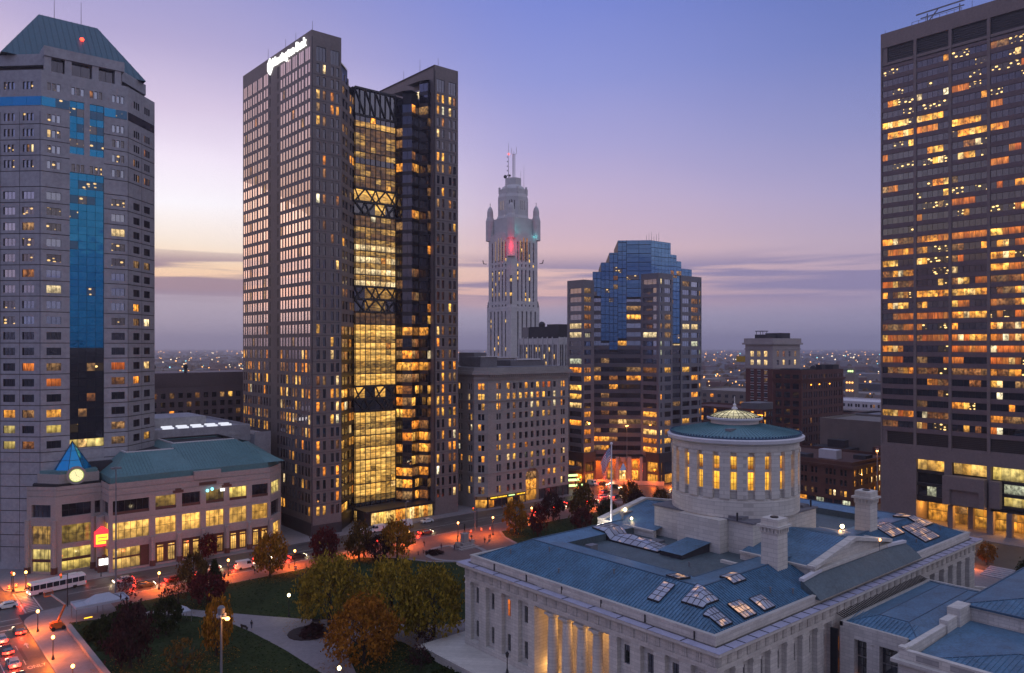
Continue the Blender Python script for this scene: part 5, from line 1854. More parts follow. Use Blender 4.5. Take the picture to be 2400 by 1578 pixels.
def ribbed_block():
    t = empty('ribbed_block', (309, 328, 0), 'pale ribbed stone block with a dark plant storey beside the deco tower', 'building')
    # right of the tower, lower annexe with vertical ribs
    wl = MB(); W = Wins(t)
    P = [(300, 345), (300, 311), (318, 311), (318, 345)]
    L, F = Face(P[0], P[1]), Face(P[1], P[2])
    ZT = 63.5
    for G in (L, F):
        cols = []
        k = 0
        u = 1.2
        while u + 2.2 < G.L:
            cols += [(u, u + 1.1), (u + 1.5, u + 2.6)]; u += 4.1
        for (u0, u1, z0, z1) in wall(wl, G, 0, ZT, cols, [(20, 60)], 0.5):
            n = 10
            for j in range(n):
                z = z0 + j * 4
                W.add(G, u0, u1, z, z + 2.4, pick([(0.84, 'glass_dark'), (0.16, 'lit_yellow')]) if G is L else 'glass_dark', 0.45)
                G.box(wl, u0, u1, 0.4, 0.8, z + 2.4, z + 4, 1)
        for c in cols[::2]:
            G.box(wl, c[0] - 1.1, c[0] - 0.4, -0.3, 0, 2, ZT + 0.8)
    wall(wl, Face(P[1], P[2]), ZT, ZT + 0.5, [], [])
    core(wl, P, 0, ZT, 1.0)
    wl.build('wall', ['tower_stone', 'granite_dark'], t)
    W.finish()
    mb = MB(); mb.box(301.5, 312.5, 63.4, 317, 337, 70.2); mb.box(301.6, 313, 70.2, 312, 322, 71.4); mb.build('plant_storey', 'roof_dark', t)
    mb = MB(); mb.box(301, 337.1, 63.5, 306, 342.5, 70.0); mb.build('plant_panel', 'steel_grey', t)
    mb = MB(); mb.ball((306, 331, 71.4), 2.0); mb.tube((306, 331, 69), (306, 331, 71), 0.8); mb.build('tank', 'roof_dark', t)


ribbed_block()


def low_roofs():
    t = empty('civic_building', (215, 290, 0), 'dark flat-roofed block with a small pointed cupola behind the stone block', 'building')
    mb = MB(); mb.box(190, 275, 0, 250, 305, 48.5); mb.box(192, 276, 48.5, 206, 286, 52); mb.box(225, 276, 48.5, 242, 290, 53.5)
    for i in range(14): mb.box(196 + 3.6 * i, 275.2, 48.5, 197.4 + 3.6 * i, 276, 49.5)
    mb.build('wall', 'brick_beige', t)
    mb = MB(); mb.lathe(206, 284, [(0.02, 52), (1.2, 52), (1.2, 55), (1.6, 55.2), (0.9, 57), (0.1, 60), (0.02, 60)], 8); mb.build('cupola', 'roof_dark', t)
    W = Wins(t)
    for (F, n) in ((Face((190, 305), (190, 275)), 6), (Face((190, 275), (250, 275)), 13)):
        for i in range(n):
            for k in range(3):
                W.add(F, 1.5 + 4.5 * i, 3.6 + 4.5 * i, 34 + 4.4 * k, 36.6 + 4.4 * k, pick([(0.8, 'glass_dark'), (0.2, 'lit_dim')]), -0.08)
    W.finish()


low_roofs()


# ================================================================== STEPPED BLUE GLASS TOWER
def blue_tower():
    t = empty('stepped_tower', (272, 236, 0), 'stepped blue glass tower with banded stone piers and orange-lit portals at its foot', 'building')
    wl = MB(); W = Wins(t, 'window', 'steel_dark'); G = Wins(t, 'glass_pane', 'steel_dark')
    c0, c1 = (247.8, 235.4), (265.7, 217.5)
    cr = (294.7, 217.5)
    back = [(294.7, 255.4), (267.8, 255.4)]
    CH, FR = Face(c0, c1), Face(c1, cr)
    H = 3.8
    def blue(z):
        return pick([(0.90, 'glass_blue'), (0.06, 'sky_dots'), (0.04, 'lit_dim')]) if z < 92 else 'glass_blue'
    # chamfer facets: u ranges, foot of the blue glass, top of the facet
    L = CH.L
    e = [0.0, 3.6, 7.2, 10.9, 14.7, L - 0.0]
    foot = [81.0, 61.5, 57.5, 62.5, 80.5]
    tops = [91.7, 95.7, 99.9, 105.2, 105.2]
    zbase = 12.0
    def banded(F, ua, ub, z0, z1, n=1, tones=None):
        """stone spandrel and ribbon window per storey"""
        k = 0
        z = z0
        while z + 1.9 < z1:
            F.box(wl, ua, ub, -0.12, 0.6, z, z + 1.75, 2)
            for i in range(n):
                a, b = ua + (ub - ua) * i / n, ua + (ub - ua) * (i + 1) / n
                W.add(F, a + 0.06, b - 0.06, z + 1.79, min(z + H - 0.04, z1), (tones or tone_low)(z), 0.15, 3)
            z += H
    def tone_low(z):
        if z > 55: return pick([(0.62, 'glass_office'), (0.16, 'lit_dim'), (0.14, 'lit_warm'), (0.08, 'lit_pale')])
        return pick([(0.62, 'glass_soft'), (0.22, 'lit_warm'), (0.16, 'lit_dim')])
    def curtain(F, ua, ub, z0, z1, n):
        z = z0
        while z < z1 - 0.3:
            for i in range(n):
                a, b = ua + (ub - ua) * i / n, ua + (ub - ua) * (i + 1) / n
                for za, zb in ((z, z + 1.9), (z + 1.9, z + H)):
                    if za < z1 - 0.2:
                        G.add(F, a + 0.07, b - 0.07, za + 0.02, min(zb, z1) - (0.22 if zb > za + 1.89 and zb == z + H else 0.06), blue(za), 0.0)
            z += H
    for i in range(5):
        banded(CH, e[i], e[i + 1], zbase, foot[i] - 1.0, 1)
        curtain(CH, e[i], e[i + 1], foot[i], tops[i], 2)
        CH.box(wl, e[i] + 0.001, e[i + 1], 0.12, 0.7, foot[i] - 1.0, tops[i] - 0.1, 1)
        if i: CH.box(wl, e[i] - 0.08, e[i] + 0.08, -0.14, 0.12, 80.0 if i in (1, 4) else 62.0, tops[i - 1], 1)
    # north front glass, stepping down to the right
    xs = [0, 11.9, 13.6, 17.8, 21.2, 29.0]
    ftop = [105.2, 105.2, 100.0, 97.4, 94.3]
    for i in range(5):
        n = max(1, round((xs[i + 1] - xs[i]) / 2.6))
        curtain(FR, xs[i], xs[i + 1], 90.8 if i in (0, 4) else 53.0, ftop[i], n)
        FR.box(wl, xs[i] + 0.001, xs[i + 1], 0.12, 0.7, 12, ftop[i] - 0.1, 1)
        if i in (1, 2, 3):
            banded(FR, xs[i], xs[i + 1], zbase, 52.5, 1)
    S2 = Face((272.13, 212.6), (279.58, 212.6))
    curtain(S2, 0.02, S2.L - 0.02, 60.5, 90.2, 3); banded(S2, 0.02, S2.L - 0.02, zbase, 60.0, 1)
    wl.box(272.2, 213.2, 0, 279.5, 217.3, 90.2, 1)
    # bodies
    core(wl, [c0, c1, cr] + back, 11.2, 91.3, 1.4, 1)
    for z0, z1, tl, xr in ((91.3, 94.1, 3.6, 28.9), (94.1, 95.5, 3.6, 21.2), (95.5, 97.2, 7.2, 21.2), (97.2, 99.7, 7.2, 17.8), (99.7, 105.0, 10.9, 13.6)):
        a = CH.at(tl, 0.75, 0)
        wl.prism([(a[0] + 22, a[1] + 22), (a[0] + 0.02, a[1]), CH.at(L - 0.3, 0.75, 0)[:2], FR.at(0.3, 0.72, 0)[:2], FR.at(xr - 0.05, 0.72, 0)[:2], (265.7 + xr - 0.05, 250)], z0, z1, 1)
    # ---- stone piers with punched windows
    def pier(P, ZT, spec, deep):
        for i in range(len(P) - 1):
            F = Face(P[i], P[i + 1])
            cols = spec[i]
            rows = [(z - 2.35, z - 0.15) for z in [88.0 - H * k for k in range(20)] if z - 2.35 > 12 and z < ZT]
            for (u0, u1, a, b) in wall(wl, F, 12, ZT, cols, rows, 0.35, 0):
                if a > 62: m_ = pick([(0.74, 'glass_sky'), (0.14, 'lit_pale'), (0.12, 'lit_dim')]) if i == 0 else pick([(0.6, 'glass_office'), (0.25, 'lit_dim'), (0.15, 'lit_pale')])
                elif a > 50: m_ = pick([(0.5, 'glass_office'), (0.3, 'lit_cool'), (0.2, 'glass_dark')])
                else: m_ = pick([(0.56, 'glass_dark'), (0.30, 'lit_warm'), (0.14, 'lit_dim')])
                W.add(F, u0, u1, a, b, m_, 0.34, 3 if u1 - u0 > 2 else 1)
        wl.q([(p[0], p[1], ZT) for p in P] + [(P[-1][0], P[-1][1] + deep, ZT), (P[0][0] + 0.01, P[-1][1] + deep, ZT)] if False else [(p[0], p[1], ZT) for p in P])
        core(wl, P, 0, ZT - 0.2, 0.6, 0)
    pier([(262.6, 221.0), (262.6, 210.9), (272.1, 210.9), (272.1, 217.4)], 90.3, [[(1.4, 8.9)], [(1.2, 2.3), (4.0, 8.3)], []], 6)
    pier([(279.6, 217.4), (279.6, 212.2), (294.7, 212.2), (294.7, 258)], 90.3, [[], [(1.1, 6.3), (7.6, 12.4), (13.3, 14.4)], []], 6)
    pier([(239.7, 243.0), (239.7, 233.0), (246.2, 233.0), (246.2, 239)], 87.6, [[(1.4, 8.6)], [(0.4, 4.6)], []], 6)
    wl.box(240.7, 234, 0, 246.1, 241.2, 87.3, 0)
    wl.build('wall', ['granite_cool', 'steel_dark', 'granite_mid'], t)
    W.finish(); G.finish()
    antennas(t, [(268 + k * 1.7, 222, 105.0, 3.0 + (k % 3)) for k in range(6)])
    # ---- base: dark stone with deep orange-lit portals
    bs = MB()
    BP = [(239.0, 243.2), (239.0, 232.4), (246.6, 232.4), (247.4, 235.0), (265.2, 217.2), (262.0, 216.5), (262.0, 210.3), (295.2, 210.3), (295.2, 258), (239, 258)]
    bw = Wins(t, 'portal_window', 'steel_dark')
    C2 = Face((246.8, 235.4), (264.6, 217.4))
    bs.prism([(239.0, 242.5), (239.0, 232.4), (246.6, 232.4), (249.3, 236.6), (266.5, 219.4), (262.0, 217.5), (262.0, 210.3), (295.2, 210.3), (295.2, 242.5)], 11.0, 13.4, 0)
    F1 = Face((239.0, 242.5), (239.0, 232.4)); F2 = Face((262.0, 217.5), (262.0, 210.3)); F3 = Face((262.0, 210.3), (295.2, 210.3))
    F0 = Face((239.0, 232.4), (246.6, 232.4))
    for F, cols in ((F1, [(1, 4.5), (5.5, 9)]), (F0, [(1.2, 6.4)]), (F2, [(0.8, 6.4)]), (F3, [(1.5, 2.4), (4.0, 9.6), (12, 18), (20, 26)])):
        for (u0, u1, a, b) in wall(bs, F, 0, 11.0, cols, [(0.4, 4.2), (5.2, 9.4)], 0.5):
            bw.add(F, u0, u1, a, b, pick([(0.62, 'lit_lobby'), (0.2, 'lit_dim'), (0.18, 'glass_dark')]), 0.45, 4)
    # portal piers and arches along the chamfer
    for u0, u1 in ((-1.0, 0.6), (5.2, 6.6), (10.6, 12.0), (15.8, 17.4), (21.0, 22.2), (24.2, 26.4)):
        C2.box(bs, u0, u1, -0.3, 4.4, 0, 11.0, 1)
    for u0, u1, zt in ((0.6, 5.2, 9.2), (6.6, 10.6, 10.2), (12.0, 15.8, 10.4), (17.4, 21.0, 10.2), (22.2, 24.2, 8.6)):
        C2.box(bs, u0, u1, -0.4, 3.8, zt, 10.99, 0)
        C2.box(bs, u0, u1, 4.5, 5.0, 0, 11.0, 1)
    for u0, u1, z0, z1 in ((7.4, 9.8, 0.5, 4.4), (7.8, 8.8, 5, 9), (12.6, 15.2, 0.4, 4.6), (18.0, 20.6, 0.4, 4.4), (18.2, 20.4, 5.4, 8.6), (22.6, 24.0, 0.6, 3.6)):
        bw.add(C2, u0, u1, z0, z1, 'lit_warm' if z0 < 1 else 'lit_lobby', 4.3, 3, 2)
    bs.build('base', ['granite_dark', 'concrete_pink'], t)
    bw.finish()
    # triangular canopy: blue glass pyramid under an inverted orange triangle
    tr = MB(); tr.hexa([C2.at(12.4, -1.2, 5.2), C2.at(15.4, -1.2, 5.2), C2.at(15.4, 0.8, 5.2), C2.at(12.4, 0.8, 5.2)],
                       [C2.at(13.7, -0.5, 8.2), C2.at(14.1, -0.5, 8.2), C2.at(14.1, 0.2, 8.2), C2.at(13.7, 0.2, 8.2)]); tr.build('glass_gable', 'glass_office', t)
    tr = MB(); tr.hexa([C2.at(13.8, -0.45, 8.3), C2.at(14.0, -0.45, 8.3), C2.at(14.0, 0, 8.3), C2.at(13.8, 0, 8.3)],
                       [C2.at(12.2, -0.9, 10.9), C2.at(15.6, -0.9, 10.9), C2.at(15.6, 0, 10.9), C2.at(12.2, 0, 10.9)]); tr.build('portal_keystone', 'concrete_pink', t)
    # low plinth wall in front, lit orange
    pw = MB(); PF = Face((236.5, 241.5), (262.5, 207.9)); PF.box(pw, 0, PF.L, -0.3, 0.3, 0.1, 1.8); pw.build('plinth_wall', 'concrete_pink', t)
    for u, z, en in ((2.9, 7.5, 1500), (8.6, 8.4, 1500), (13.8, 4.6, 700), (19.2, 8.4, 1500), (23.2, 7.0, 1200)):
        l = bpy.data.lights.new('portal_lamp', 'POINT'); l.energy = en * 0.6; l.color = (1.0, 0.17, 0.008); l.shadow_soft_size = 0.3
        o = bpy.data.objects.new('portal_lamp', l); C.objects.link(o); o.parent = t; o.location = Vector(C2.at(u, 1.8, z)) - Vector((272, 236, 0))
    for u, en in ((6, 1500), (16, 1800), (28, 1800), (38, 1500)):
        l = bpy.data.lights.new('plinth_lamp', 'POINT'); l.energy = en * 0.8; l.color = (1.0, 0.16, 0.008); l.shadow_soft_size = 0.2
        o = bpy.data.objects.new('plinth_lamp', l); C.objects.link(o); o.parent = t; o.location = Vector(PF.at(u, -2.2, 2.6)) - Vector((272, 236, 0))


blue_tower()


# ================================================================== BRICK HIGH-RISES TO THE RIGHT
def punched(t, P, ZT, mat, specs, zrows, tone, depth=0.25, z0=0.0, extra=None, limit=300, frame='white_trim', sill=None):
    wl = MB(); W = Wins(t, 'window', frame, limit)
    n = len(P)
    sl = MB()
    for i in range(n):
        F = Face(P[i], P[(i + 1) % n])
        cols = specs.get(i, [])
        for (u0, u1, a, b) in wall(wl, F, z0, ZT, cols, zrows if cols else [], depth):
            W.add(F, u0, u1, a, b, tone(a, i), depth - 0.04, 1, 2)
            if sill and sill(a, i):
                F.box(sl, u0 - 0.15, u1 + 0.15, -0.12, 0.0, a - 0.3, a - 0.02); F.box(sl, u0 - 0.15, u1 + 0.15, -0.1, 0.0, b + 0.02, b + 0.4)
    core(wl, P, z0, ZT - 1, 0.7); roofcap(wl, P, ZT, 0)
    wl.build('wall', mat, t)
    if sl.v: sl.build('sill', 'white_trim', t)
    W.finish()


def cols_even(L, n, w, pair=0.0, m=1.0):
    out = []
    st = (L - 2 * m) / n
    for i in range(n):
        c = m + st * (i + 0.5)
        if pair:
            out += [(c - pair / 2 - w, c - pair / 2), (c + pair / 2, c + pair / 2 + w)]
        else:
            out.append((c - w / 2, c + w / 2))
    return out


def brick_tower():
    t = empty('brick_tower', (394, 240, 0), 'narrow red brick tower with a cream stone top beside the dark brick block', 'building')
    P = [(380, 244.2), (380, 227.7), (408, 227.7), (408, 244.2)]
    L0, L1 = Face(P[0], P[1]).L, Face(P[1], P[2]).L
    tone = lambda z, i: pick([(0.62, 'glass_soft'), (0.22, 'glass_dark'), (0.16, 'lit_dim')])
    punched(t, P, 47.2, 'brick_red', {0: cols_even(L0, 3, 1.9, 0, 2.0), 1: cols_even(L1, 4, 1.6, 0, 1.5)}, [(7 + 4.05 * k, 9.3 + 4.05 * k) for k in range(10)], tone, sill=lambda z, i: True)
    wl = MB(); W = Wins(t, 'window', 'white_trim')
    Q = [(379.8, 244.4), (379.8, 227.5), (408.2, 227.5), (408.2, 244.4)]
    for i in range(4):
        F = Face(Q[i], Q[(i + 1) % 4])
        cs = cols_even(F.L, 3 if i == 0 else 4, 2.0, 0, 2.2) if i < 2 else []
        for (u0, u1, a, b) in wall(wl, F, 46.6, 60.0, cs, [(48.8, 51.6), (53.4, 56.4)] if cs else [], 0.3):
            W.add(F, u0, u1, a, b, pick([(0.45, 'lit_pale'), (0.35, 'glass_soft'), (0.2, 'lit_dim')]), 0.26, 2, 2)
    core(wl, Q, 46.6, 59.5, 0.6)
    for out, za, zb in ((0.4, 47.0, 47.6), (0.3, 57.2, 57.8), (1.2, 60.0, 60.9), (0.5, 60.9, 63.4)):
        wl.prism([(379.8 - out, 244.4 + out), (379.8 - out, 227.5 - out), (408.2 + out, 227.5 - out), (408.2 + out, 244.4 + out)][::1], za, zb)
    wl.build('stone_top', 'cream_stone', t)
    W.finish()
    mb = MB(); mb.box(384, 233, 63.4, 392, 241, 65.5); mb.box(393, 230, 63.4, 402, 240, 66.4)
    for x, y in ((384, 236), (388, 236), (388, 240), (384, 240)): mb.tube((x, y, 65.5), (x, y, 67.2), 0.15, n=4)
    mb.box(383.5, 235.5, 67.2, 388.5, 240.5, 67.6); mb.build('roof_plant', 'roof_dark', t)


brick_tower()


def dark_brick():
    t = empty('brick_block', (345, 190, 0), 'twelve storey dark brown brick block with rows of small dark windows', 'building')
    P = [(326.5, 195.4), (326.5, 181.3), (365.6, 181.3), (365.6, 195.4)]
    L0, L1 = Face(P[0], P[1]).L, Face(P[1], P[2]).L
    tone = lambda z, i: pick([(0.90, 'glass_dark'), (0.06, 'glass_soft'), (0.04, 'lit_dim')])
    punched(t, P, 48.2, 'brick_dark', {0: cols_even(L0, 3, 3.0, 0, 0.6), 1: cols_even(L1, 8, 1.2, 0.7, 0.8)}, [(4 + 3.95 * k, 6.6 + 3.95 * k) for k in range(11)], tone, frame='steel_dark')
    co = MB()
    for out, za, zb in ((0.9, 43.6, 44.3), (0.4, 43.0, 43.6)):
        co.prism([(326.5 - out, 195.4), (326.5 - out, 181.3 - out), (365.6 + out, 181.3 - out), (365.6 + out, 195.4)], za, zb)
    co.build('cornice', 'brick_dark', t)
    mb = MB()
    mb.prism([(329.5, 193.5), (329.5, 183.5), (342, 183.5), (342, 193.5)], 47.3, 48.6); mb.box(350, 184, 47.3, 353, 187, 50.4); mb.ball((345.5, 186, 48.6), 1.5); mb.box(359, 183, 47.3, 364.5, 188, 50.2); mb.box(355, 186, 47.3, 357, 189, 49.5)
    mb.build('roof_plant', 'roof_dark', t)
    lt = MB()
    for u in (333.5, 341.0, 350.5): lt.ball((u, 180.4, 41.5), 0.3, 0, 6, 4)
    lt.build('parapet_lamp', 'amber', t)


dark_brick()


def low_brick():
    t = empty('low_brick_building', (285, 145, 0), 'four storey brown brick corner building above lit shopfronts by the broad street', 'building')
    P = [(272, 172), (272, 131.6), (305, 131.6), (305, 172)]
    L0, L1 = Face(P[0], P[1]).L, Face(P[1], P[2]).L
    c0 = []
    for k in range(7):
        c = 2.6 + 5.55 * k
        c0 += [(c, c + 0.95), (c + 1.5, c + 2.45), (c + 3.0, c + 3.9)][: 3 if k % 2 else 2]
    tone = lambda z, i: pick([(0.4, 'glass_dark'), (0.4, 'lit_warm'), (0.2, 'lit_dim')]) if z < 6 else pick([(0.92, 'glass_dark'), (0.08, 'lit_dim')]) if i == 0 else pick([(0.55, 'glass_dark'), (0.45, 'lit_warm')])
    punched(t, P, 17.6, 'brick_brown', {0: c0, 1: cols_even(L1, 8, 1.1, 0.4, 0.8)}, [(5.0, 7.0), (8.8, 10.9), (12.4, 14.6)], tone, frame='steel_dark')
    co = MB()
    for out, za, zb in ((0.7, 15.6, 16.2), (0.3, 14.9, 15.5), (0.25, 4.0, 4.4)):
        co.prism([(272 - out, 172), (272 - out, 131.6 - out), (305 + out, 131.6 - out), (305 + out, 172)], za, zb)
    for k in range(40): co.box(271.5, 171 - k, 14.9, 271.99, 171.4 - k, 15.6)
    co.build('cornice', 'brick_brown', t)
    mb = MB(); mb.box(281, 142, 16.6, 285, 149, 20.0); mb.build('roof_hut', 'white_trim', t)
    mb = MB(); mb.box(274, 150, 16.7, 279, 156, 18.4); mb.box(288, 134, 16.7, 293, 139, 18.2); mb.build('roof_plant', 'roof_dark', t)
    sw = Wins(t, 'shop_window'); F = Face(P[0], P[1])
    for i in range(12):
        sw.add(F, 0.6 + 3.3 * i, 3.3 + 3.3 * i, 0.4, 3.6, pick([(0.42, 'lit_lobby'), (0.18, 'lit_cool'), (0.4, 'glass_dark')]), -0.08, 3)
    sw.finish()
    # street lamps' warm light on the far front comes from a bare point light
    l = bpy.data.lights.new('front_lamp', 'POINT'); l.energy = 2600; l.color = (1, 0.5, 0.1); l.shadow_soft_size = 0.4
    o = bpy.data.objects.new('front_lamp', l); C.objects.link(o); o.parent = t; o.location = Vector((300, 122, 9)) - Vector((285, 145, 0))


low_brick()


def beige_block():
    t = empty('beige_block', (335, 140, 0), 'blank beige brick wall block with a small brick penthouse between brick block and office slab', 'building')
    mb = MB(); P = [(318, 168), (318, 112), (350, 112), (350, 168)]
    for i in range(4): wall(mb, Face(P[i], P[(i + 1) % 4]), 0, 28.4, [], [])
    core(mb, P, 0, 27.6, 0.5); roofcap(mb, P, 28.4); mb.build('wall', 'brick_beige', t)
    mb = MB(); mb.box(306, 126, 0, 317, 140, 19.5); mb.box(306, 126, 19.5, 312, 134, 23.0); mb.build('penthouse', 'brick_dark', t)
    mb = MB(); mb.box(307, 150, 0, 316, 166, 17.5); mb.box(309, 153, 17.5, 313, 160, 20.5); mb.build('roof_plant', 'roof_dark', t)


beige_block()


def white_block():
    t = empty('white_office', (560, 250, 0), 'distant white four storey office with rows of paired dark windows left of the slab tower', 'building')
    x, ya, yb = 552.0, 256, 292
    P = [(x, 300), (x, 243), (x + 40, 243), (x + 40, 300)]
    L0 = Face(P[0], P[1]).L
    punched(t, P, 19.5, 'white_render', {0: cols_even(L0, 10, 1.5, 0.5, 1.5), 1: cols_even(40, 8, 1.5, 0.5, 1)}, [(3.0, 5.2), (7.2, 9.4), (11.4, 13.6), (15.4, 17.6)], lambda z, i: pick([(0.9, 'glass_dark'), (0.1, 'lit_dim')]), frame='steel_dark')


white_block()


def mid_blocks():
    t = empty('grey_office', (440, 275, 0), 'low grey office roof between stepped blue tower and narrow brick tower', 'building')
    P = [(430, 322), (430, 270), (480, 270), (480, 322)]
    punched(t, P, 30.5, 'brick_beige', {0: cols_even(52, 9, 2.6, 0, 1)}, [(6 + 4 * k, 8 + 4 * k) for k in range(6)], lambda z, i: pick([(0.86, 'glass_dark'), (0.14, 'lit_warm')]), frame='steel_dark')
    t2 = empty('dark_office', (360, 240, 0), 'dark four storey office behind the dome left of the narrow brick tower', 'building')
    P = [(345, 262), (345, 212), (372, 212), (372, 262)]
    punched(t2, P, 27.5, 'brick_dark', {0: cols_even(50, 12, 1.5, 0.4, 1), 1: cols_even(27, 6, 1.5, 0.4, 1)}, [(4 + 4 * k, 6.4 + 4 * k) for k in range(6)], lambda z, i: pick([(0.85, 'glass_dark'), (0.15, 'lit_warm')]), frame='steel_dark')
    mb = MB(); mb.box(346, 215, 26.7, 360, 225, 30.5); mb.build('roof_house', 'steel_grey', t2)
    for z in (24.5, 20.0):
        mb = MB(); mb.box(344.2, 212, z, 344.9, 222, z + 0.5); mb.build('neon_strip', 'amber', t2)
    b = empty('billboard', (420, 262, 0), 'yellow sign on a tall lattice post left of the narrow brick tower', 'sign')
    mb = MB()
    for dx, dy in ((-.6, -.6), (.6, -.6), (.6, .6), (-.6, .6)): mb.tube((404 + dx, 258 + dy, 0), (404 + dx, 258 + dy, 50), 0.14, n=4)
    for k in range(24): mb.bar((403.4, 257.4, 2 + 2 * k), (404.6, 257.4, 4 + 2 * k), 0.12, 0.12); mb.bar((403.4, 258.6, 2 + 2 * k), (403.4, 257.4, 4 + 2 * k), 0.12, 0.12)
    mb.build('post', 'steel_dark', b)
    mb = MB(); F = Face((401, 264), (406, 253)); F.box(mb, 0, F.L, -0.3, 0.2, 49.8, 53.2); mb.build('board', 'sign_yellow', b)
    c = empty('lit_clocktower', (640, 330, 0), 'far floodlit green-topped tower right of the brick block', 'building')
    d, a = 690, 0.437
    x, y = d * math.sin(YAW) + a * d * math.cos(YAW), d * math.cos(YAW) - a * d * math.sin(YAW)
    mb = MB(); mb.box(x - 4, y - 4, 0, x + 4, y + 4, 34); mb.box(x - 2.5, y - 2.5, 34, x + 2.5, y + 2.5, 40); mb.build('shaft', 'brick_beige', c)
    for z, m_ in ((20, 'far_orange'), (27, 'far_orange'), (37, 'garage_green')):
        mb = MB()
        for k in (-2.5, 0, 2.5): mb.ball((x - 4.2 if z < 34 else x - 2.6, y + k * (1 if z < 34 else 0.7), z), 0.9, 0, 6, 4)
        mb.build('floodlight', m_, c)


mid_blocks()


# ================================================================== OFFICE SLAB ON THE RIGHT
def slab_tower():
    t = empty('office_slab', (290, 95, 0), 'tall brown office slab filling the right edge with many yellow and orange lit windows', 'building')
    X, Y0, Y1 = 272.0, 121.5, 55.0
    F = Face((X, Y0), (X, Y1))
    wl = MB(); W = Wins(t, 'window', 'bronze')
    cols_b = [0, 11.3, 22.2, 33.4, 44.4, 55.4, F.L]
    ZT, z0, n, H = 166.8, 31.6, 34, 3.65
    # pier strips and spandrels are separate relief pieces
    for i, u in enumerate(cols_b):
        a, b = max(0, u - 0.45), min(F.L, u + 0.45)
        F.box(wl, a, b, -0.25, 0.6, 25.0, ZT - 5.0, 0)
    for i in range(6):
        ua, ub = cols_b[i] + (0.45), cols_b[i + 1] - (0.45)
        for k in range(n + 1):
            z = z0 + H * k
            F.box(wl, ua, ub, -0.06, 0.6, z - 1.55, z - 0.04, 1)
        # louvred plant storeys
        for za, zb in ((156.6, 161.8), (26.0, 30.0)):
            F.box(wl, ua + (1.6 if i == 0 else 0), ub, 0.9, 1.2, za, zb, 2)
            for s_ in range(7):
                z = za + 0.15 + (zb - za) * s_ / 7
                F.box(wl, ua + (1.7 if i == 0 else 0.05), ub - 0.05, 0.45, 0.85, z, z + 0.22, 2)
            if i == 0:
                F.box(wl, ua, ua + 1.6, 0.1, 0.7, za, zb, 0)
        F.box(wl, ua, ub, -0.06, 0.6, 155.3, 156.59, 0)
        F.box(wl, ua, ub, -0.06, 0.6, 25.0, 25.99, 0)
    F.box(wl, 0, F.L, -0.25, 0.6, 161.8, ZT, 0)
    wl.box(X + 0.65, Y1, 24.99, X + 34, Y0 - 0.02, ZT - 0.6, 3); wl.box(X + 9.2, Y1, 0, X + 34, Y0 - 0.02, 24.98, 3); wl.box(X + 0.61, Y0 - 11.7, 0, X + 9.19, Y0 - 0.03, 24.98, 0)
    E_ = Face((X + 34, Y0), (X, Y0))
    E_.box(wl, 0.01, 33.9, -0.05, 0.4, 0, ZT, 0)
    rng = random.Random(21)
    for k in range(n):
        z = z0 + H * k
        fl_ = k / n
        for i in range(6):
            ua, ub = cols_b[i] + 0.5, cols_b[i + 1] - 0.5
            m_ = 6
            w = (ub - ua) / m_
            p_on = 0.76 if fl_ < 0.55 else (0.46 if fl_ < 0.75 else 0.5)
            if k in (6, 7): p_on = 0.75
            if k in (2, 3, 4): p_on = 0.42
            if k in (18, 20, 23): p_on = 0.15
            run = None
            for j in range(m_):
                if run is None or rng.random() < 0.42:
                    if rng.random() < p_on:
                        if fl_ > 0.52:
                            run = pick([(0.48, 'ceiling_dots'), (0.30, 'lit_warm'), (0.14, 'lit_orange'), (0.08, 'lit_dim')], rng)
                        elif fl_ > 0.16:
                            run = pick([(0.14, 'ceiling_dots'), (0.42, 'lit_warm'), (0.34, 'lit_orange'), (0.10, 'lit_dim')], rng)
                        else:
                            run = pick([(0.12, 'ceiling_dots'), (0.4, 'lit_warm'), (0.1, 'lit_orange'), (0.38, 'lit_dim')], rng)
                    else:
                        run = 'glass_soft' if fl_ > 0.2 else 'glass_dark'
                W.add(F, ua + j * w + 0.05, ua + (j + 1) * w - 0.05, z, z + H - 1.62, run, 0.2)
    # podium: solid left bay, open glazed bays, projecting box
    c = cols_b
    F.box(wl, 0, c[1] + 0.45, -0.25, 0.6, 0, 24.98, 0)
    F.box(wl, c[1] + 0.45, F.L, -0.2, 0.6, 21.4, 24.98, 0)
    PW = Wins(t, 'podium_window', 'steel_dark')
    a, b = c[1] + 0.45, c[2] - 1.8
    for z_, z2, m_ in ((17.9, 21.2, 'lit_cool'), (13.6, 16.9, 'glass_soft'), (9.4, 12.6, 'glass_dark')):
        for j in range(3):
            mm = m_
            if z_ < 10 and j == 1: mm = 'lit_cool'
            if z_ > 17: mm = 'lit_shop'
            PW.add(F, a + (b - a) * j / 3 + 0.05, a + (b - a) * (j + 1) / 3 - 0.05, z_, z2, mm, 1.2)
    for z_ in (16.9, 12.6, 8.0): F.box(wl, a, b, 0.4, 1.6, z_, z_ + 0.98 if z_ > 9 else 9.39, 2)
    F.box(wl, b, c[2] + 0.5, -0.1, 0.6, 8.0, 21.4, 0)
    # third bay: window ribbon over a projecting box
    a, b = c[2] + 0.5, c[3] - 0.45
    for j in range(4):
        PW.add(F, a + (b - a) * j / 4 + 0.05, a + (b - a) * (j + 1) / 4 - 0.05, 17.7, 21.2, 'lit_shop', 1.6)
    F.box(wl, a - 1.6, b + 0.3, -3.6, 0.6, 13.2, 17.3, 0); F.box(wl, a - 1.6, a + 0.6, -3.6, 0.6, 8.2, 13.19, 0); F.box(wl, b - 1.2, b + 0.3, -3.6, 0.6, 8.2, 13.19, 0)
    F.box(wl, a + 0.6, b - 1.2, -2.6, 0.6, 8.2, 13.19, 0)
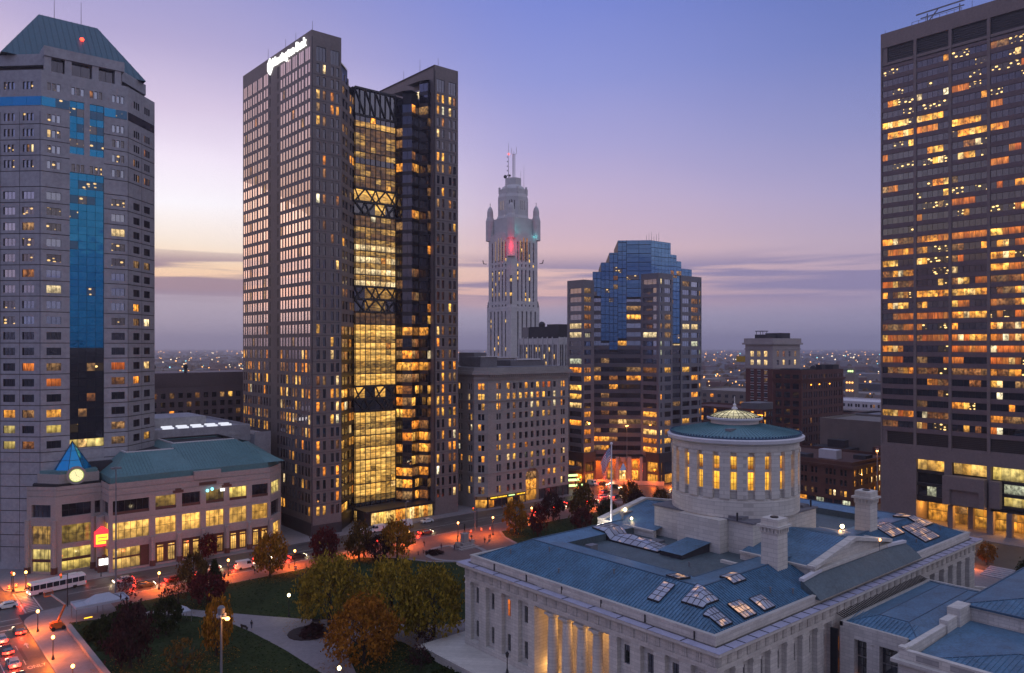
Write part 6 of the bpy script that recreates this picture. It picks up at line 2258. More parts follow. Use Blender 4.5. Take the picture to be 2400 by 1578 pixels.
    F.box(wl, c[3] - 0.45, c[3] + 0.55, -0.3, 1.6, 0, 21.4, 0)
    # fourth bay and beyond: tall lit glazing
    a = c[3] + 0.55
    F.box(wl, a, a + 3.0, -1.6, 0.6, 8.6, 17.0, 0)
    for z_, z2, m_ in ((17.2, 21.2, 'lit_green'), (13.2, 16.0, 'lit_cool'), (9.4, 12.4, 'lit_green')):
        for j in range(8):
            ua = a + 2.4 * j + (0 if z_ > 17 else 3.1)
            if ua + 2.4 < F.L:
                PW.add(F, ua + 0.05, ua + 2.35, z_, z2, m_, 2.0)
        F.box(wl, a, F.L, 0.9, 2.4, z_ - 1.0, z_ - 0.02, 2)
    F.box(wl, c[1] + 0.45, F.L, 2.5, 3.0, 8.0, 21.4, 2)
    F.box(wl, c[1] + 0.45, F.L, 0.7, 9.0, 7.4, 8.0, 2)
    # open ground floor: pillars in front of a warm lobby
    for u in (c[2] - 0.6, c[2] + 4.2, c[3] - 0.2, c[3] + 5.0, c[4], c[4] + 5.5, c[5]):
        F.box(wl, u, u + 1.5, -0.4 if u != c[2] + 4.2 else 3.0, 1.6 if u != c[2] + 4.2 else 4.6, 0, 7.4, 0)
    for j in range(22):
        ua = c[1] + 1.0 + 2.4 * j
        if ua + 2.4 < F.L:
            PW.add(F, ua, ua + 2.3, 0.2, 3.4, 'lit_lobby', 8.5, 2); PW.add(F, ua, ua + 2.3, 3.6, 7.2, pick([(0.7, 'lit_lobby'), (0.3, 'lit_dim')]), 8.6)
    wl.build('wall', ['concrete_mauve', 'brown_stone', 'steel_dark', 'granite_dark'], t)
    W.finish(); PW.finish()
    for u, en in ((14, 1400), (26, 2000), (38, 2000), (50, 2000)):
        l = bpy.data.lights.new('lobby_lamp', 'POINT'); l.energy = en; l.color = (1, 0.42, 0.06); l.shadow_soft_size = 0.4
        o = bpy.data.objects.new('lobby_lamp', l); C.objects.link(o); o.parent = t; o.location = Vector(F.at(u, 4.0, 5.8)) - Vector((290, 95, 0))
    rg = MB()
    for u in (14, 24): rg.tube(F.at(u, 3, ZT - 0.7), F.at(u, 3, ZT + 3.6), 0.2, n=5)
    rg.bar(F.at(11, 1.5, ZT + 3.6), F.at(26, 1.5, ZT + 3.8), 0.3, 0.4); rg.bar(F.at(11.5, 4, ZT + 3.0), F.at(25, 4, ZT + 3.2), 0.3, 0.3)
    rg.bar(F.at(14, 3, ZT + 0.5), F.at(18, 1.5, ZT + 3.6), 0.25, 0.25)
    for k in range(8): rg.tube(F.at(10 + 2.2 * k, 0.6, ZT - 0.6), F.at(10 + 2.2 * k, 0.6, ZT + 1.2), 0.08, n=4)
    rg.bar(F.at(10, 0.6, ZT + 1.2), F.at(25.6, 0.6, ZT + 1.2), 0.1, 0.1)
    rg.build('roof_gantry', 'steel_grey', t)
    antennas(t, [(X + 1, Y0 - 1, ZT, 1.5), (X + 2, Y0 - 28, ZT, 4)])


slab_tower()

# ================================================================== DOMED CAPITOL
def capitol():
    t = empty('capitol_building', (138.5, 91.6, 0), 'pale limestone capitol with blue metal roofs and a round windowed drum', 'building')
    x0, x1, y0, y1 = 91.0, 186.0, 63.0, 120.3
    SF, EF = Face((x0, y1), (x0, y0)), Face((x0, y0), (x1, y0))
    NF, WF = Face((x1, y0), (x1, y1)), Face((x1, y1), (x0, y1))
    wl = MB()
    W = Wins(t, 'window', 'steel_dark')
    bayS = [1.7, 6.35, 11.0, 15.65, 39.05, 43.7, 48.35, 53.0]
    bayE = [1.7 + 4.62 * k for k in range(20)]
    zb, zt = 2.7, 13.9
    px_open = (19.9, 37.4)
    for F, bays in ((SF, bayS), (EF, bayE)):
        cols = [(u, u + 2.6) for u in bays if not (F is EF and 31 < u < 66)]
        zr = [(zb, zt)]
        if F is SF:
            segs = ((0, px_open[0]), (px_open[1], F.L))
        else:
            segs = ((0, F.L),)
        for ua, ub in segs:
            cc = [c for c in cols if ua < c[0] < ub]
            for (u0, u1, a, b) in wall(wl, F, 0, 13.9001, cc, [(zb, 13.9)], 0.85, 0, u0=ua, u1=ub):
                B2 = Face(F.at(u0, 0.85, 0), F.at(u1, 0.85, 0))
                for (c, d, e, f) in wall(wl, B2, a, b, [(0.72, 1.88)], [(3.4, 6.5), (9.8, 12.8)], 0.3, 0):
                    on = 'glass_dark'
                    if F is SF and abs(u0 - 11.0) < .1 and e > 9: on = 'lit_orange'
                    W.add(B2, c, d, e, f, on, 0.2, 2, 3, 0.06)
                    B2.box(wl, c - 0.15, d + 0.15, -0.12, 0.0, e - 0.25, e, 0)
    for F in (NF, WF):
        wall(wl, F, 0, 13.9, [], [], 0.3)
    # frieze and architrave
    for F in (SF, EF, NF, WF):
        wall(wl, F, 13.9, 17.0, [], [], 0.3, 0)
    # body behind the walls, split round the portico
    wl.box(x0 + 1.3, y0 + 1.3, 0, x1 - 0.5, y1 - 0.5, 1.65)
    wl.box(x0 + 6.2, y0 + 1.3, 1.65, x1 - 0.5, y1 - 0.5, 17.9)
    wl.box(x0 + 1.3, y0 + 1.3, 1.65, x0 + 6.19, y1 - px_open[1] - 0.05, 17.9)
    wl.box(x0 + 1.3, y1 - px_open[0] + 0.05, 1.65, x0 + 6.19, y1 - 0.5, 17.9)
    wl.box(x0 + 0.6, y1 - px_open[1], 13.4, x0 + 6.19, y1 - px_open[0], 17.9)
    # portico returns and back wall
    for u in px_open:
        wl.q([SF.at(u, 0, 0), SF.at(u, 6.2, 0), SF.at(u, 6.2, 13.9), SF.at(u, 0, 13.9)])
    BK = Face(SF.at(px_open[0], 5.9, 0), SF.at(px_open[1], 5.9, 0))
    for (c, d, e, f) in wall(wl, BK, 1.65, 13.4, [(2.2, 3.6), (8.0, 9.6), (13.9, 15.3)], [(1.7, 6.0), (9.6, 12.4)], 0.25, 0):
        W.add(BK, c, d, e, f, 'glass_dark' if e < 3 and c < 8 else 'lit_lobby', 0.2, 2, 3, 0.06)
    SF.box(wl, px_open[0], px_open[1], 0.05, 5.9, 0.0, 1.64, 0)
    wl.build('wall', 'limestone', t)
    W.finish()
    # triglyph blocks, one by one along the two seen fronts
    tri = MB()
    tri.box(0, -0.14, 0, 0.95, 0.0, 1.5)
    for k in range(3):
        tri.box(0.06 + 0.32 * k, -0.2, 0.05, 0.25 + 0.32 * k, -0.142, 1.48)
    tme = tri.mesh('triglyph', 'limestone')
    for F, n in ((SF, 24), (EF, 40)):
        for i in range(n):
            u = 0.1 + (F.L - 1.15) * i / (n - 1)
            o = bpy.data.objects.new('triglyph', tme)
            C.objects.link(o); o.parent = t
            o.location = Vector(F.at(u, 0, 14.75)) - WL[t.name]; o.rotation_euler = (0, 0, F.ang)
    # entablature mouldings, cornice with lead top, parapet
    co = MB()
    def ring(o0, o1, za, zb_, m=0):
        """square ring between outer offsets o0 (inner) and o1 (outer)"""
        A = [(x0 - o1, y0 - o1), (x1 + o1, y0 - o1), (x1 + o1, y1 + o1), (x0 - o1, y1 + o1)]
        B = [(x0 - o0, y0 - o0), (x1 + o0, y0 - o0), (x1 + o0, y1 + o0), (x0 - o0, y1 + o0)]
        for i in range(4):
            a, b, c, d = A[i], A[(i + 1) % 4], B[(i + 1) % 4], B[i]
            co.hexa([(*a, za), (*b, za), (*c, za), (*d, za)], [(*a, zb_), (*b, zb_), (*c, zb_), (*d, zb_)], m)
    ring(0.0, 0.16, 14.35, 14.7); ring(0.0, 0.3, 16.26, 16.5); ring(0.0, 0.95, 16.5, 16.75); ring(-0.1, 1.2, 16.75, 17.2)
    ring(-0.3, 1.26, 17.204, 17.27, 1)
    ring(-1.2, -0.75, 17.2, 18.5, 0); ring(-1.28, -0.62, 18.502, 18.72, 0)
    # capitals of the piers (a light band at the top of each pier)
    for F, bays in ((SF, bayS), (EF, bayE)):
        edges = [0.0] + [v for u in bays for v in (u, u + 2.6)] + [F.L]
        for i in range(0, len(edges) - 1, 2):
            if edges[i + 1] - edges[i] < 4 or True:
                if F is EF and 31 < edges[i] < 68: continue
                a, b = edges[i], edges[i + 1]
                if F is SF and b - a > 5:
                    for p, q_ in ((a, px_open[0]), (px_open[1], b)): F.box(co, p, q_, -0.13, 0.0, 13.2, 13.6, 0)
                else:
                    F.box(co, a, b, -0.13, 0.0, 13.2, 13.6, 0)
    # wall joints of the lead gutter
    for u in range(4, 56, 6): SF.box(co, u, u + 0.12, -1.25, 0.3, 17.272, 17.33, 2)
    for u in range(2, 94, 3): EF.box(co, u, u + 0.12, -1.25, 0.3, 17.272, 17.33, 2)
    for u in range(8, 56, 9): SF.box(co, u, u + 0.14, 0.55, 0.72, 17.3, 18.5, 2)
    co.build('cornice', ['limestone', 'lead_flashing', 'steel_dark'], t)
    # portico columns (fluted by their polygon sides)
    for k in range(4):
        u = px_open[0] + 3.5 * (k + 1)
        c = SF.at(u, 1.15, 0)
        cm = MB()
        prof = [(0.02, 1.66), (1.0, 1.66), (0.98, 4.0), (0.9, 9.0), (0.78, 12.5), (1.05, 12.95), (1.05, 13.05), (0.02, 13.05)]
        cm.lathe(c[0], c[1], prof, 20)
        cm.box(c[0] - 1.08, c[1] - 1.08, 13.05, c[0] + 1.08, c[1] + 1.08, 13.4)
        cm.build('column', 'limestone', t)
    # east side: attached columns at the middle and the far end read as piers above
    # ---- main roof: hipped ring with inner deck
    rf = MB()
    def rect_in(i, z): return [(x0 + i, y0 + i, z), (x1 - i, y0 + i, z), (x1 - i, y1 - i, z), (x0 + i, y1 - i, z)]
    r0, r1, r2 = rect_in(1.22, 18.25), rect_in(9.2, 21.9), rect_in(14.0, 21.4)
    for a, b, m in ((r0, r1, 0), (r1, r2, 0)):
        for i in range(4):
            rf.q([a[i], a[(i + 1) % 4], b[(i + 1) % 4], b[i]], m)
    r3 = rect_in(14.01, 20.1)
    for i in range(4): rf.q([r2[i], r2[(i + 1) % 4], r3[(i + 1) % 4], r3[i]], 1)
    rf.q(r3, 1)
    for a, b in ((r0, r1),):
        for i in range(4):
            rf.bar(a[i], b[i], 0.22, 0.16, 2)
    for i in range(4):
        rf.bar(r1[i], r1[(i + 1) % 4], 0.28, 0.2, 2); rf.bar(r2[i], r2[(i + 1) % 4], 0.16, 0.1, 2)
    rf.build('roof', ['roof_blue', 'roof_weathered', 'seam_blue'], t)
    sm = MB()
    L = y1 - y0
    k = 0
    def slope_pt(side, s_, i):
        z = 18.25 + (i - 1.22) / (9.2 - 1.22) * 3.65 + 0.06
        return {'S': (x0 + i, y0 + s_, z), 'E': (x0 + s_, y0 + i, z), 'N': (x1 - i, y0 + s_, z), 'W': (x0 + s_, y1 - i, z)}[side]
    for side, LL in (('S', L), ('E', x1 - x0), ('N', L), ('W', x1 - x0)):
        n = int((LL - 2.6) / 0.62)
        for j in range(1, n):
            s_ = 1.3 + (LL - 2.6) * j / n
            m_ = min(9.2, s_, LL - s_)
            if m_ > 1.6:
                sm.bar(slope_pt(side, s_, 1.3), slope_pt(side, s_, m_ - 0.05), 0.07, 0.11)
    sm.build('standing_seam', 'roof_blue', t, kind='stuff')
    # ---- attic walls and gabled portico roofs east and west
    at = MB()
    def gable(yf, yb, sgn):
        xa, xb, xm = 124.6, 152.4, 138.5
        ze, zr = 21.5, 24.0
        yo = yf - 0.9 * sgn
        # tympanum wall and raking cornice
        at.hexa([(xa, yf, 19.0), (xb, yf, 19.0), (xb, yf + 0.6 * sgn, 19.0), (xa, yf + 0.6 * sgn, 19.0)], [(xa, yf, ze), (xb, yf, ze), (xb, yf + 0.6 * sgn, ze), (xa, yf + 0.6 * sgn, ze)], 0)
        at.hexa([(xa, yf, ze), (xb, yf, ze), (xb, yf + 0.6 * sgn, ze), (xa, yf + 0.6 * sgn, ze)], [(xm - .1, yf, zr), (xm + .1, yf, zr), (xm + .1, yf + 0.6 * sgn, zr), (xm - .1, yf + 0.6 * sgn, zr)], 0)
        for p, q_ in (((xa - 0.8, ze), (xm, zr + 0.15)), ((xm, zr + 0.15), (xb + 0.8, ze))):
            at.bar((p[0], yf - 0.2 * sgn, p[1] + 0.1), (q_[0], yf - 0.2 * sgn, q_[1] + 0.1), 1.5, 0.6, 0)
        at.box(xa - 0.8, min(yf - 0.9 * sgn, yf), ze - 0.9, xb + 0.8, max(yf - 0.9 * sgn, yf), ze - 0.3, 0)
        # side walls and roof slopes back to the drum base
        for x in (xa, xb):
            at.box(x - 0.4, min(yf, yb), 18.5, x + 0.4, max(yf, yb), ze, 0)
        for x, m in ((xa, 1), (xb, 1)):
            at.q([(x + (-0.5 if x == xa else 0.5), yf, ze + 0.03), (x + (-0.5 if x == xa else 0.5), yb, ze + 0.03), (xm, yb, zr + 0.03), (xm, yf, zr + 0.03)], 1)
        for x in (xa - 0.5, xb + 0.5):
            at.bar((x, yf, ze), (x, yb, ze), 0.5, 0.35, 0)
        n = 22
        for s_ in range(1, n):
            y = yf + (yb - yf) * s_ / n
            for x in (xa, xb): at.bar((x, y, ze + 0.07), (xm, y, zr + 0.07), 0.06, 0.08, 1)
    gable(67.2, 81.0, 1); gable(115.2, 101.0, -1)
    # long low attic wall south of the drum base
    at.box(119.5, 74.5, 19.2, 120.2, 82, 20.6, 0); at.box(119.0, 84.5, 17.0, 124, 97.0, 20.0, 0)
    # flashing curb where the east portico roof meets the main roof
    at.bar((119.2, 66.2, 20.6), (126.0, 66.6, 20.9), 0.8, 0.5, 2)
    at.bar((151.0, 66.6, 20.9), (158.4, 66.2, 20.6), 0.8, 0.5, 2)
    at.hexa([(119.2, 62.9, 18.0), (158.4, 62.9, 18.0), (158.4, 66.3, 18.0), (119.2, 66.3, 18.0)], [(119.2, 63.6, 18.75), (158.4, 63.6, 18.75), (158.4, 66.3, 20.5), (119.2, 66.3, 20.5)], 3)
    # square base under the drum with projections
    cx, cy = 138.5, 91.6
    at.box(cx - 11.5, cy - 11.5, 18, cx + 11.5, cy + 11.5, 26.1, 4)
    at.box(cx - 14.2, cy - 6.2, 17, cx - 11.5, cy + 3.6, 26.3, 4)
    at.box(cx + 11.5, cy - 4.6, 17, cx + 14.2, cy + 4.6, 26.3, 4)
    at.box(cx - 11.8, cy - 11.8, 26.102, cx + 11.8, cy + 11.8, 26.4, 5)
    at.box(cx - 11.2, cy - 9, 26.4, cx - 9.0, cy - 6, 26.9, 5); at.box(cx + 8, cy - 10.5, 26.4, cx + 10.5, cy - 8, 26.9, 5)
    for dx, dy in ((-11.0, 4.0), (-12.0, -8.5), (10.5, -10.9)): at.tube((cx + dx, cy + dy, 26.4), (cx + dx, cy + dy, 27.9), 0.18, n=6, m=6)
    at.build('attic', ['limestone', 'roof_blue', 'white_trim', 'roof_weathered', 'limestone_drum', 'roof_grey', 'steel_dark'], t)
    # ---- drum
    dr = MB()
    N_ = 96
    dr.lathe(cx, cy, [(12.6, 26.4), (12.6, 29.5), (12.35, 29.6), (12.35, 29.95), (11.9, 30.0), (11.9, 38.8), (12.5, 38.85), (12.5, 40.0), (12.7, 40.1), (13.45, 40.5), (13.55, 41.1), (13.3, 41.3), (12.8, 41.3)], N_, 0, [0] * 8 + [0, 1, 1, 1])
    dr.build('drum', ['limestone_drum', 'white_trim'], t, smooth=False)
    pil = MB(); w = 1.95
    pil.box(-w / 2, -0.55, 0, w / 2, 0.2, 8.15); pil.box(-w / 2 - 0.14, -0.68, 8.15, w / 2 + 0.14, 0.2, 8.85)
    pme = pil.mesh('pilaster', 'limestone_drum')
    DW = Wins(t, 'drum_window', 'steel_dark')
    NB = 24
    fixed = {}
    for i in range(NB):
        a = 2 * PI * (i + 0.5) / NB + 0.045
        o = bpy.data.objects.new('pilaster', pme); C.objects.link(o); o.parent = t
        o.location = Vector((cx + 12.05 * math.cos(a), cy + 12.05 * math.sin(a), 29.96)) - WL[t.name]
        o.rotation_euler = (0, 0, a + PI / 2)
        b = 2 * PI * i / NB + 0.045
        d = 0.52 / 11.9
        F = Face((cx + 11.93 * math.cos(b - d), cy + 11.93 * math.sin(b - d)), (cx + 11.93 * math.cos(b + d), cy + 11.93 * math.sin(b + d)))
        up_ = 'lit_drum_dim' if R.random() < 0.7 else 'lit_drum'
        DW.add(F, 0.04, F.L - 0.04, 31.7, 35.0, 'lit_drum', -0.06, 2, 3, 0.06)
        DW.add(F, 0.04, F.L - 0.04, 36.4, 37.95, 'lit_drum', -0.06, 2, 2, 0.06)
        DW.add(F, 0.04, F.L - 0.04, 35.6, 36.36, 'lit_drum_dim', -0.06, 2, 1, 0.06)
        sl = MB(); F.box(sl, -0.15, F.L + 0.15, -0.28, 0.0, 31.45, 31.68); sl.build('sill', 'limestone_drum', t)
    DW.finish()
    cr = MB()
    cr.lathe(cx, cy, [(12.95, 41.25), (12.95, 41.55), (12.6, 41.6), (5.0, 43.3)], N_, 0, [1, 1, 0])
    for i in range(96):
        a = 2 * PI * i / 96
        cr.bar((cx + 12.6 * math.cos(a), cy + 12.6 * math.sin(a), 41.64), (cx + 5.0 * math.cos(a), cy + 5.0 * math.sin(a), 43.34), 0.07, 0.1, 0)
    for i in range(120):
        a = 2 * PI * i / 120
        cr.box(cx + 12.9 * math.cos(a) - 0.12, cy + 12.9 * math.sin(a) - 0.12, 41.55, cx + 12.9 * math.cos(a) + 0.12, cy + 12.9 * math.sin(a) + 0.12, 41.85, 1)
    cr.build('conical_roof', ['roof_teal', 'seam_blue'], t)
    hb = MB(); a = math.radians(222); hb.box(cx + 9.6 * math.cos(a) - 1.0, cy + 9.6 * math.sin(a) - 0.6 + 2.6, 42.2, cx + 9.6 * math.cos(a) + 1.0, cy + 9.6 * math.sin(a) + 0.6 + 2.6, 42.9); hb.build('roof_hatch', 'steel_grey', t)
    ln = MB()
    ln.lathe(cx, cy, [(4.75, 43.1), (4.75, 44.1), (5.5, 44.15), (5.55, 44.5), (5.2, 44.6), (4.95, 44.6)], 64, 0)
    ln.build('lantern', 'white_trim', t)
    dm = MB(); dm.lathe(cx, cy, [(5.0, 44.62), (4.4, 45.0), (3.2, 45.5), (1.8, 45.85), (0.5, 46.05)], 48); dm.build('glass_dome', 'dome_glow', t, smooth=True)
    rb = MB()
    prof = [(5.02, 44.66), (4.42, 45.05), (3.22, 45.55), (1.82, 45.9), (0.5, 46.1)]
    for i in range(24):
        a = 2 * PI * i / 24
        for (ra, za), (rb_, zb2) in zip(prof, prof[1:]):
            rb.bar((cx + ra * math.cos(a), cy + ra * math.sin(a), za), (cx + rb_ * math.cos(a), cy + rb_ * math.sin(a), zb2), 0.09, 0.08)
    for r_, z in prof[1:3]:
        for i in range(48):
            a, b = 2 * PI * i / 48, 2 * PI * (i + 1) / 48
            rb.bar((cx + r_ * math.cos(a), cy + r_ * math.sin(a), z), (cx + r_ * math.cos(b), cy + r_ * math.sin(b), z), 0.06, 0.06)
    for i in range(60):
        a = 2 * PI * i / 60
        rb.box(cx + 5.15 * math.cos(a) - 0.07, cy + 5.15 * math.sin(a) - 0.07, 44.6, cx + 5.15 * math.cos(a) + 0.07, cy + 5.15 * math.sin(a) + 0.07, 44.85)
    rb.build('dome_rib', 'steel_dark', t)
    fi = MB(); fi.lathe(cx, cy, [(0.02, 46.0), (0.7, 46.05), (0.55, 46.4), (0.25, 46.7), (0.38, 47.0), (0.12, 47.3), (0.06, 48.8), (0.02, 48.8)], 10); fi.build('finial', 'white_trim', t)
    # ---- chimneys
    for (x, y) in ((120.7, 72.0), (157.6, 73.4)):
        s_ = 1.62
        ch = MB()
        ch.hexa([(x - s_, y - s_, 18.6), (x + s_, y - s_, 18.6), (x + s_, y + s_, 18.6), (x - s_, y + s_, 18.6)],
                [(x - 1.55, y - 1.55, 27.2), (x + 1.55, y - 1.55, 27.2), (x + 1.55, y + 1.55, 27.2), (x - 1.55, y + 1.55, 27.2)])
        ch.box(x - 1.66, y - 1.66, 27.2, x + 1.66, y + 1.66, 27.4)
        for i in range(5):
            for sx_, sy_ in ((1, 0), (0, 1)):
                for g_ in (-1, 1):
                    v = -1.36 + 0.68 * i
                    bx, by = (v, g_ * 1.66) if sx_ else (g_ * 1.66, v)
                    ch.box(x + bx - 0.17, y + by - 0.17, 27.4, x + bx + 0.17, y + by + 0.17, 28.2)
        ch.box(x - 1.6, y - 1.6, 27.4, x + 1.6, y + 1.6, 28.21)
        ch.box(x - 2.1, y - 2.1, 28.21, x + 2.1, y + 2.1, 28.6); ch.box(x - 1.6, y - 1.6, 28.6, x + 1.6, y + 1.6, 29.7)
        ch.lathe(x, y, [(0.02, 29.72), (0.7, 29.72), (0.7, 29.9), (0.02, 29.9)], 10, 1)
        ch.build('chimney', ['limestone_drum', 'steel_dark'], t)
    # ---- skylights
    def zr(x, y):
        i = min(x - x0, y - y0, x1 - x, y1 - y)
        return 18.25 + (i - 1.22) * 0.4574 if i < 9.2 else (21.9 - (i - 9.2) * 0.104 if i < 14 else 20.1)
    def skylight(x, y, lx, ly, rise, nx, ny, mats):
        """low glazed box that follows the roof slope; rise lifts its middle to a shallow pyramid"""
        P_ = lambda a, b, k=0.0: Vector((x + a * lx, y + b * ly, zr(x + a * lx, y + b * ly) + 0.28 + rise * max(0, 1 - max(abs(a), abs(b))) + k))
        sk = MB()
        for i in range(nx):
            for j in range(ny):
                c = [(-1 + 2 * (i + p) / nx, -1 + 2 * (j + q_) / ny) for p, q_ in ((0, 0), (1, 0), (1, 1), (0, 1))]
                sk.hexa([P_(*v, -0.75 - rise) for v in c], [P_(*v, -0.03) for v in c])
        s = sk.build('skylight', 'steel_dark', t)
        bars = MB()
        for i in range(nx):
            for j in range(ny):
                g_ = 0.05
                c = [(-1 + 2 * (i + p) / nx, -1 + 2 * (j + q_) / ny) for p, q_ in ((g_, g_), (1 - g_, g_), (1 - g_, 1 - g_), (g_, 1 - g_))]
                pm = MB(); pm.hexa([P_(*v, 0.0) for v in c], [P_(*v, 0.04) for v in c])
                pm.build('pane', pick(mats), s)
        for i in range(nx + 1):
            for j in range(ny): bars.bar(P_(-1 + 2 * i / nx, -1 + 2 * j / ny, .04), P_(-1 + 2 * i / nx, -1 + 2 * (j + 1) / ny, .04), 0.09, 0.07)
        for j in range(ny + 1):
            for i in range(nx): bars.bar(P_(-1 + 2 * i / nx, -1 + 2 * j / ny, .04), P_(-1 + 2 * (i + 1) / nx, -1 + 2 * j / ny, .04), 0.09, 0.07)
        bars.build('glazing_bar', 'steel_dark', s)
    gm, g2, g3 = [(1, 'skylight_dim')], [(1, 'skylight_warm')], [(1, 'skylight_dim')]
    for a_ in ((101.8, 77.8, 1.5, 1.3, 0, 4, 2, g2), (96.9, 77.3, 2.0, 1.15, 0, 4, 2, gm), (98.2, 71.0, 2.0, 2.0, 0.5, 4, 4, gm), (96.4, 66.6, 1.4, 1.6, 0, 4, 3, g3),
               (102.4, 66.4, 1.6, 1.5, 0, 4, 3, g2), (107.6, 66.2, 1.6, 1.3, 0.4, 4, 2, gm), (108.4, 72.0, 1.8, 1.3, 0, 3, 2, g2), (118.6, 101.8, 2.8, 8.4, 1.3, 4, 10, g3),
               (162.4, 71.4, 3.0, 2.4, 0, 6, 3, g2), (170.6, 68.0, 3.6, 2.4, 0, 7, 3, g2), (176.6, 72.0, 2.6, 3.2, 0, 5, 4, g2)):
        skylight(*a_)
    rb = MB()
    rb.hexa([(115.6, 87.6, 19.0), (124.2, 87.6, 19.0), (124.2, 92.6, 19.0), (115.6, 92.6, 19.0)], [(115.6, 87.6, 20.9), (124.2, 87.6, 21.8), (124.2, 92.6, 21.8), (115.6, 92.6, 20.9)], 1)
    rb.q([(115.3, 87.3, 20.96), (124.3, 87.3, 21.9), (124.3, 92.9, 21.9), (115.3, 92.9, 20.96)], 0)
    rb.build('stair_house', ['roof_blue', 'roof_dark'], t)
    for x, y, z, sx_, sy_ in ((107.6, 102.5, 21.1, 1.0, 0.7), (122.5, 99.0, 20.2, 1.2, 1.2), (129.6, 113.0, 22.6, 1.6, 0.6), (134, 70.0, 23.0, 0.2, 0.2)):
        h = MB(); h.box(x - sx_, y - sy_, z - 0.9, x + sx_, y + sy_, z + 0.25); h.build('roof_hatch', 'steel_grey', t)
    for x, y in ((95.5, 112), (98.5, 104.5), (94.6, 98), (97.8, 88), (112, 67.5), (116.2, 66), (164.5, 66.4), (178.2, 67), (126, 111), (113, 84)):
        v = MB(); z = zr(x, y); v.tube((x, y, z - 0.4), (x, y, z + 0.7), 0.13, n=7); v.tube((x, y, z + 0.7), (x, y, z + 0.85), 0.22, n=7); v.build('vent_pipe', 'steel_grey', t)
    # ---- terrace
    te = MB()
    te.prism([(83.5, 125.5), (83.5, 56), (91.0, 56), (91.0, 63), (91.001, 120.3), (120, 120.3), (120, 125.5)][::-1][::-1], 0.1, 1.5)
    for k in range(4): te.box(83.5 - 0.45 * (k + 1), 84, 0.1, 83.5 - 0.45 * k - 0.002, 99.5, 1.5 - 0.33 * (k + 1))
    te.box(83.4, 99.6, 1.5, 83.9, 125.5, 1.72); te.box(83.4, 56, 1.5, 83.9, 83.8, 1.72)
    te.build('terrace', 'limestone', t)
    # warm porch lamps between the columns
    for u, z in ((21.4, 3.0), (25.1, 11.6), (28.65, 11.8), (32.2, 11.6), (35.8, 3.0)):
        l = bpy.data.lights.new('porch_lamp', 'POINT'); l.energy = 190; l.color = (1, 0.50, 0.14); l.shadow_soft_size = 0.25
        o = bpy.data.objects.new('porch_lamp', l); C.objects.link(o); o.parent = t; o.location = Vector(SF.at(u, 3.2, z)) - WL[t.name]


capitol()


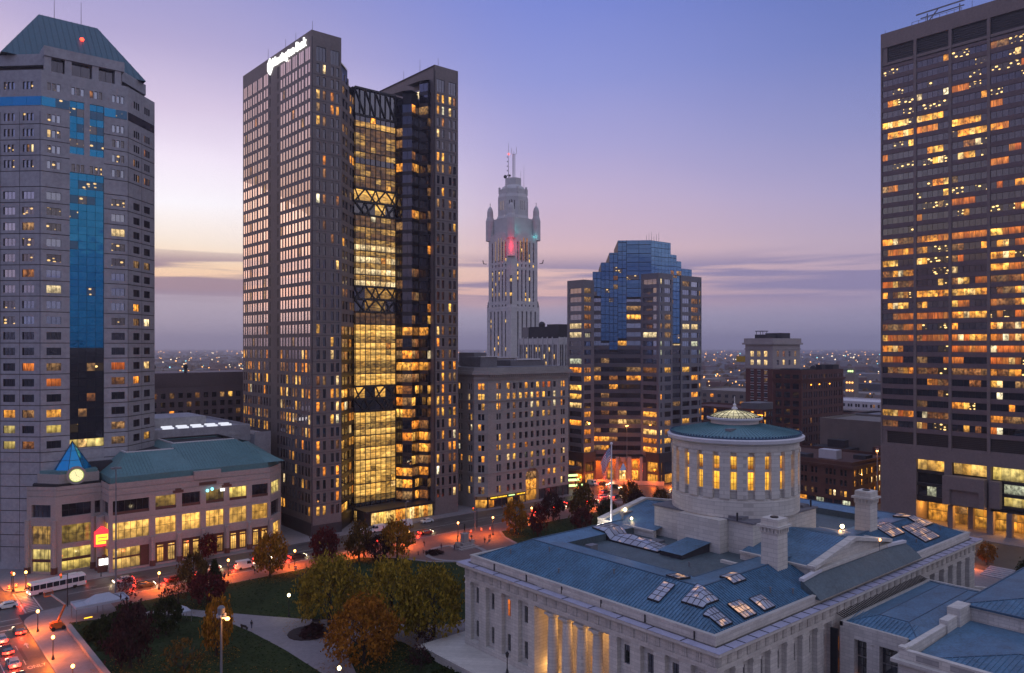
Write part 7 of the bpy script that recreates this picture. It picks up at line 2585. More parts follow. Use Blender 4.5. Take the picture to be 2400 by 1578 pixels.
def annexe():
    t = empty('capitol_annexe', (150, 40, 0), 'low pale stone annexe with hipped blue roofs in the bottom right corner', 'building')
    x0, x1, y0, y1 = 117.8, 190.0, 4.0, 50.0
    wl = MB(); W = Wins(t, 'window', 'steel_dark')
    WFc = Face((x1, y1), (x0, y1)); SF = Face((x0, y1), (x0, y0))
    cols = [(2.0 + 5.0 * k, 3.6 + 5.0 * k) for k in range(9)]
    for (u0, u1, a, b) in wall(wl, SF, 0, 12.6, cols, [(2, 5.6), (7.6, 11)], 0.4):
        W.add(SF, u0, u1, a, b, pick([(0.5, 'glass_dark'), (0.5, 'lit_orange')]), 0.35, 2, 3)
    wall(wl, WFc, 0, 12.6, [], [])
    core(wl, [(x0, y0), (x1, y0), (x1, y1), (x0, y1)], 0, 12.4, 0.6)
    # cornice ledge, parapets
    wl.box(x0 - 0.9, y0, 12.6, x0 + 0.02, y1 + 0.9, 13.1); wl.box(x0, y1, 12.6, x1, y1 + 0.9, 13.1)
    wl.box(x0 + 0.03, y0, 12.6, x0 + 0.9, y1, 14.5); wl.box(x0 + 0.9, y1 - 0.9, 12.6, 133.0, y1 - 0.01, 14.6)
    wl.box(133.0, y1 - 1.1, 12.6, 137.0, y1 + 0.2, 15.3); wl.box(137.0, y1 - 1.5, 12.6, 141.5, y1 + 0.5, 16.4)
    wl.box(x0 - 0.1, y1 - 1.0, 14.6, x0 + 1.0, y1 + 0.1, 14.9)
    # raised attic
    wl.box(141.6, y0, 12.5, x1, 49.6, 16.0)
    for k in range(9): wl.box(141.45, 46.0 - 4.6 * k, 13.4, 141.6, 46.25 - 4.6 * k, 16.0)
    wl.box(141.3, y0, 15.6, x1, 49.9, 16.02)
    wl.build('wall', 'limestone', t)
    W.finish()
    pn = MB()
    for k in range(6): pn.box(x0 - 0.02, 44.5 - 4.6 * k, 13.35, x0 + 0.03, 47.6 - 4.6 * k, 14.2)
    pn.build('frieze_panel', 'buff_stone', t)
    rf = MB()
    a = [(141.0, y0, 16.05), (x1, y0, 16.05), (x1, 50.1, 16.05), (141.0, 50.1, 16.05)]
    r = [(153, y0, 18.0), (x1, y0, 18.0), (x1, 38, 18.0), (153, 38, 18.0)]
    rf.q([a[2], a[3], r[3], r[2]], 0); rf.q([a[3], a[0], r[0], r[3]], 0); rf.q([r[3], r[0], r[1], r[2]], 0)
    rf.bar(a[3], r[3], 0.22, 0.16, 1)
    rf.box(140.95, y0, 15.9, 141.3, 50.15, 16.2, 1); rf.box(141, 49.9, 15.9, x1, 50.15, 16.2, 1)
    # lower roof on the south side
    b0 = [(118.9, y0, 12.9), (141.4, y0, 13.6), (141.4, 48.9, 13.6), (118.9, 48.9, 12.9)]
    hp = (130, 38, 14.1); hq = (130, y0, 14.1)
    rf.q([b0[3], b0[0], hq, hp], 0); rf.q([b0[2], b0[3], hp], 0); rf.q([b0[1], b0[2], hp, hq], 0)
    rf.bar(b0[3], hp, 0.2, 0.14, 1); rf.bar(hp, hq, 0.2, 0.14, 1)
    for j in range(46):
        y = 48.2 - 0.72 * j
        k = min(1, (48.9 - y) / 10.9)
        rf.bar((118.95, y, 12.98), (118.9 + 11.1 * k, y, 12.95 + 1.2 * k), 0.06, 0.1, 0)
        rf.bar((141.05, y + 1, 16.12), (141 + 12 * min(1, (50.1 - y - 1) / 12.1), y + 1, 16.1 + 1.95 * min(1, (50.1 - y - 1) / 12.1)), 0.06, 0.1, 0)
    rf.build('roof', ['roof_blue', 'seam_blue'], t)
    sk = MB(); sk.box(149, 37.5, 16.8, 156, 41.5, 18.3); sk.build('skylight_curb', 'steel_dark', t)
    for k in range(4):
        p = MB(); p.box(149.3 + 1.7 * k, 37.8, 18.3, 150.8 + 1.7 * k, 41.2, 18.38); p.build('pane', 'glass_soft', t)
    # link block between annexe and the capitol
    l = empty('link_block', (140, 56.5, 0), 'low link block with flat hipped blue roof joining the capitol and its annexe', 'building')
    lw = MB(); LW = Wins(l, 'window', 'steel_dark')
    lx0, lx1, ly0, ly1 = 123.0, 158.0, 51.0, 61.6
    F = Face((lx0, ly1), (lx0, ly0))
    for (u0, u1, c, d) in wall(lw, F, 0, 13.4, [(2.4, 4.4), (6.4, 9.2)], [(0.4, 12.0)], 1.2):
        for j in range(4):
            LW.add(F, u0 + .05, u1 - .05, c + 2.9 * j + .1, c + 2.9 * j + 2.8, pick([(0.5, 'lit_orange'), (0.5, 'glass_dark')]), 1.15, 2, 2)
    lw.box(lx0 + 1.4, ly0, 0, lx1, ly1, 13.6); wall(lw, F, 13.4, 14.3, [], [])
    lw.box(lx0, ly1 - 0.5, 13.6, lx1, ly1, 14.3); lw.box(lx0 + 0.01, ly0, 13.6, lx0 + 0.6, ly1 - 0.5, 14.3)
    lw.box(lx1 - 0.5, ly0, 0, lx1, ly1 - 0.51, 14.3)
    lw.build('wall', 'limestone', l); LW.finish()
    for u in (5.4, 10.0):
        cm = MB(); c = F.at(u, 0.6, 0); cm.lathe(c[0], c[1], [(0.02, 0.1), (0.62, 0.1), (0.5, 11.5), (0.75, 11.9), (0.02, 11.95)], 14); cm.build('column', 'limestone', l)
    lr = MB()
    e = [(lx0 + .5, ly0 - 1.5, 14.1), (lx1 - .4, ly0 - 1.5, 14.1), (lx1 - .4, ly1 - .4, 14.1), (lx0 + .5, ly1 - .4, 14.1)]
    i_ = [(lx0 + 5.5, ly0 + 2.0, 15.1), (lx1 - 4.5, ly0 + 2.0, 15.1), (lx1 - 4.5, ly1 - 4, 15.1), (lx0 + 5.5, ly1 - 4, 15.1)]
    for k in range(4): lr.q([e[k], e[(k + 1) % 4], i_[(k + 1) % 4], i_[k]]); lr.bar(e[k], i_[k], 0.16, 0.12, 1); lr.bar(i_[k], i_[(k + 1) % 4], 0.16, 0.12, 1)
    lr.q(i_)
    for j in range(16):
        y = 60.6 - 0.62 * j; lr.bar((lx0 + .55, y, 14.2), (lx0 + 5.0, y, 15.1), 0.06, 0.1, 0)
    lr.build('roof', ['roof_blue', 'seam_blue'], l)
    tr = MB()
    for k in range(52): tr.bar((124 + 0.64 * k, 61.3, 14.6), (124.5 + 0.64 * k, 62.9, 14.9), 0.12, 0.1)
    tr.build('gutter_grille', 'steel_dark', l)
    g_ = MB(); g_.box(122.4, 61.7, 0.2, 122.8, 62.9, 13.0); g_.build('gap_shade', 'steel_dark', l)  # solid dark slab stands in for the shade in the gap
    for z in (2.5, 6, 9.5):
        q_ = MB(); q_.box(122.85, 61.75, z, 122.95, 62.85, z + 2.2); q_.build('gap_light', 'lit_orange', l)  # orange light in the gap put in as glowing slabs


annexe()


# ---- flagpole and flag on the west portico roof
def flag():
    x, y = 123.0, 111.4
    p = empty('flagpole', (x, y, 19.5), 'tall white flagpole on the capitol roof carrying the national flag', 'flagpole')
    mb = MB(); mb.tube((x, y, 19.0), (x, y, 38.2), 0.24, 0.13, 10); mb.build('pole', 'white_paint', p)
    mb = MB(); mb.ball((x, y, 38.45), 0.3); mb.build('ball', 'white_paint', p)
    mb = MB(); mb.box(x - 0.5, y - 0.5, 19.0, x + 0.5, y + 0.5, 20.2); mb.build('foot', 'white_trim', p)
    f = empty('national_flag', (x, y, 34), 'red, white and blue striped flag drooping left of the roof flagpole', 'flag', )
    # drooping cloth: hoist 3.0 m, fly 5 m, hanging down to the left (towards +Y/-X)
    dirx = Vector((-0.72, 0.70, 0)).normalized()
    nrm = Vector((0.70, 0.72, 0)).normalized()
    def P_(s_, h):          # s along fly 0..1, h along hoist 0..1 (1 top)
        drop = 3.2 * s_ ** 1.25
        out = 2.15 * s_ ** 0.8 * (0.72 + 0.28 * h)
        wv = 0.28 * math.sin(s_ * 9 + h * 2.2) * (0.3 + s_)
        return Vector((x, y, 34.6)) + dirx * (0.2 + out) + nrm * wv + Vector((0, 0, 3.0 * h - drop))
    strp = [MB(), MB(), MB()]
    n = 18
    for k in range(13):
        h0, h1 = 1 - (k + 1) / 13, 1 - k / 13
        for i in range(n):
            s0, s1 = i / n, (i + 1) / n
            if k < 7 and s1 <= 0.42:
                m = 2
            else:
                m = 0 if k % 2 == 0 else 1
            a, b, c, d = P_(s0, h0), P_(s1, h0), P_(s1, h1), P_(s0, h1)
            strp[m].q([a, b, c, d])
            strp[m].q([v + nrm * 0.02 for v in (d, c, b, a)])
    for mbx, nm, mt in ((strp[0], 'red_stripe', 'flag_red'), (strp[1], 'white_stripe', 'flag_white'), (strp[2], 'canton', 'flag_blue')):
        mbx.build(nm, mt, f)
    st = MB()
    for r_ in range(9):
        for c_ in range(6 if r_ % 2 == 0 else 5):
            s_ = 0.03 + 0.065 * (c_ + (0.5 if r_ % 2 else 0))
            h = 1 - (r_ + 0.7) * (7 / 13) / 9.4
            o = P_(s_, h)
            tx = (P_(s_ + 0.02, h) - P_(s_ - 0.02, h)).normalized(); tz = (P_(s_, h + 0.02) - P_(s_, h - 0.02)).normalized()
            for sg in (-0.035, 0.055):
                pts = []
                for q_ in range(10):
                    rr = 0.11 if q_ % 2 == 0 else 0.045
                    a = PI / 2 + q_ * PI / 5
                    pts.append(o + nrm * sg + tx * (rr * math.cos(a)) + tz * (rr * math.sin(a)))
                st.q(pts)
    st.build('star', 'flag_white', f)


flag()

# ================================================================== TREES
def crown_mesh(name, seed, n_cl, per, leaf_s, shape, hollow=0.55):
    """leaf-sized faces gathered in clumps spread through an uneven crown of unit radius and unit height"""
    r = random.Random(seed)
    mb = MB()
    lobes = []
    for _ in range(7):
        a = r.uniform(0, 2 * PI)
        lobes.append((a, r.uniform(0.75, 1.12)))
    def rad(a, z):
        k = 1.0
        for la, lv in lobes:
            d = math.cos(a - la)
            if d > 0.6:
                k += (lv - 0.95) * (d - 0.6) * 2.0
        return k * shape(z)
    for _ in range(n_cl):
        z = r.uniform(0.02, 1.0)
        a = r.uniform(0, 2 * PI)
        R_ = rad(a, z) * math.sqrt(r.uniform(hollow ** 2, 1.08))
        cx, cy, cz = R_ * math.cos(a), R_ * math.sin(a), z
        cs = r.uniform(0.05, 0.16)
        for _ in range(int(per * r.uniform(0.6, 1.3))):
            x, y, zz = cx + r.gauss(0, cs), cy + r.gauss(0, cs), cz + r.gauss(0, cs * 0.7)
            n = Vector((r.gauss(0, 1), r.gauss(0, 1), r.gauss(0.5, 0.8))).normalized()
            u = n.orthogonal().normalized()
            v = n.cross(u)
            s_ = leaf_s * r.uniform(0.6, 1.4)
            t_ = r.uniform(0, PI)
            u, v = u * math.cos(t_) + v * math.sin(t_), v * math.cos(t_) - u * math.sin(t_)
            o = Vector((x, y, zz))
            mb.q([o - u * s_, o - v * s_ * 0.6, o + u * s_, o + v * s_ * 0.6])
    me = mb.mesh(name, 'leaf_olive')
    return me


round_shape = lambda z: max(0.12, math.sin(PI * min(1, 0.14 + 0.80 * z)) ** 0.75)
broad_shape = lambda z: max(0.15, (1 - abs(2 * z - 0.75) ** 2.2 * 0.55)) if z < 0.9 else 0.5
cone_shape = lambda z: max(0.06, 1.0 - z * 0.95)
CROWN = {
    'round': [crown_mesh('crown', s, 105, 22, 0.066, round_shape) for s in (1, 2, 3)],
    'big': [crown_mesh('crown', s, 190, 26, 0.044, broad_shape, 0.55) for s in (4, 5, 6)],
    'cone': [crown_mesh('crown', 7, 90, 22, 0.085, cone_shape)],
    'thin': [crown_mesh('crown', 8, 46, 12, 0.060, round_shape, 0.3)],
    'bush': [crown_mesh('crown', s, 70, 22, 0.11, broad_shape, 0.4) for s in (9, 10)],
}
TRN = [0]


def tree(x, y, w, h, kind, mat, label, group=None, name='tree', base=0.13, trunk=0.28, off=(0, 0)):
    t = empty(name, (x, y, base), label, 'bush' if kind == 'bush' else 'tree', group)
    TRN[0] += 1
    r = random.Random(TRN[0] * 7)
    bush = kind == 'bush'
    cb = h * (0.04 if bush else trunk)
    if not bush:
        tk = MB()
        lean = (r.uniform(-0.2, 0.2), r.uniform(-0.2, 0.2))
        r0 = 0.03 * h + 0.02
        tk.tube((x, y, base - 0.05), (x + lean[0], y + lean[1], base + cb * 1.3), r0, r0 * 0.7, 7)
        tk.tube((x + lean[0], y + lean[1], base + cb * 1.25), (x + off[0] * 0.6, y + off[1] * 0.6, base + h * 0.85), r0 * 0.62, r0 * 0.12, 6)
        for k in range(7):
            a = k * 2.4 + r.random()
            z = base + cb * r.uniform(0.9, 1.3) + (h - cb) * 0.08 * k
            L = w * 0.5 * r.uniform(0.75, 1.1) * (1 - k * 0.07)
            p1 = (x + off[0] * .5 + L * math.cos(a), y + off[1] * .5 + L * math.sin(a), z + L * r.uniform(0.5, 0.9))
            tk.tube((x + lean[0], y + lean[1], z), p1, r0 * 0.4, r0 * 0.1, 5)
            b = a + r.uniform(-0.6, 0.6)
            pm = [(x + lean[0]) * .4 + p1[0] * .6, (y + lean[1]) * .4 + p1[1] * .6, z * .4 + p1[2] * .6]
            tk.tube(pm, (pm[0] + L * .5 * math.cos(b), pm[1] + L * .5 * math.sin(b), pm[2] + L * .4), r0 * 0.2, r0 * 0.06, 4)
        tk.build('trunk', 'bark', t)
    me = r.choice(CROWN[kind])
    o = bpy.data.objects.new('crown', me)
    C.objects.link(o)
    o.parent = t
    o.location = (off[0], off[1], cb)
    o.scale = (w / 2, w / 2, h - cb)
    o.rotation_euler = (0, 0, r.uniform(0, 2 * PI))
    o.material_slots[0].link = 'OBJECT'
    o.material_slots[0].material = M[mat]
    return t


for a in [
    (82.2, 191.0, 8.6, 10.6, 'round', 'leaf_gold', 'golden street tree in front of the north end of the mall'),
    (97.9, 191.6, 7.6, 9.2, 'round', 'leaf_red', 'wine-red round tree by the street lamp below the twin tower'),
    (107.0, 189.6, 7.7, 10.2, 'round', 'leaf_brown', 'olive-brown tree with a street lamp in its crown, below the atrium'),
    (110.8, 185.8, 6.6, 6.6, 'round', 'leaf_purple', 'dark purple low tree between two olive-brown street trees'),
    (115.7, 184.0, 8.7, 10.2, 'round', 'leaf_gold', 'olive-gold tree beside the monument plaza'),
    (77.4, 149.8, 13.4, 14.0, 'big', 'leaf_olive', 'big yellow-green park tree by the path fork, left of the pair'),
    (82.9, 133.9, 12.6, 15.2, 'big', 'leaf_olive', 'big yellow-green park tree in the middle of the clump'),
    (90.5, 130.2, 12.0, 13.2, 'big', 'leaf_olive', 'big olive park tree nearest the capitol west corner'),
    (72.8, 127.2, 12.4, 11.6, 'big', 'leaf_orange', 'broad orange-brown tree in front at the bottom centre'),
    (63.2, 191.5, 6.4, 8.7, 'round', 'leaf_brown', 'brownish street tree left of the small dark conifer'),
    (68.3, 191.6, 4.4, 6.2, 'cone', 'leaf_green', 'small dark green conifer by the street traffic'),
    (76.4, 205.4 + 13.8, 5.6, 6.2, 'round', 'leaf_red', 'small red tree on the pavement against the mall columns'),
    (39.5, 153.5, 8.4, 11.0, 'round', 'leaf_purple', 'large dark purple tree behind the side street wall'),
    (49.5, 166.3, 6.0, 7.0, 'round', 'leaf_green', 'dark green round tree between purple tree and red bushes'),
    (62.3, 179.7, 8.4, 6.6, 'round', 'leaf_red', 'low dark red tree at the lawn edge above the path'),
    (53.5, 148.8, 6.0, 10.4, 'round', 'leaf_gold', 'bright orange tree lit by the tall floodlight pole'),
    (44.8, 141.4, 8.0, 7.0, 'thin', 'leaf_brown', 'dull purple tree at the bottom left of the lawn'),
    (48.6, 192.0, 5.6, 6.0, 'thin', 'leaf_red', 'thin half-bare red tree beside the white tent'),
    (57.4, 184.0, 5.4, 6.2, 'thin', 'leaf_brown', 'brown tree right of the tent with car lights behind'),
    (53.0, 176.5, 5.2, 6.0, 'thin', 'leaf_purple', 'thin dark tree behind the small canopy'),
    (159.4, 184.6, 7.8, 10.0, 'round', 'leaf_gold', 'golden tree in front of the stone block shops'),
    (162.6, 177.6, 6.0, 9.2, 'round', 'leaf_red', 'dark red tree right of the golden one on the north lawn'),
    (181.5, 190.7, 7.5, 8.9, 'round', 'leaf_purple', 'dark purple tree at the street edge of the north lawn'),
    (185.2, 180.7, 9.0, 12.8, 'round', 'leaf_brown', 'tall brown-green tree left of the flagpole'),
    (176.0, 172.0, 6.4, 7.4, 'round', 'leaf_red', 'low red tree at the foot of the tall brown-green tree'),
    (193.5, 177.0, 6.6, 7.4, 'round', 'leaf_green', 'dark green tree just left of the flagpole foot'),
    (217.9, 188.5, 7.6, 8.8, 'round', 'leaf_brown', 'brown tree in front of the orange portals'),
    (211.0, 179.0, 6.4, 7.6, 'round', 'leaf_purple', 'dark tree right of the flagpole by the road corner'),
    (235.4 - 12, 178.4, 5.6, 7.0, 'round', 'leaf_brown', 'small brown tree left of the round drum'),
    (234.0, 79.2 - 3, 4.6, 5.4, 'round', 'leaf_orange', 'small orange tree near the steps right of the capitol'),
    (218.0, 62.0, 5.2, 6.4, 'round', 'leaf_green', 'dark green tree on the east lawn by the annexe roof'),
    (209.0, 58.5, 4.8, 5.6, 'round', 'leaf_green', 'second dark green tree close to the annexe roof'),
    (86.6, 118.6 + 9, 5.6, 4.4, 'thin', 'leaf_purple', 'small half-bare purple tree beside the terrace corner'),
    (79.0, 118.0, 5.4, 4.6, 'thin', 'leaf_purple', 'small bare dark tree below the terrace edge'),
]:
    tree(*a, trunk=0.2 if a[4] in ('big', 'round') else 0.24)
for a in [
    (37.8, 173.2, 4.4, 3.2, 'dense dark green bush under the tent by the wall'),
    (41.6, 177.5, 5.2, 3.0, 'dark green bush behind the boom lift'),
    (38.6, 166.5, 4.2, 2.6, 'dark shrub beside the low street wall'),
    (45.5, 181.5, 4.6, 3.2, 'dark bush below the right end of the tent'),
    (41.0, 162.0, 4.4, 2.4, 'low dark shrub under the purple tree'),
    (72.0, 147.0, 5.2, 1.1, 'low ground shrub in the oval planting bed'),
    (74.0, 149.6, 4.0, 1.0, 'second low shrub in the oval planting bed'),
    (82.0, 122.0, 5.0, 1.4, 'low dark shrub against the terrace wall'),
    (80.5, 112.5, 5.0, 1.4, 'dark shrub in front of the terrace wall near the lamp'),
    (127.0, 182.4, 5.4, 0.8, 'round dark planting in the plaza bed'),
]:
    tree(a[0], a[1], a[2], a[3], 'bush', 'leaf_green' if a[3] > 1.2 else 'leaf_purple', a[4], 'park shrubs', 'bush')

# fallen leaves lie on the grass and paths round the trees
lf, lr = MB(), random.Random(4)
for tx, ty, rad, n in [(77, 150, 9, 700), (83, 134, 9, 700), (90, 130, 8, 500), (73, 127, 9, 700), (53, 149, 5, 350), (39, 153, 7, 400), (82, 190, 5, 250), (159, 184, 5, 250), (62, 180, 6, 300), (45, 141, 6, 350), (100, 165, 26, 700), (50, 130, 12, 400)]:
    for _ in range(n):
        a, d = lr.uniform(0, 2 * PI), rad * math.sqrt(lr.random())
        x, y, s_, b_ = tx + d * math.cos(a), ty + d * math.sin(a), lr.uniform(0.08, 0.2), lr.uniform(0, PI)
        if y > 191.5: continue
        c_, n_ = s_ * math.cos(b_), s_ * math.sin(b_)
        lf.q([(x - c_, y - n_, 0.21), (x + n_ * .6, y - c_ * .6, 0.25), (x + c_, y + n_, 0.21), (x - n_ * .6, y + c_ * .6, 0.24)], lr.randrange(3))
lf.build('fallen_leaf', ['leaf_gold', 'leaf_orange', 'leaf_olive'], kind='stuff')

# ================================================================== LAMPS
def lamp_mb_globe(h):
    p = MB()
    p.lathe(0, 0, [(0.02, 0), (0.28, 0), (0.26, 0.35), (0.14, 0.6), (0.09, 1.0), (0.07, h - 0.35), (0.16, h - 0.3), (0.16, h - 0.22), (0.02, h - 0.22)], 10)
    return p


def street_lamp(x, y, h, label, group, glow_mat='sodium_globe', energy=5400, col=(1.0, 0.19, 0.014), r=0.30, name='street_lamp'):
    t = empty(name, (x, y, 0.13), label, 'street lamp', group)
    post = lamp_mb_globe(h)
    key = ('post', round(h, 2))
    if key not in PANE:
        PANE[key] = post.mesh('post', 'steel_dark')
    o = bpy.data.objects.new('post', PANE[key]); C.objects.link(o); o.parent = t
    key = ('globe', glow_mat, r)
    if key not in PANE:
        g_ = MB(); g_.ball((0, 0, 0), r, 0, 12, 8, 1.15); PANE[key] = g_.mesh('globe', glow_mat)
    o = bpy.data.objects.new('globe', PANE[key]); C.objects.link(o); o.parent = t; o.location = (0, 0, h + 0.08)
    if energy:
        # the globe's light is a downward spot, kept off the upper fronts
        l = bpy.data.lights.new('lamp_light', 'SPOT'); l.energy = energy; l.color = col; l.shadow_soft_size = 0.3; l.spot_size = math.radians(158); l.spot_blend = 0.5
        q_ = bpy.data.objects.new('lamp_light', l); C.objects.link(q_); q_.parent = t; q_.location = (-0.24, 0.24, h - 0.4)
    return t


GL_ = 'globe street lamps'
for x, y, h, lb in [
    (30.0, 185.6, 4.1, 'orange globe lamp at the street corner left of the boom lift'),
    (29.5, 167.2, 4.1, 'orange globe lamp on the side street, second from the corner'),
    (29.4, 149.9, 4.1, 'orange globe lamp on the side street at the bottom edge'),
    (57.5, 198.6, 3.9, 'orange globe lamp below the neon sign behind the park trees'),
    (74.3, 198.6, 4.0, 'orange globe lamp amid the red traffic below the mall'),
    (90.9, 195.4, 4.2, 'orange globe lamp between the golden and the wine-red tree'),
    (109.5, 195.1, 4.2, 'orange globe lamp in the olive-brown tree below the atrium'),
    (126.1, 194.3, 4.2, 'orange globe lamp above the olive-gold tree by the plaza'),
    (143.4, 193.2, 4.3, 'orange globe lamp beside the bronze statue'),
    (153.2, 188.2, 5.4, 'orange globe lamp left of the golden tree by the stone block'),
    (263.9, 204.4, 3.6, 'orange globe lamp at the foot of the stepped tower, right one'),
    (251.8, 221.0, 3.9, 'orange globe lamp in front of the orange portals'),
    (228.0, 79.0, 3.6, 'orange globe lamp by the steps right of the capitol'),
]:
    street_lamp(x, y, h, lb, GL_)
# lamps that only show as light on the street; first two added off-frame
for x, y, lb in [(3.5, 193.0, 'added unseen globe lamp beyond the left edge, lighting the junction'), (3.5, 176.0, 'added unseen globe lamp beyond the left edge, lighting the side street'), (33.0, 219.6, 'orange globe lamp behind the bus'), (26.5 + 4, 205 + 15, 'orange globe lamp on the far corner at the left edge'), (176.0, 195.5, 'orange globe lamp behind the dark purple tree'), (205.0, 195.5, 'orange globe lamp by the road corner trees')]:
    street_lamp(x, y, 4.1, lb, GL_)
street_lamp(73.2, 160.3, 4.6, 'greenish white globe lamp on the west lawn', 'park lamps', 'park_globe', 120, (1, 0.85, 0.5), 0.32, 'park_lamp')
street_lamp(63.5, 119.3, 4.2, 'white globe lamp beside the park path at the bottom edge', 'park lamps', 'park_globe', 120, (1, 0.85, 0.5), 0.32, 'park_lamp')
street_lamp(211.0, 63.0, 3.6, 'white globe lamp on the lawn behind the annexe roof', 'park lamps', 'park_globe', 90, (1, 0.85, 0.5), 0.30, 'park_lamp')
# unlit terrace lantern
lt = empty('terrace_lantern', (88.3, 104.5, 1.5), 'dark unlit lantern on the capitol terrace', 'street lamp')
mb = MB(); mb.lathe(88.3, 104.5, [(0.02, 1.5), (0.3, 1.5), (0.2, 2.0), (0.09, 2.4), (0.08, 4.2), (0.2, 4.3), (0.34, 5.0), (0.1, 5.3), (0.02, 5.5)], 8); mb.build('post', 'steel_dark', lt)


def mast(x, y, h, label, heads, lit_, base=0.13, energy=0, col=(1, 0.3, 0.05)):
    t = empty('floodlight_mast', (x, y, base), label, 'light mast', 'tall lighting masts')
    p = MB(); p.tube((x, y, base), (x, y, base + h), 0.26, 0.12, 8); p.build('pole', 'steel_grey', t)
    for k in range(heads):
        a = 2 * PI * k / heads + 0.4
        hx, hy = x + 0.85 * math.cos(a), y + 0.85 * math.sin(a)
        b = MB(); b.bar((x, y, base + h - 0.15), (hx, hy, base + h), 0.1, 0.1); b.box(hx - 0.34, hy - 0.34, base + h - 0.1, hx + 0.34, hy + 0.34, base + h + 0.22); b.build('lamp_head', 'steel_grey', t)
        if lit_:
            g_ = MB(); g_.ball((hx, hy, base + h - 0.3), 0.36, 0, 8, 5, 0.8); g_.build('lamp_glass', 'sodium_globe', t)
    if energy:
        l = bpy.data.lights.new('lamp_light', 'POINT'); l.energy = energy; l.color = col; l.shadow_soft_size = 0.4
        q_ = bpy.data.objects.new('lamp_light', l); C.objects.link(q_); q_.parent = t; q_.location = (0, 0, h - 1.0)
    return t


mast(47.8, 198.1, 30.4, 'tall thin unlit mast rising past the mall roof', 6, False)
mast(255.1, 222.1, 25.0, 'tall lit mast with two orange lamps before the stepped tower', 2, True, energy=900)
mast(237.0, 107.0, 27.6, 'tall lit mast with orange lamps in front of the office slab', 2, True, energy=900)
mast(130.5, 202.6, 11.0, 'slim dark street mast by the plaza', 1, False)
mast(152.6, 196.6, 11.5, 'slim street mast beside the orange barrels', 1, False)
# near floodlight pole in the park, ring of heads, one lamp lit
fp = empty('floodlight_pole', (47.6, 130.4, 0.13), 'nearest light pole with a drum of unlit heads and one bright orange lamp', 'light pole')
p = MB(); p.tube((47.6, 130.4, 0.1), (47.6, 130.4, 14.4), 0.24, 0.15, 10); p.build('pole', 'steel_grey', fp)
p = MB(); p.lathe(47.6, 130.4, [(0.02, 14.2), (0.5, 14.2), (0.62, 14.5), (0.62, 15.3), (0.35, 15.6), (0.02, 15.7)], 12); p.build('head_drum', 'steel_grey', fp)
for k in range(6):
    a = k * PI / 3
    p = MB(); p.box(47.6 + 0.62 * math.cos(a) - 0.16, 130.4 + 0.62 * math.sin(a) - 0.16, 13.8, 47.6 + 0.62 * math.cos(a) + 0.16, 130.4 + 0.62 * math.sin(a) + 0.16, 14.3)
    p.build('lamp_head', 'canvas', fp)
p = MB(); p.bar((47.6, 130.4, 13.6), (48.2, 129.8, 13.6), 0.12, 0.12); p.ball((48.35, 129.65, 13.5), 0.42, 0, 10, 6, 0.7)
p.build('lamp_glass', 'sodium_globe', fp)
for loc, en in (((49.2, 128.9, 13.2), 700),):
    l = bpy.data.lights.new('lamp_light', 'POINT'); l.energy = en; l.color = (1, 0.36, 0.06); l.shadow_soft_size = 0.4
    q_ = bpy.data.objects.new('lamp_light', l); C.objects.link(q_); q_.parent = fp; q_.location = Vector(loc) - WL[fp.name]

# small lamps on the capitol roofs
for x, y, z, s_, lb in [
    (158.0, 78.6, 21.4, 0.42, 'bright white lamp on the blue roof between the chimneys'),
    (151.2, 75.6, 22.0, 0.26, 'small amber lamp below the bright roof lamp'),
    (147.8, 66.3, 22.6, 0.28, 'small amber lamp on the pediment edge'),
    (130.6, 114.2, 23.0, 0.36, 'warm white lamp on the west portico roof edge'),
    (126.9, 109.2, 22.4, 0.28, 'small bluish white lamp on the west portico roof'),
    (119.8, 112.2, 21.2, 0.32, 'left white lamp of the pair at the flagpole foot'),
    (121.6, 112.6, 21.3, 0.28, 'right white lamp of the pair at the flagpole foot'),
]:
    t = empty('roof_lamp', (x, y, z - 1.4), lb, 'roof lamp', 'lamps on the capitol roofs')
    m_ = MB(); m_.tube((x, y, z - 2.6), (x, y, z - s_ * 0.6), 0.07, n=6); m_.build('post', 'steel_grey', t)
    m_ = MB(); m_.ball((x, y, z), s_, 0, 10, 6); m_.build('lamp_glass', 'park_globe' if 'amber' not in lb else 'sodium_globe', t)
    l = bpy.data.lights.new('lamp_light', 'POINT'); l.energy = 130 if s_ > 0.4 else 420 if 'flagpole' in lb else 45; l.color = (1, 0.9, 0.8) if 'flagpole' in lb else (1, 0.62, 0.3); l.shadow_soft_size = s_ + 0.05
    q_ = bpy.data.objects.new('lamp_light', l); C.objects.link(q_); q_.parent = t; q_.location = (0, 0, 1.4 + s_ + 0.4)

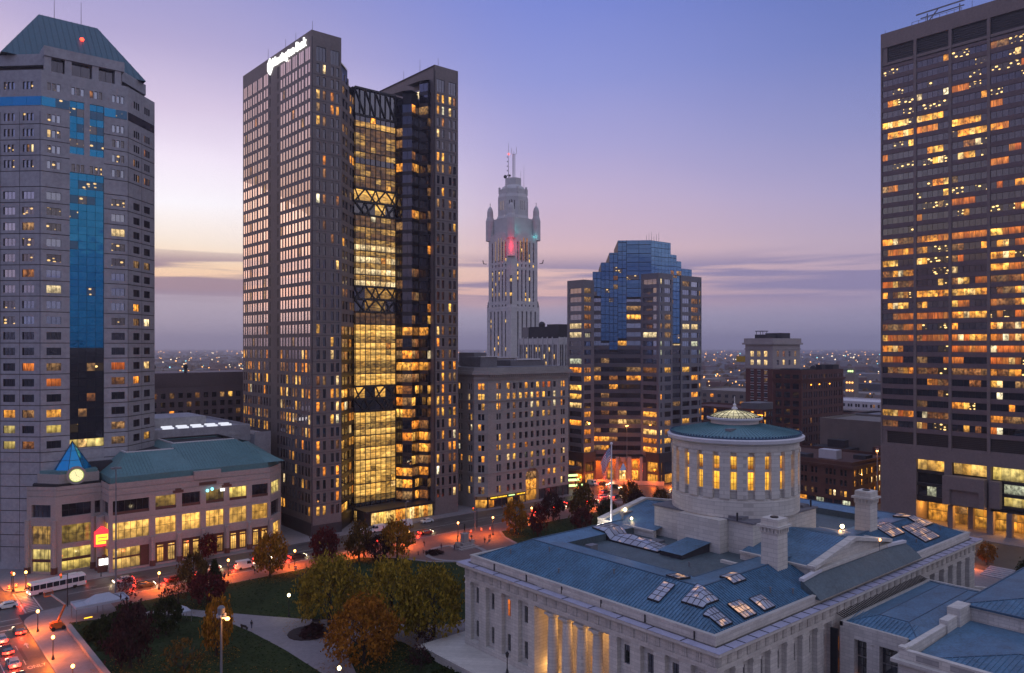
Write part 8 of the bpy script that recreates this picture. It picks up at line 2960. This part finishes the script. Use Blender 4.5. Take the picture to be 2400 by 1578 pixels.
# ================================================================== VEHICLES
def car_parts(van=False):
    L, Wd, H = (5.2, 2.0, 2.2) if van else (4.6, 1.82, 1.45)
    prof_body = [(-L / 2, 0.35), (-L / 2 + 0.05, 0.85), (-L / 2 + 0.5, 0.95), (L / 2 - 1.15, 0.95), (L / 2 - 0.12, 0.78), (L / 2, 0.4), (L / 2 - 0.1, 0.28), (-L / 2 + 0.1, 0.28)]
    prof_cab = [(-L / 2 + (0.1 if van else 0.45), 0.94), (-L / 2 + (0.2 if van else 0.95), H - 0.08), (-L / 2 + (0.4 if van else 1.15), H), (L / 2 - (1.5 if van else 1.95), H), (L / 2 - (0.95 if van else 1.15), 0.94)]
    def ext(prof, wb, wt, zmid, m=0):
        mb = MB()
        zs_ = [p[1] for p in prof]
        z0, z1 = min(zs_), max(zs_)
        hw = lambda z: wb / 2 + (wt - wb) / 2 * (z - z0) / (z1 - z0)
        a = [(x, -hw(z), z) for x, z in prof]; b = [(x, hw(z), z) for x, z in prof]
        k = len(prof)
        n = len(mb.v); mb.v += a + b
        for i in range(k):
            mb.f.append((n + i, n + (i + 1) % k, n + k + (i + 1) % k, n + k + i)); mb.m.append(m)
        mb.f.append(tuple(n + i for i in reversed(range(k)))); mb.f.append(tuple(n + k + i for i in range(k))); mb.m += [m, m]
        return mb
    body = ext(prof_body, Wd, Wd * 0.95, 0)
    cab = ext(prof_cab, Wd * 0.94, Wd * 0.76, 0)
    # windows: slightly proud glass band
    gl = MB()
    hw = lambda z: (Wd * 0.94 + (Wd * 0.76 - Wd * 0.94) * (z - 0.94) / (H - 0.94)) / 2 + 0.012
    za, zb = (1.25, H - 0.25) if van else (1.0, H - 0.12)
    xa0, xa1 = -L / 2 + (0.3 if van else 0.75), L / 2 - (1.15 if van else 1.3)
    xb0, xb1 = -L / 2 + (0.35 if van else 1.1), L / 2 - (1.5 if van else 1.9)
    if van: xa0 = xb0 = L / 2 - 2.4
    for s_ in (-1, 1):
        gl.q([(xa0, s_ * hw(za), za), (xa1, s_ * hw(za), za), (xb1, s_ * hw(zb), zb), (xb0, s_ * hw(zb), zb)])
    fx = lambda z: L / 2 - (0.95 if van else 1.15) - (z - 0.94) / (H - 0.94) * (0.55 if van else 0.8) + 0.012
    gl.q([(fx(za), -hw(za) + .1, za), (fx(za), hw(za) - .1, za), (fx(zb), hw(zb) - .1, zb), (fx(zb), -hw(zb) + .1, zb)])
    bx = lambda z: -L / 2 + (0.1 if van else 0.45) + (z - 0.94) / (H - 0.94) * (0.12 if van else 0.58) - 0.012
    gl.q([(bx(za), -hw(za) + .1, za), (bx(za), hw(za) - .1, za), (bx(zb), hw(zb) - .1, zb), (bx(zb), -hw(zb) + .1, zb)])
    wh = MB()
    a = [(0.33 * math.cos(2 * PI * i / 12), -0.11, 0.33 * math.sin(2 * PI * i / 12)) for i in range(12)]
    wh.hexa(a, [(x, 0.11, z) for x, y, z in a])
    hl_ = MB(); hl_.box(-0.06, -0.28, -0.15, 0.06, 0.28, 0.15)
    return dict(L=L, W=Wd, H=H, body=body, cab=cab, glass=gl, wheel=wh, lamp=hl_)


CP = {v: car_parts(v) for v in (False, True)}
CM = {}


def vehicle(x, y, ang, paint, label, group, van=False, head=True, brake=False, lights=True, name=None, cat=None):
    cp = CP[van]
    t = empty(name or ('van' if van else 'car'), (x, y, 0.01), label, cat or ('van' if van else 'car'), group)
    t.rotation_euler = (0, 0, ang)
    def part(nm, key, mb, mat, loc=(0, 0, 0)):
        k = (key, van, mat)
        if k not in CM: CM[k] = mb.mesh(nm, mat)
        o = bpy.data.objects.new(nm, CM[k]); C.objects.link(o); o.parent = t; o.location = loc
        return o
    part('body', 'b', cp['body'], paint); part('cabin', 'c', cp['cab'], paint); part('glazing', 'g', cp['glass'], 'glass_dark')
    for sx_ in (-1, 1):
        for sy_ in (-1, 1):
            part('wheel', 'w', cp['wheel'], 'rubber', (sx_ * cp['L'] * 0.3, sy_ * (cp['W'] / 2 - 0.1), 0.33))
    for sy_ in (-1, 1):
        part('headlight', 'l', cp['lamp'], 'head_white' if lights else 'glass_sky', (cp['L'] / 2 - 0.02, sy_ * 0.62, 0.62))
        part('taillight', 'l', cp['lamp'], 'tail_red' if lights else 'car_red', (-cp['L'] / 2 - 0.0, sy_ * 0.68, 0.76))
    if brake:
        part('brake_light', 'l', cp['lamp'], 'tail_red', (-cp['L'] / 2 + 0.9, 0, cp['H'] - 0.22)).scale = (0.6, 1.6, 0.5)
    if lights:
        l = bpy.data.lights.new('car_light', 'POINT'); l.energy = 420; l.color = (1, 0.05, 0.02); l.shadow_soft_size = 0.2
        o = bpy.data.objects.new('car_light', l); C.objects.link(o); o.parent = t; o.location = (-cp['L'] / 2 - 0.5, 0, 0.6)
        l = bpy.data.lights.new('car_light', 'POINT'); l.energy = 60; l.color = (1, 0.75, 0.4); l.shadow_soft_size = 0.2
        o = bpy.data.objects.new('car_light', l); C.objects.link(o); o.parent = t; o.location = (cp['L'] / 2 + 0.6, 0, 0.6)
    return t


q = 'cars queuing on the side street'
vehicle(27.0, 187.6, PI / 2, 'car_dark', 'dark car first at the side street stop line, brake lights on', q, brake=True)
vehicle(23.4, 184.6, PI / 2, 'car_silver', 'silver car second in the side street queue at the left edge', q, brake=True)
vehicle(23.4, 177.0, PI / 2, 'car_dark', 'dark car third in the side street queue, red lights glowing', q, brake=True)
vehicle(23.4, 169.2, PI / 2, 'car_silver', 'silver car fourth in the queue, behind the dark car', q, brake=True)
vehicle(23.3, 161.0, PI / 2, 'car_dark', 'dark car at the bottom edge of the side street queue', q, brake=True)
tr = 'cars on the main street'
vehicle(52.6, 211.0, PI, 'car_silver', 'silver car driving left behind the tall thin mast', tr)
vehicle(27.4, 207.2, PI, 'car_white', 'pale car crossing the junction at the left edge', tr)
vehicle(55.5, 203.4, 0, 'car_dark', 'dark car waiting behind the park trees near the tent', tr, brake=True)
vehicle(62.8, 203.6, 0, 'car_red', 'red car second in the near lane behind the brown tree', tr, brake=True)
vehicle(70.0, 203.2, 0, 'car_dark', 'dark car in the near lane left of the white van', tr, brake=True)
vehicle(73.0, 207.4, 0, 'car_silver', 'silver car in the second lane left of the white van', tr, brake=True)
vehicle(80.6, 203.4, 0, 'car_white', 'white van in traffic below the mall', tr, van=True, brake=True)
vehicle(87.0, 207.4, 0, 'car_dark', 'dark car ahead of the white van', tr, brake=True)
vehicle(95.5, 203.6, 0, 'car_dark', 'dark car beneath the orange lamp right of the golden tree', tr, brake=True)
vehicle(123.0, 203.6, 0, 'car_dark', 'dark car seen between the purple and olive-gold trees', tr, brake=True)
vehicle(138.4, 203.6, 0, 'car_red', 'red car with bright tail lights left of the statue', tr, brake=True)
vehicle(128.5, 216.2, PI, 'car_white', 'white van parked at the twin tower kerb behind a tree', 'vans at the twin tower kerb', van=True, lights=False)
vehicle(122.0, 216.3, PI, 'car_white', 'second white van at the twin tower kerb, lower left', 'vans at the twin tower kerb', van=True, lights=False)
vehicle(139.0, 216.6, PI, 'car_white', 'white van in front of the lit entrance, partly hidden', 'vans at the twin tower kerb', van=True, lights=False)
vehicle(147.6, 216.4, PI, 'car_white', 'long white car at the kerb right of the lit entrance', 'vans at the twin tower kerb', lights=False)
bt = 'cars at the broad street junction'
vehicle(241.0, 229.0, -PI / 2, 'car_white', 'white box van by the portals', bt, van=True, lights=False)
for x, y, a, p_, lb in [
    (244.6, 226.0, -PI / 2, 'car_dark', 'dark car with white headlights right of the box van'),
    (248.6, 227.5, -PI / 2, 'car_silver', 'silver car with white headlights, second from the box van'),
    (243.0, 217.6, -PI / 2, 'car_dark', 'dark car with headlights just behind the flagpole'),
    (232.0, 213.5, 0, 'car_red', 'red car turning left of the flagpole'),
    (224.0, 206.6, 0, 'car_silver', 'pale car left of the flagpole, middle row'),
    (214.0, 203.4, 0, 'car_red', 'red car left of the flagpole, nearest row'),
    (227.5, 203.4, 0, 'car_dark', 'dark car right of the flagpole by the trees'),
    (197.0, 203.4, 0, 'car_silver', 'pale car behind the red and brown trees'),
    (186.5, 203.5, 0, 'car_dark', 'dark car behind the dark purple tree'),
    (206.0, 207.3, 0, 'car_dark', 'dark car in the second lane left of the flagpole'),
    (255.0, 196.0, PI / 2, 'car_dark', 'dark car left of the drum on the broad street')]:
    vehicle(x, y, a, p_, lb, bt, brake='red' in lb)


def bus():
    x, y = 38.7, 214.6
    t = empty('bus', (x, y, 0.01), 'long white city bus with dark windows turning at the junction', 'bus')
    t.rotation_euler = (0, 0, PI + 0.14)
    def pt(nm, mb, mat):
        o = bpy.data.objects.new(nm, mb.mesh(nm, mat)); C.objects.link(o); o.parent = t
    b = MB()
    b.hexa([(-6.1, -1.25, 0.35), (6.1, -1.25, 0.35), (6.1, 1.25, 0.35), (-6.1, 1.25, 0.35)], [(-6.1, -1.28, 1.35), (6.15, -1.28, 1.35), (6.15, 1.28, 1.35), (-6.1, 1.28, 1.35)])
    b.hexa([(-6.1, -1.28, 2.5), (6.0, -1.28, 2.5), (6.0, 1.28, 2.5), (-6.1, 1.28, 2.5)], [(-5.95, -1.1, 3.05), (5.8, -1.1, 3.05), (5.8, 1.1, 3.05), (-5.95, 1.1, 3.05)])
    pt('body', b, 'car_white')
    g_ = MB(); g_.box(-6.05, -1.26, 1.35, 6.02, 1.26, 2.5); pt('window_band', g_, 'glass_dark')
    for i in range(9):
        p = MB(); p.box(-5.9 + 1.42 * i, -1.29, 1.35, -5.78 + 1.42 * i, 1.29, 2.5); pt('window_post', p, 'car_white')
    r_ = MB(); r_.box(-4.5, -0.8, 3.05, -1.2, 0.8, 3.3); pt('roof_unit', r_, 'car_white')
    for sx_ in (-3.6, 3.9):
        for sy_ in (-1.12, 1.12):
            w = MB(); a = [(sx_ + 0.48 * math.cos(2 * PI * i / 14), sy_ - 0.14, 0.48 + 0.48 * math.sin(2 * PI * i / 14)) for i in range(14)]
            w.hexa(a, [(p[0], p[1] + 0.28, p[2]) for p in a]); pt('wheel', w, 'rubber')
    for sy_ in (-0.95, 0.95):
        h = MB(); h.box(6.1, sy_ - 0.2, 0.6, 6.2, sy_ + 0.2, 0.85); pt('headlight', h, 'head_white')
        h = MB(); h.box(-6.18, sy_ - 0.15, 0.7, -6.08, sy_ + 0.15, 1.2); pt('taillight', h, 'tail_red')
    h = MB(); h.box(6.02, -0.9, 2.6, 6.06, 0.9, 2.9); pt('destination_sign', h, 'amber')
    for loc, col, en in (((7.0, 0, 0.8), (1, 0.75, 0.35), 40), ((-6.8, 0, 0.9), (1, 0.05, 0.02), 30)):
        l = bpy.data.lights.new('bus_light', 'POINT'); l.energy = en; l.color = col; l.shadow_soft_size = 0.2
        o = bpy.data.objects.new('bus_light', l); C.objects.link(o); o.parent = t; o.location = loc


bus()

# ---- painted word on the side street
cu = bpy.data.curves.new('painted_word', 'FONT'); cu.body = 'ONLY'; cu.size = 1.5; cu.align_x = 'CENTER'; cu.extrude = 0.002
tmp = bpy.data.objects.new('painted_word', cu); C.objects.link(tmp)
me = bpy.data.meshes.new_from_object(tmp.evaluated_get(bpy.context.evaluated_depsgraph_get()))
bpy.data.objects.remove(tmp); bpy.data.curves.remove(cu)
me.name = 'painted_word'; me.materials.clear(); me.materials.append(M['road_paint'])
o = bpy.data.objects.new('painted_word', me); C.objects.link(o); o['kind'] = 'structure'
o.location = (26.7, 165.4, 0.009); o.scale = (0.75, 1.5, 1)

# ================================================================== TENT, LIFT, STREET THINGS
def tent():
    t = empty('event_tent', (41.5, 187.0, 0.13), 'grey-white flat tent roof with raised gable behind the dark bushes', 'tent')
    x0, x1, y0, y1 = 36.9, 47.5, 185.4, 190.6
    z = 3.1
    mb = MB(); mb.box(x0, y0, z, x1, y1, z + 0.14)
    for a in ((x0, y0, x1, y0 + 0.16), (x0, y1 - 0.16, x1, y1), (x0, y0 + 0.161, x0 + 0.16, y1 - 0.161), (x1 - 0.16, y0 + 0.161, x1, y1 - 0.161)):
        mb.box(a[0], a[1], z + 0.142, a[2], a[3], z + 0.5)
    mb.build('canopy', 'canvas', t)
    g_ = MB(); ya, yb, ym = 186.6, 189.9, 188.3
    g_.q([(39.2, ya, z + .2), (46.3, ya, z + .2), (44.0, ym, z + 1.7), (41.2, ym, z + 1.7)]); g_.q([(46.3, yb, z + .2), (39.2, yb, z + .2), (41.2, ym, z + 1.7), (44.0, ym, z + 1.7)], 1)
    g_.q([(39.2, yb, z + .2), (39.2, ya, z + .2), (41.2, ym, z + 1.7)]); g_.q([(46.3, ya, z + .2), (46.3, yb, z + .2), (44.0, ym, z + 1.7)], 1)
    g_.build('gable_roof', ['canvas', 'canvas_dark'], t)
    for x in (x0 + .2, (x0 + x1) / 2, x1 - .2):
        for y in (y0 + .2, y1 - .2):
            p = MB(); p.tube((x, y, 0.13), (x, y, z), 0.07, n=6); p.build('leg', 'steel_grey', t)
    for k, (x, y) in enumerate(((38.4, 184.9), (45.0, 185.1))):
        b = MB(); b.box(x, y, 1.0, x + 1.6, y + 0.06, 1.2); b.build('edge_light', 'neon_yellow', t)


tent()
sc = empty('canopy', (54.5, 172.4, 0.13), 'small pale square canopy among the dark trees', 'tent')
mb = MB(); e = [(53, 170.9, 2.6), (56, 170.9, 2.6), (56, 173.9, 2.6), (53, 173.9, 2.6)]
for i in range(4): mb.q([e[i], e[(i + 1) % 4], (54.5, 172.4, 3.6)]); mb.q([(*e[i][:2], 2.35), (*e[(i + 1) % 4][:2], 2.35), e[(i + 1) % 4], e[i]])
mb.build('roof', 'canvas', sc)
for x, y, _ in e:
    p = MB(); p.tube((x, y, 0.13), (x, y, 2.5), 0.05, n=5); p.build('leg', 'steel_grey', sc)


def lift():
    x, y = 33.4, 184.6
    t = empty('boom_lift', (x, y, 0.13), 'orange boom lift with raised arm on the corner pavement', 'boom lift')
    b = MB(); b.box(x - 1.2, y - 0.9, 0.5, x + 1.2, y + 0.9, 1.05); b.box(x - 0.9, y - 0.7, 1.05, x + 0.7, y + 0.7, 1.75); b.box(x - 1.4, y - 0.5, 1.1, x - 0.9, y + 0.5, 1.6); b.build('chassis', 'orange_paint', t)
    for dx in (-0.95, 0.95):
        for dy in (-0.95, 0.95):
            w = MB(); a = [(x + dx + 0.4 * math.cos(2 * PI * i / 12), y + dy - 0.14, 0.53 + 0.4 * math.sin(2 * PI * i / 12)) for i in range(12)]
            w.hexa(a, [(p[0], p[1] + 0.28, p[2]) for p in a]); w.build('wheel', 'rubber', t)
    a1 = MB(); a1.bar((x, y, 1.7), (x + 1.6, y + 1.0, 4.6), 0.34, 0.34); a1.build('lower_boom', 'orange_paint', t)
    a2 = MB(); a2.bar((x + 1.6, y + 1.0, 4.6), (x - 0.4, y + 4.4, 6.3), 0.28, 0.28); a2.build('upper_boom', 'concrete_pink', t)
    bk = MB(); bx, by, bz = x - 0.8, y + 5.0, 6.0
    bk.box(bx - 0.8, by - 0.45, bz - 0.1, bx + 0.8, by + 0.45, bz)
    for dx in (-0.8, 0.8):
        for dy in (-0.45, 0.45): bk.tube((bx + dx, by + dy, bz), (bx + dx, by + dy, bz + 1.1), 0.04, n=4)
    for dy in (-0.45, 0.45): bk.bar((bx - 0.8, by + dy, bz + 1.1), (bx + 0.8, by + dy, bz + 1.1), 0.06, 0.06); bk.bar((bx - 0.8, by + dy, bz + 0.55), (bx + 0.8, by + dy, bz + 0.55), 0.05, 0.05)
    bk.build('basket', 'orange_paint', t)


lift()


def signal(x, y, h, label, arm=None, col='tail_red'):
    t = empty('traffic_signal', (x, y, 0.13), label, 'traffic signal', 'traffic signals')
    p = MB(); p.tube((x, y, 0.1), (x, y, h), 0.12, 0.09, 8); p.build('post', 'steel_dark', t)
    hx, hy = x, y
    if arm:
        a = MB(); a.bar((x, y, h - 0.2), (x + arm[0], y + arm[1], h - 0.1), 0.1, 0.1); a.build('arm', 'steel_dark', t)
        hx, hy = x + arm[0], y + arm[1]
    hd = MB(); hd.box(hx - 0.2, hy - 0.2, h - 1.0, hx + 0.2, hy + 0.2, h + 0.1); hd.build('signal_head', 'sign_yellow', t)
    l = MB(); l.ball((hx - 0.1, hy - 0.24, h - 0.15), 0.15, 0, 8, 5); l.build('signal_lamp', col, t)


signal(38.0, 201.3 - 2.2, 7.6, 'traffic signal post by the tent with signs near its top', (-1.2, 0.6))
signal(28.9 + 1.2, 219.4, 5.0, 'traffic signal on the far corner at the left edge')
signal(219.0, 198.4, 6.0, 'traffic signal on the corner by the road trees', (0, 2.6))
signal(263.4, 220.4, 5.0, 'traffic signal at the foot of the stepped tower')
signal(155.3, 199.0, 6.4, 'traffic signal beside the orange barrels', (0, 2.0))

for x, y, lb in [(149.8, 195.1, 'left orange traffic barrel on the plaza pavement'), (153.8, 194.8, 'middle orange traffic barrel on the plaza pavement'), (156.7, 194.0, 'right orange traffic barrel on the plaza pavement'), (29.8, 222.0, 'orange traffic barrel at the far corner by the left edge'), (31.4, 222.8, 'second orange barrel at the far corner by the left edge'), (90.2, 193.4, 'orange traffic barrel beside the golden tree')]:
    t = empty('traffic_barrel', (x, y, 0.13), lb, 'barrel', 'orange traffic barrels')
    b = MB(); b.lathe(x, y, [(0.02, 0.13), (0.42, 0.13), (0.40, 0.2), (0.31, 0.22), (0.30, 0.5), (0.295, 0.5), (0.295, 0.7), (0.28, 0.7), (0.27, 0.95), (0.265, 0.95), (0.26, 1.12), (0.02, 1.15)], 12, 0, [2, 2, 2, 0, 0, 1, 1, 0, 0, 1, 0])
    b.build('drum', ['barrel_orange', 'white_paint', 'rubber'], t)
for x, y, lb in [(122.6, 184.0, 'left iron bollard on the plaza'), (124.6, 184.4, 'right iron bollard on the plaza'), (49.5, 219.6, 'bollard on the mall pavement left of the kiosk'), (89.4, 195.6, 'small white post beside the orange barrel')]:
    t = empty('bollard', (x, y, 0.13), lb, 'bollard', 'bollards')
    b = MB(); b.lathe(x, y, [(0.02, 0.13), (0.16, 0.13), (0.12, 0.3), (0.11, 1.0), (0.15, 1.05), (0.02, 1.2)], 8); b.build('post', 'steel_dark', t)


def bench(x, y, a, lb):
    t = empty('park_bench', (x, y, 0.13), lb, 'bench', 'park benches'); t.rotation_euler = (0, 0, a)
    def pt(nm, boxes, mat):
        mb = MB()
        for b in boxes: mb.box(*b)
        o = bpy.data.objects.new(nm, mb.mesh(nm, mat)); C.objects.link(o); o.parent = t
    pt('seat', [(-0.9, -0.25, 0.42, 0.9, 0.2, 0.48)], 'bark'); pt('backrest', [(-0.9, 0.2, 0.5, 0.9, 0.26, 0.92)], 'bark')
    for s_ in (-0.75, 0.75): pt('leg', [(s_ - 0.04, -0.22, 0, s_ + 0.04, 0.22, 0.42)], 'steel_dark')


bench(63.0, 159.4, 1.9, 'park bench beside the path left of the white lamp')
bench(61.2, 166.0, 2.1, 'park bench further up the path')
bench(75.6, 152.4, -0.9, 'park bench by the oval planting bed')
bench(88.8, 131.8, 0.4, 'park bench under the olive tree')


# ---- people: one continuous skinned body, shared by the strollers
def person_mesh(seed, stride):
    r = random.Random(seed)
    V = [(0, 0, 0.95), (0, 0, 1.15), (0, 0, 1.40), (0, 0, 1.52), (0.02, 0, 1.66), (0.02, 0, 1.74),
         (0, 0.10, 0.92), (stride * 0.5, 0.10, 0.50), (stride * 0.7, 0.10, 0.08), (stride * 0.7 + 0.16, 0.10, 0.04),
         (0, -0.10, 0.92), (-stride * 0.2, -0.10, 0.50), (-stride * 0.8, -0.10, 0.09), (-stride * 0.8 + 0.16, -0.10, 0.04),
         (0, 0.19, 1.40), (-stride * 0.3, 0.24, 1.13), (-stride * 0.1, 0.24, 0.88), (0.03, 0.24, 0.80),
         (0, -0.19, 1.40), (stride * 0.3, -0.24, 1.13), (stride * 0.6, -0.24, 0.90), (stride * 0.7, -0.24, 0.82)]
    E = [(0, 1), (1, 2), (2, 3), (3, 4), (4, 5), (0, 6), (6, 7), (7, 8), (8, 9), (0, 10), (10, 11), (11, 12), (12, 13), (2, 14), (14, 15), (15, 16), (16, 17), (2, 18), (18, 19), (19, 20), (20, 21)]
    Rr = [.15, .14, .16, .06, .10, .085, .09, .065, .045, .04, .09, .065, .045, .04, .07, .05, .04, .035, .07, .05, .04, .035]
    me = bpy.data.meshes.new('body'); me.from_pydata(V, E, [])
    o = bpy.data.objects.new('body', me); C.objects.link(o)
    md = o.modifiers.new('skin', 'SKIN'); sub = o.modifiers.new('sub', 'SUBSURF'); sub.levels = 1
    for i, v in enumerate(me.skin_vertices[0].data):
        v.radius = (Rr[i], Rr[i]); v.use_root = i == 0
    out = bpy.data.meshes.new_from_object(o.evaluated_get(bpy.context.evaluated_depsgraph_get()))
    bpy.data.objects.remove(o)
    out.name = 'body'
    for m_ in ('coat_dark', 'skin', 'coat_blue'): out.materials.append(M[m_])
    for p in out.polygons:
        z = p.center.z
        p.material_index = 1 if z > 1.53 or (abs(p.center.y) > 0.2 and z < 0.86) else (2 if z < 0.9 else 0)
        p.use_smooth = True
    return out


PM = [person_mesh(1, 0.32), person_mesh(2, 0.12)]
hair = MB(); hair.lathe(0.0, 0, [(0.11, 1.62), (0.115, 1.70), (0.09, 1.78), (0.02, 1.81)], 10)
hair_me = hair.mesh('hair', 'bark')
for i, (x, y, coat, lb) in enumerate([
    (129.2, 190.8, 'coat_dark', 'person in dark clothes walking on the plaza pavement alone'),
    (133.2, 181.2, 'coat_dark', 'person in dark coat standing left of the monument base'),
    (145.0, 182.0, 'coat_dark', 'person in dark coat right of the monument, left of a pair'),
    (147.7, 183.4, 'coat_blue', 'person in blue-black jacket, middle of the three by the plaza edge'),
    (149.2, 184.6, 'coat_dark', 'person in dark clothes under the slim street mast'),
    (131.0, 184.6, 'coat_red', 'person in red jacket near the plaza bed'),
    (176.0, 218.9 + 0.8, 'coat_dark', 'person in dark coat before the stone block shops'),
    (64.2, 158.6, 'coat_dark', 'person in dark clothes beside the path bench'),
    (70.2, 197.4, 'coat_dark', 'person in dark coat left of the lamp by the red traffic'),
    (72.6, 196.6, 'coat_blue', 'person in blue jacket at the lawn edge below the traffic'),
    (80.0, 195.6, 'coat_dark', 'person in dark clothes near the golden tree trunk'),
    (245.5, 213.0, 'coat_dark', 'person in dark clothes by the orange plinth wall'),
    (268.0, 206.8, 'coat_dark', 'person in dark coat under the green shop sign'),
    (110.5, 221.0, 'coat_dark', 'person in dark clothes at the twin tower corner')]):
    t = empty('person', (x, y, 0.13), lb, 'person', 'people on the pavements')
    t.rotation_euler = (0, 0, i * 1.9)
    o = bpy.data.objects.new('body', PM[i % 2]); C.objects.link(o); o.parent = t
    o.material_slots[0].link = 'OBJECT'; o.material_slots[0].material = M[coat]
    h = bpy.data.objects.new('hair', hair_me); C.objects.link(h); h.parent = t


def monument():
    x, y = 137.5, 182.0
    t = empty('monument', (x, y, 0.13), 'bronze standing statue on a stepped granite base in the plaza', 'monument')
    b = MB(); b.box(x - 3.4, y - 2.6, 0.13, x + 3.4, y + 2.6, 0.5); b.box(x - 2.6, y - 1.9, 0.5, x + 2.6, y + 1.9, 0.9); b.box(x - 1.5, y - 1.2, 0.9, x + 1.5, y + 1.2, 1.6)
    b.box(x - 0.85, y - 0.85, 1.6, x + 0.85, y + 0.85, 4.1); b.box(x - 1.0, y - 1.0, 4.1, x + 1.0, y + 1.0, 4.35)
    b.box(x - 3.2, y - 0.6, 0.9, x - 2.0, y + 0.6, 2.0); b.box(x + 2.0, y - 0.6, 0.9, x + 3.2, y + 0.6, 2.0)
    b.build('base', 'concrete_pink', t)
    o = bpy.data.objects.new('statue', PM[1].copy()); C.objects.link(o); o.parent = t
    o.data.materials.clear(); o.data.materials.append(M['bronze_statue'])
    for p in o.data.polygons: p.material_index = 0
    o.scale = (1.6, 1.6, 1.6); o.location = (0, 0, 4.2); o.rotation_euler = (0, 0, 2.2)
    for s_ in (-2.6, 2.6):
        o = bpy.data.objects.new('side_figure', PM[1].copy()); C.objects.link(o); o.parent = t
        o.data.materials.clear(); o.data.materials.append(M['bronze_statue'])
        for p in o.data.polygons: p.material_index = 0
        o.scale = (1.0, 1.0, 0.85); o.location = (s_, 0, 1.87); o.rotation_euler = (0, 0, 1.5 + s_)


monument()
pc = MB(); pc.lathe(131.8, 178.6, [(9.0, 0.137), (9.0, 0.27), (7.6, 0.27), (7.6, 0.14)], 40); pc.build('plaza_kerb', 'kerb', kind='structure')
# steps and low walls at the lower right
stp = empty('garden_steps', (228, 66, 0.13), 'dark broad garden steps beyond the capitol east corner', 'steps')
for k in range(6):
    mb = MB(); mb.box(222 + 1.3 * k, 52, 0.1, 223.28 + 1.3 * k, 74, 0.3 + 0.16 * k); mb.build('step', 'granite_grey', stp)
wlw = empty('garden_wall', (205, 72, 0.13), 'curved low pale garden wall right of the capitol corner', 'wall')
mb = MB()
for k in range(10):
    a0, a1 = 0.2 + k * 0.13, 0.2 + (k + 1) * 0.13
    mb.bar((196 + 14 * math.cos(a0), 62 + 14 * math.sin(a0), 0.5), (196 + 14 * math.cos(a1), 62 + 14 * math.sin(a1), 0.5), 0.5, 0.9)
mb.build('wall', 'limestone', wlw)

# ------------------------------------------------------------------ evening haze
HAZE = True
if HAZE:
    hz = MB(); hz.box(-15000, -15000, -1.5, 15000, 15000, 215)
    me = bpy.data.meshes.new('haze'); me.from_pydata(hz.v, [], hz.f)
    m, nt, out = newmat('evening_air')
    pv = N(nt, 'ShaderNodeVolumePrincipled', {'Color': (0.94, 0.93, 1.0, 1), 'Density': 0.00016, 'Anisotropy': 0.6})
    nt.links.new(pv.outputs[0], out.inputs[1])
    me.materials.append(m)
    o = bpy.data.objects.new('haze', me); C.objects.link(o); o['kind'] = 'stuff'
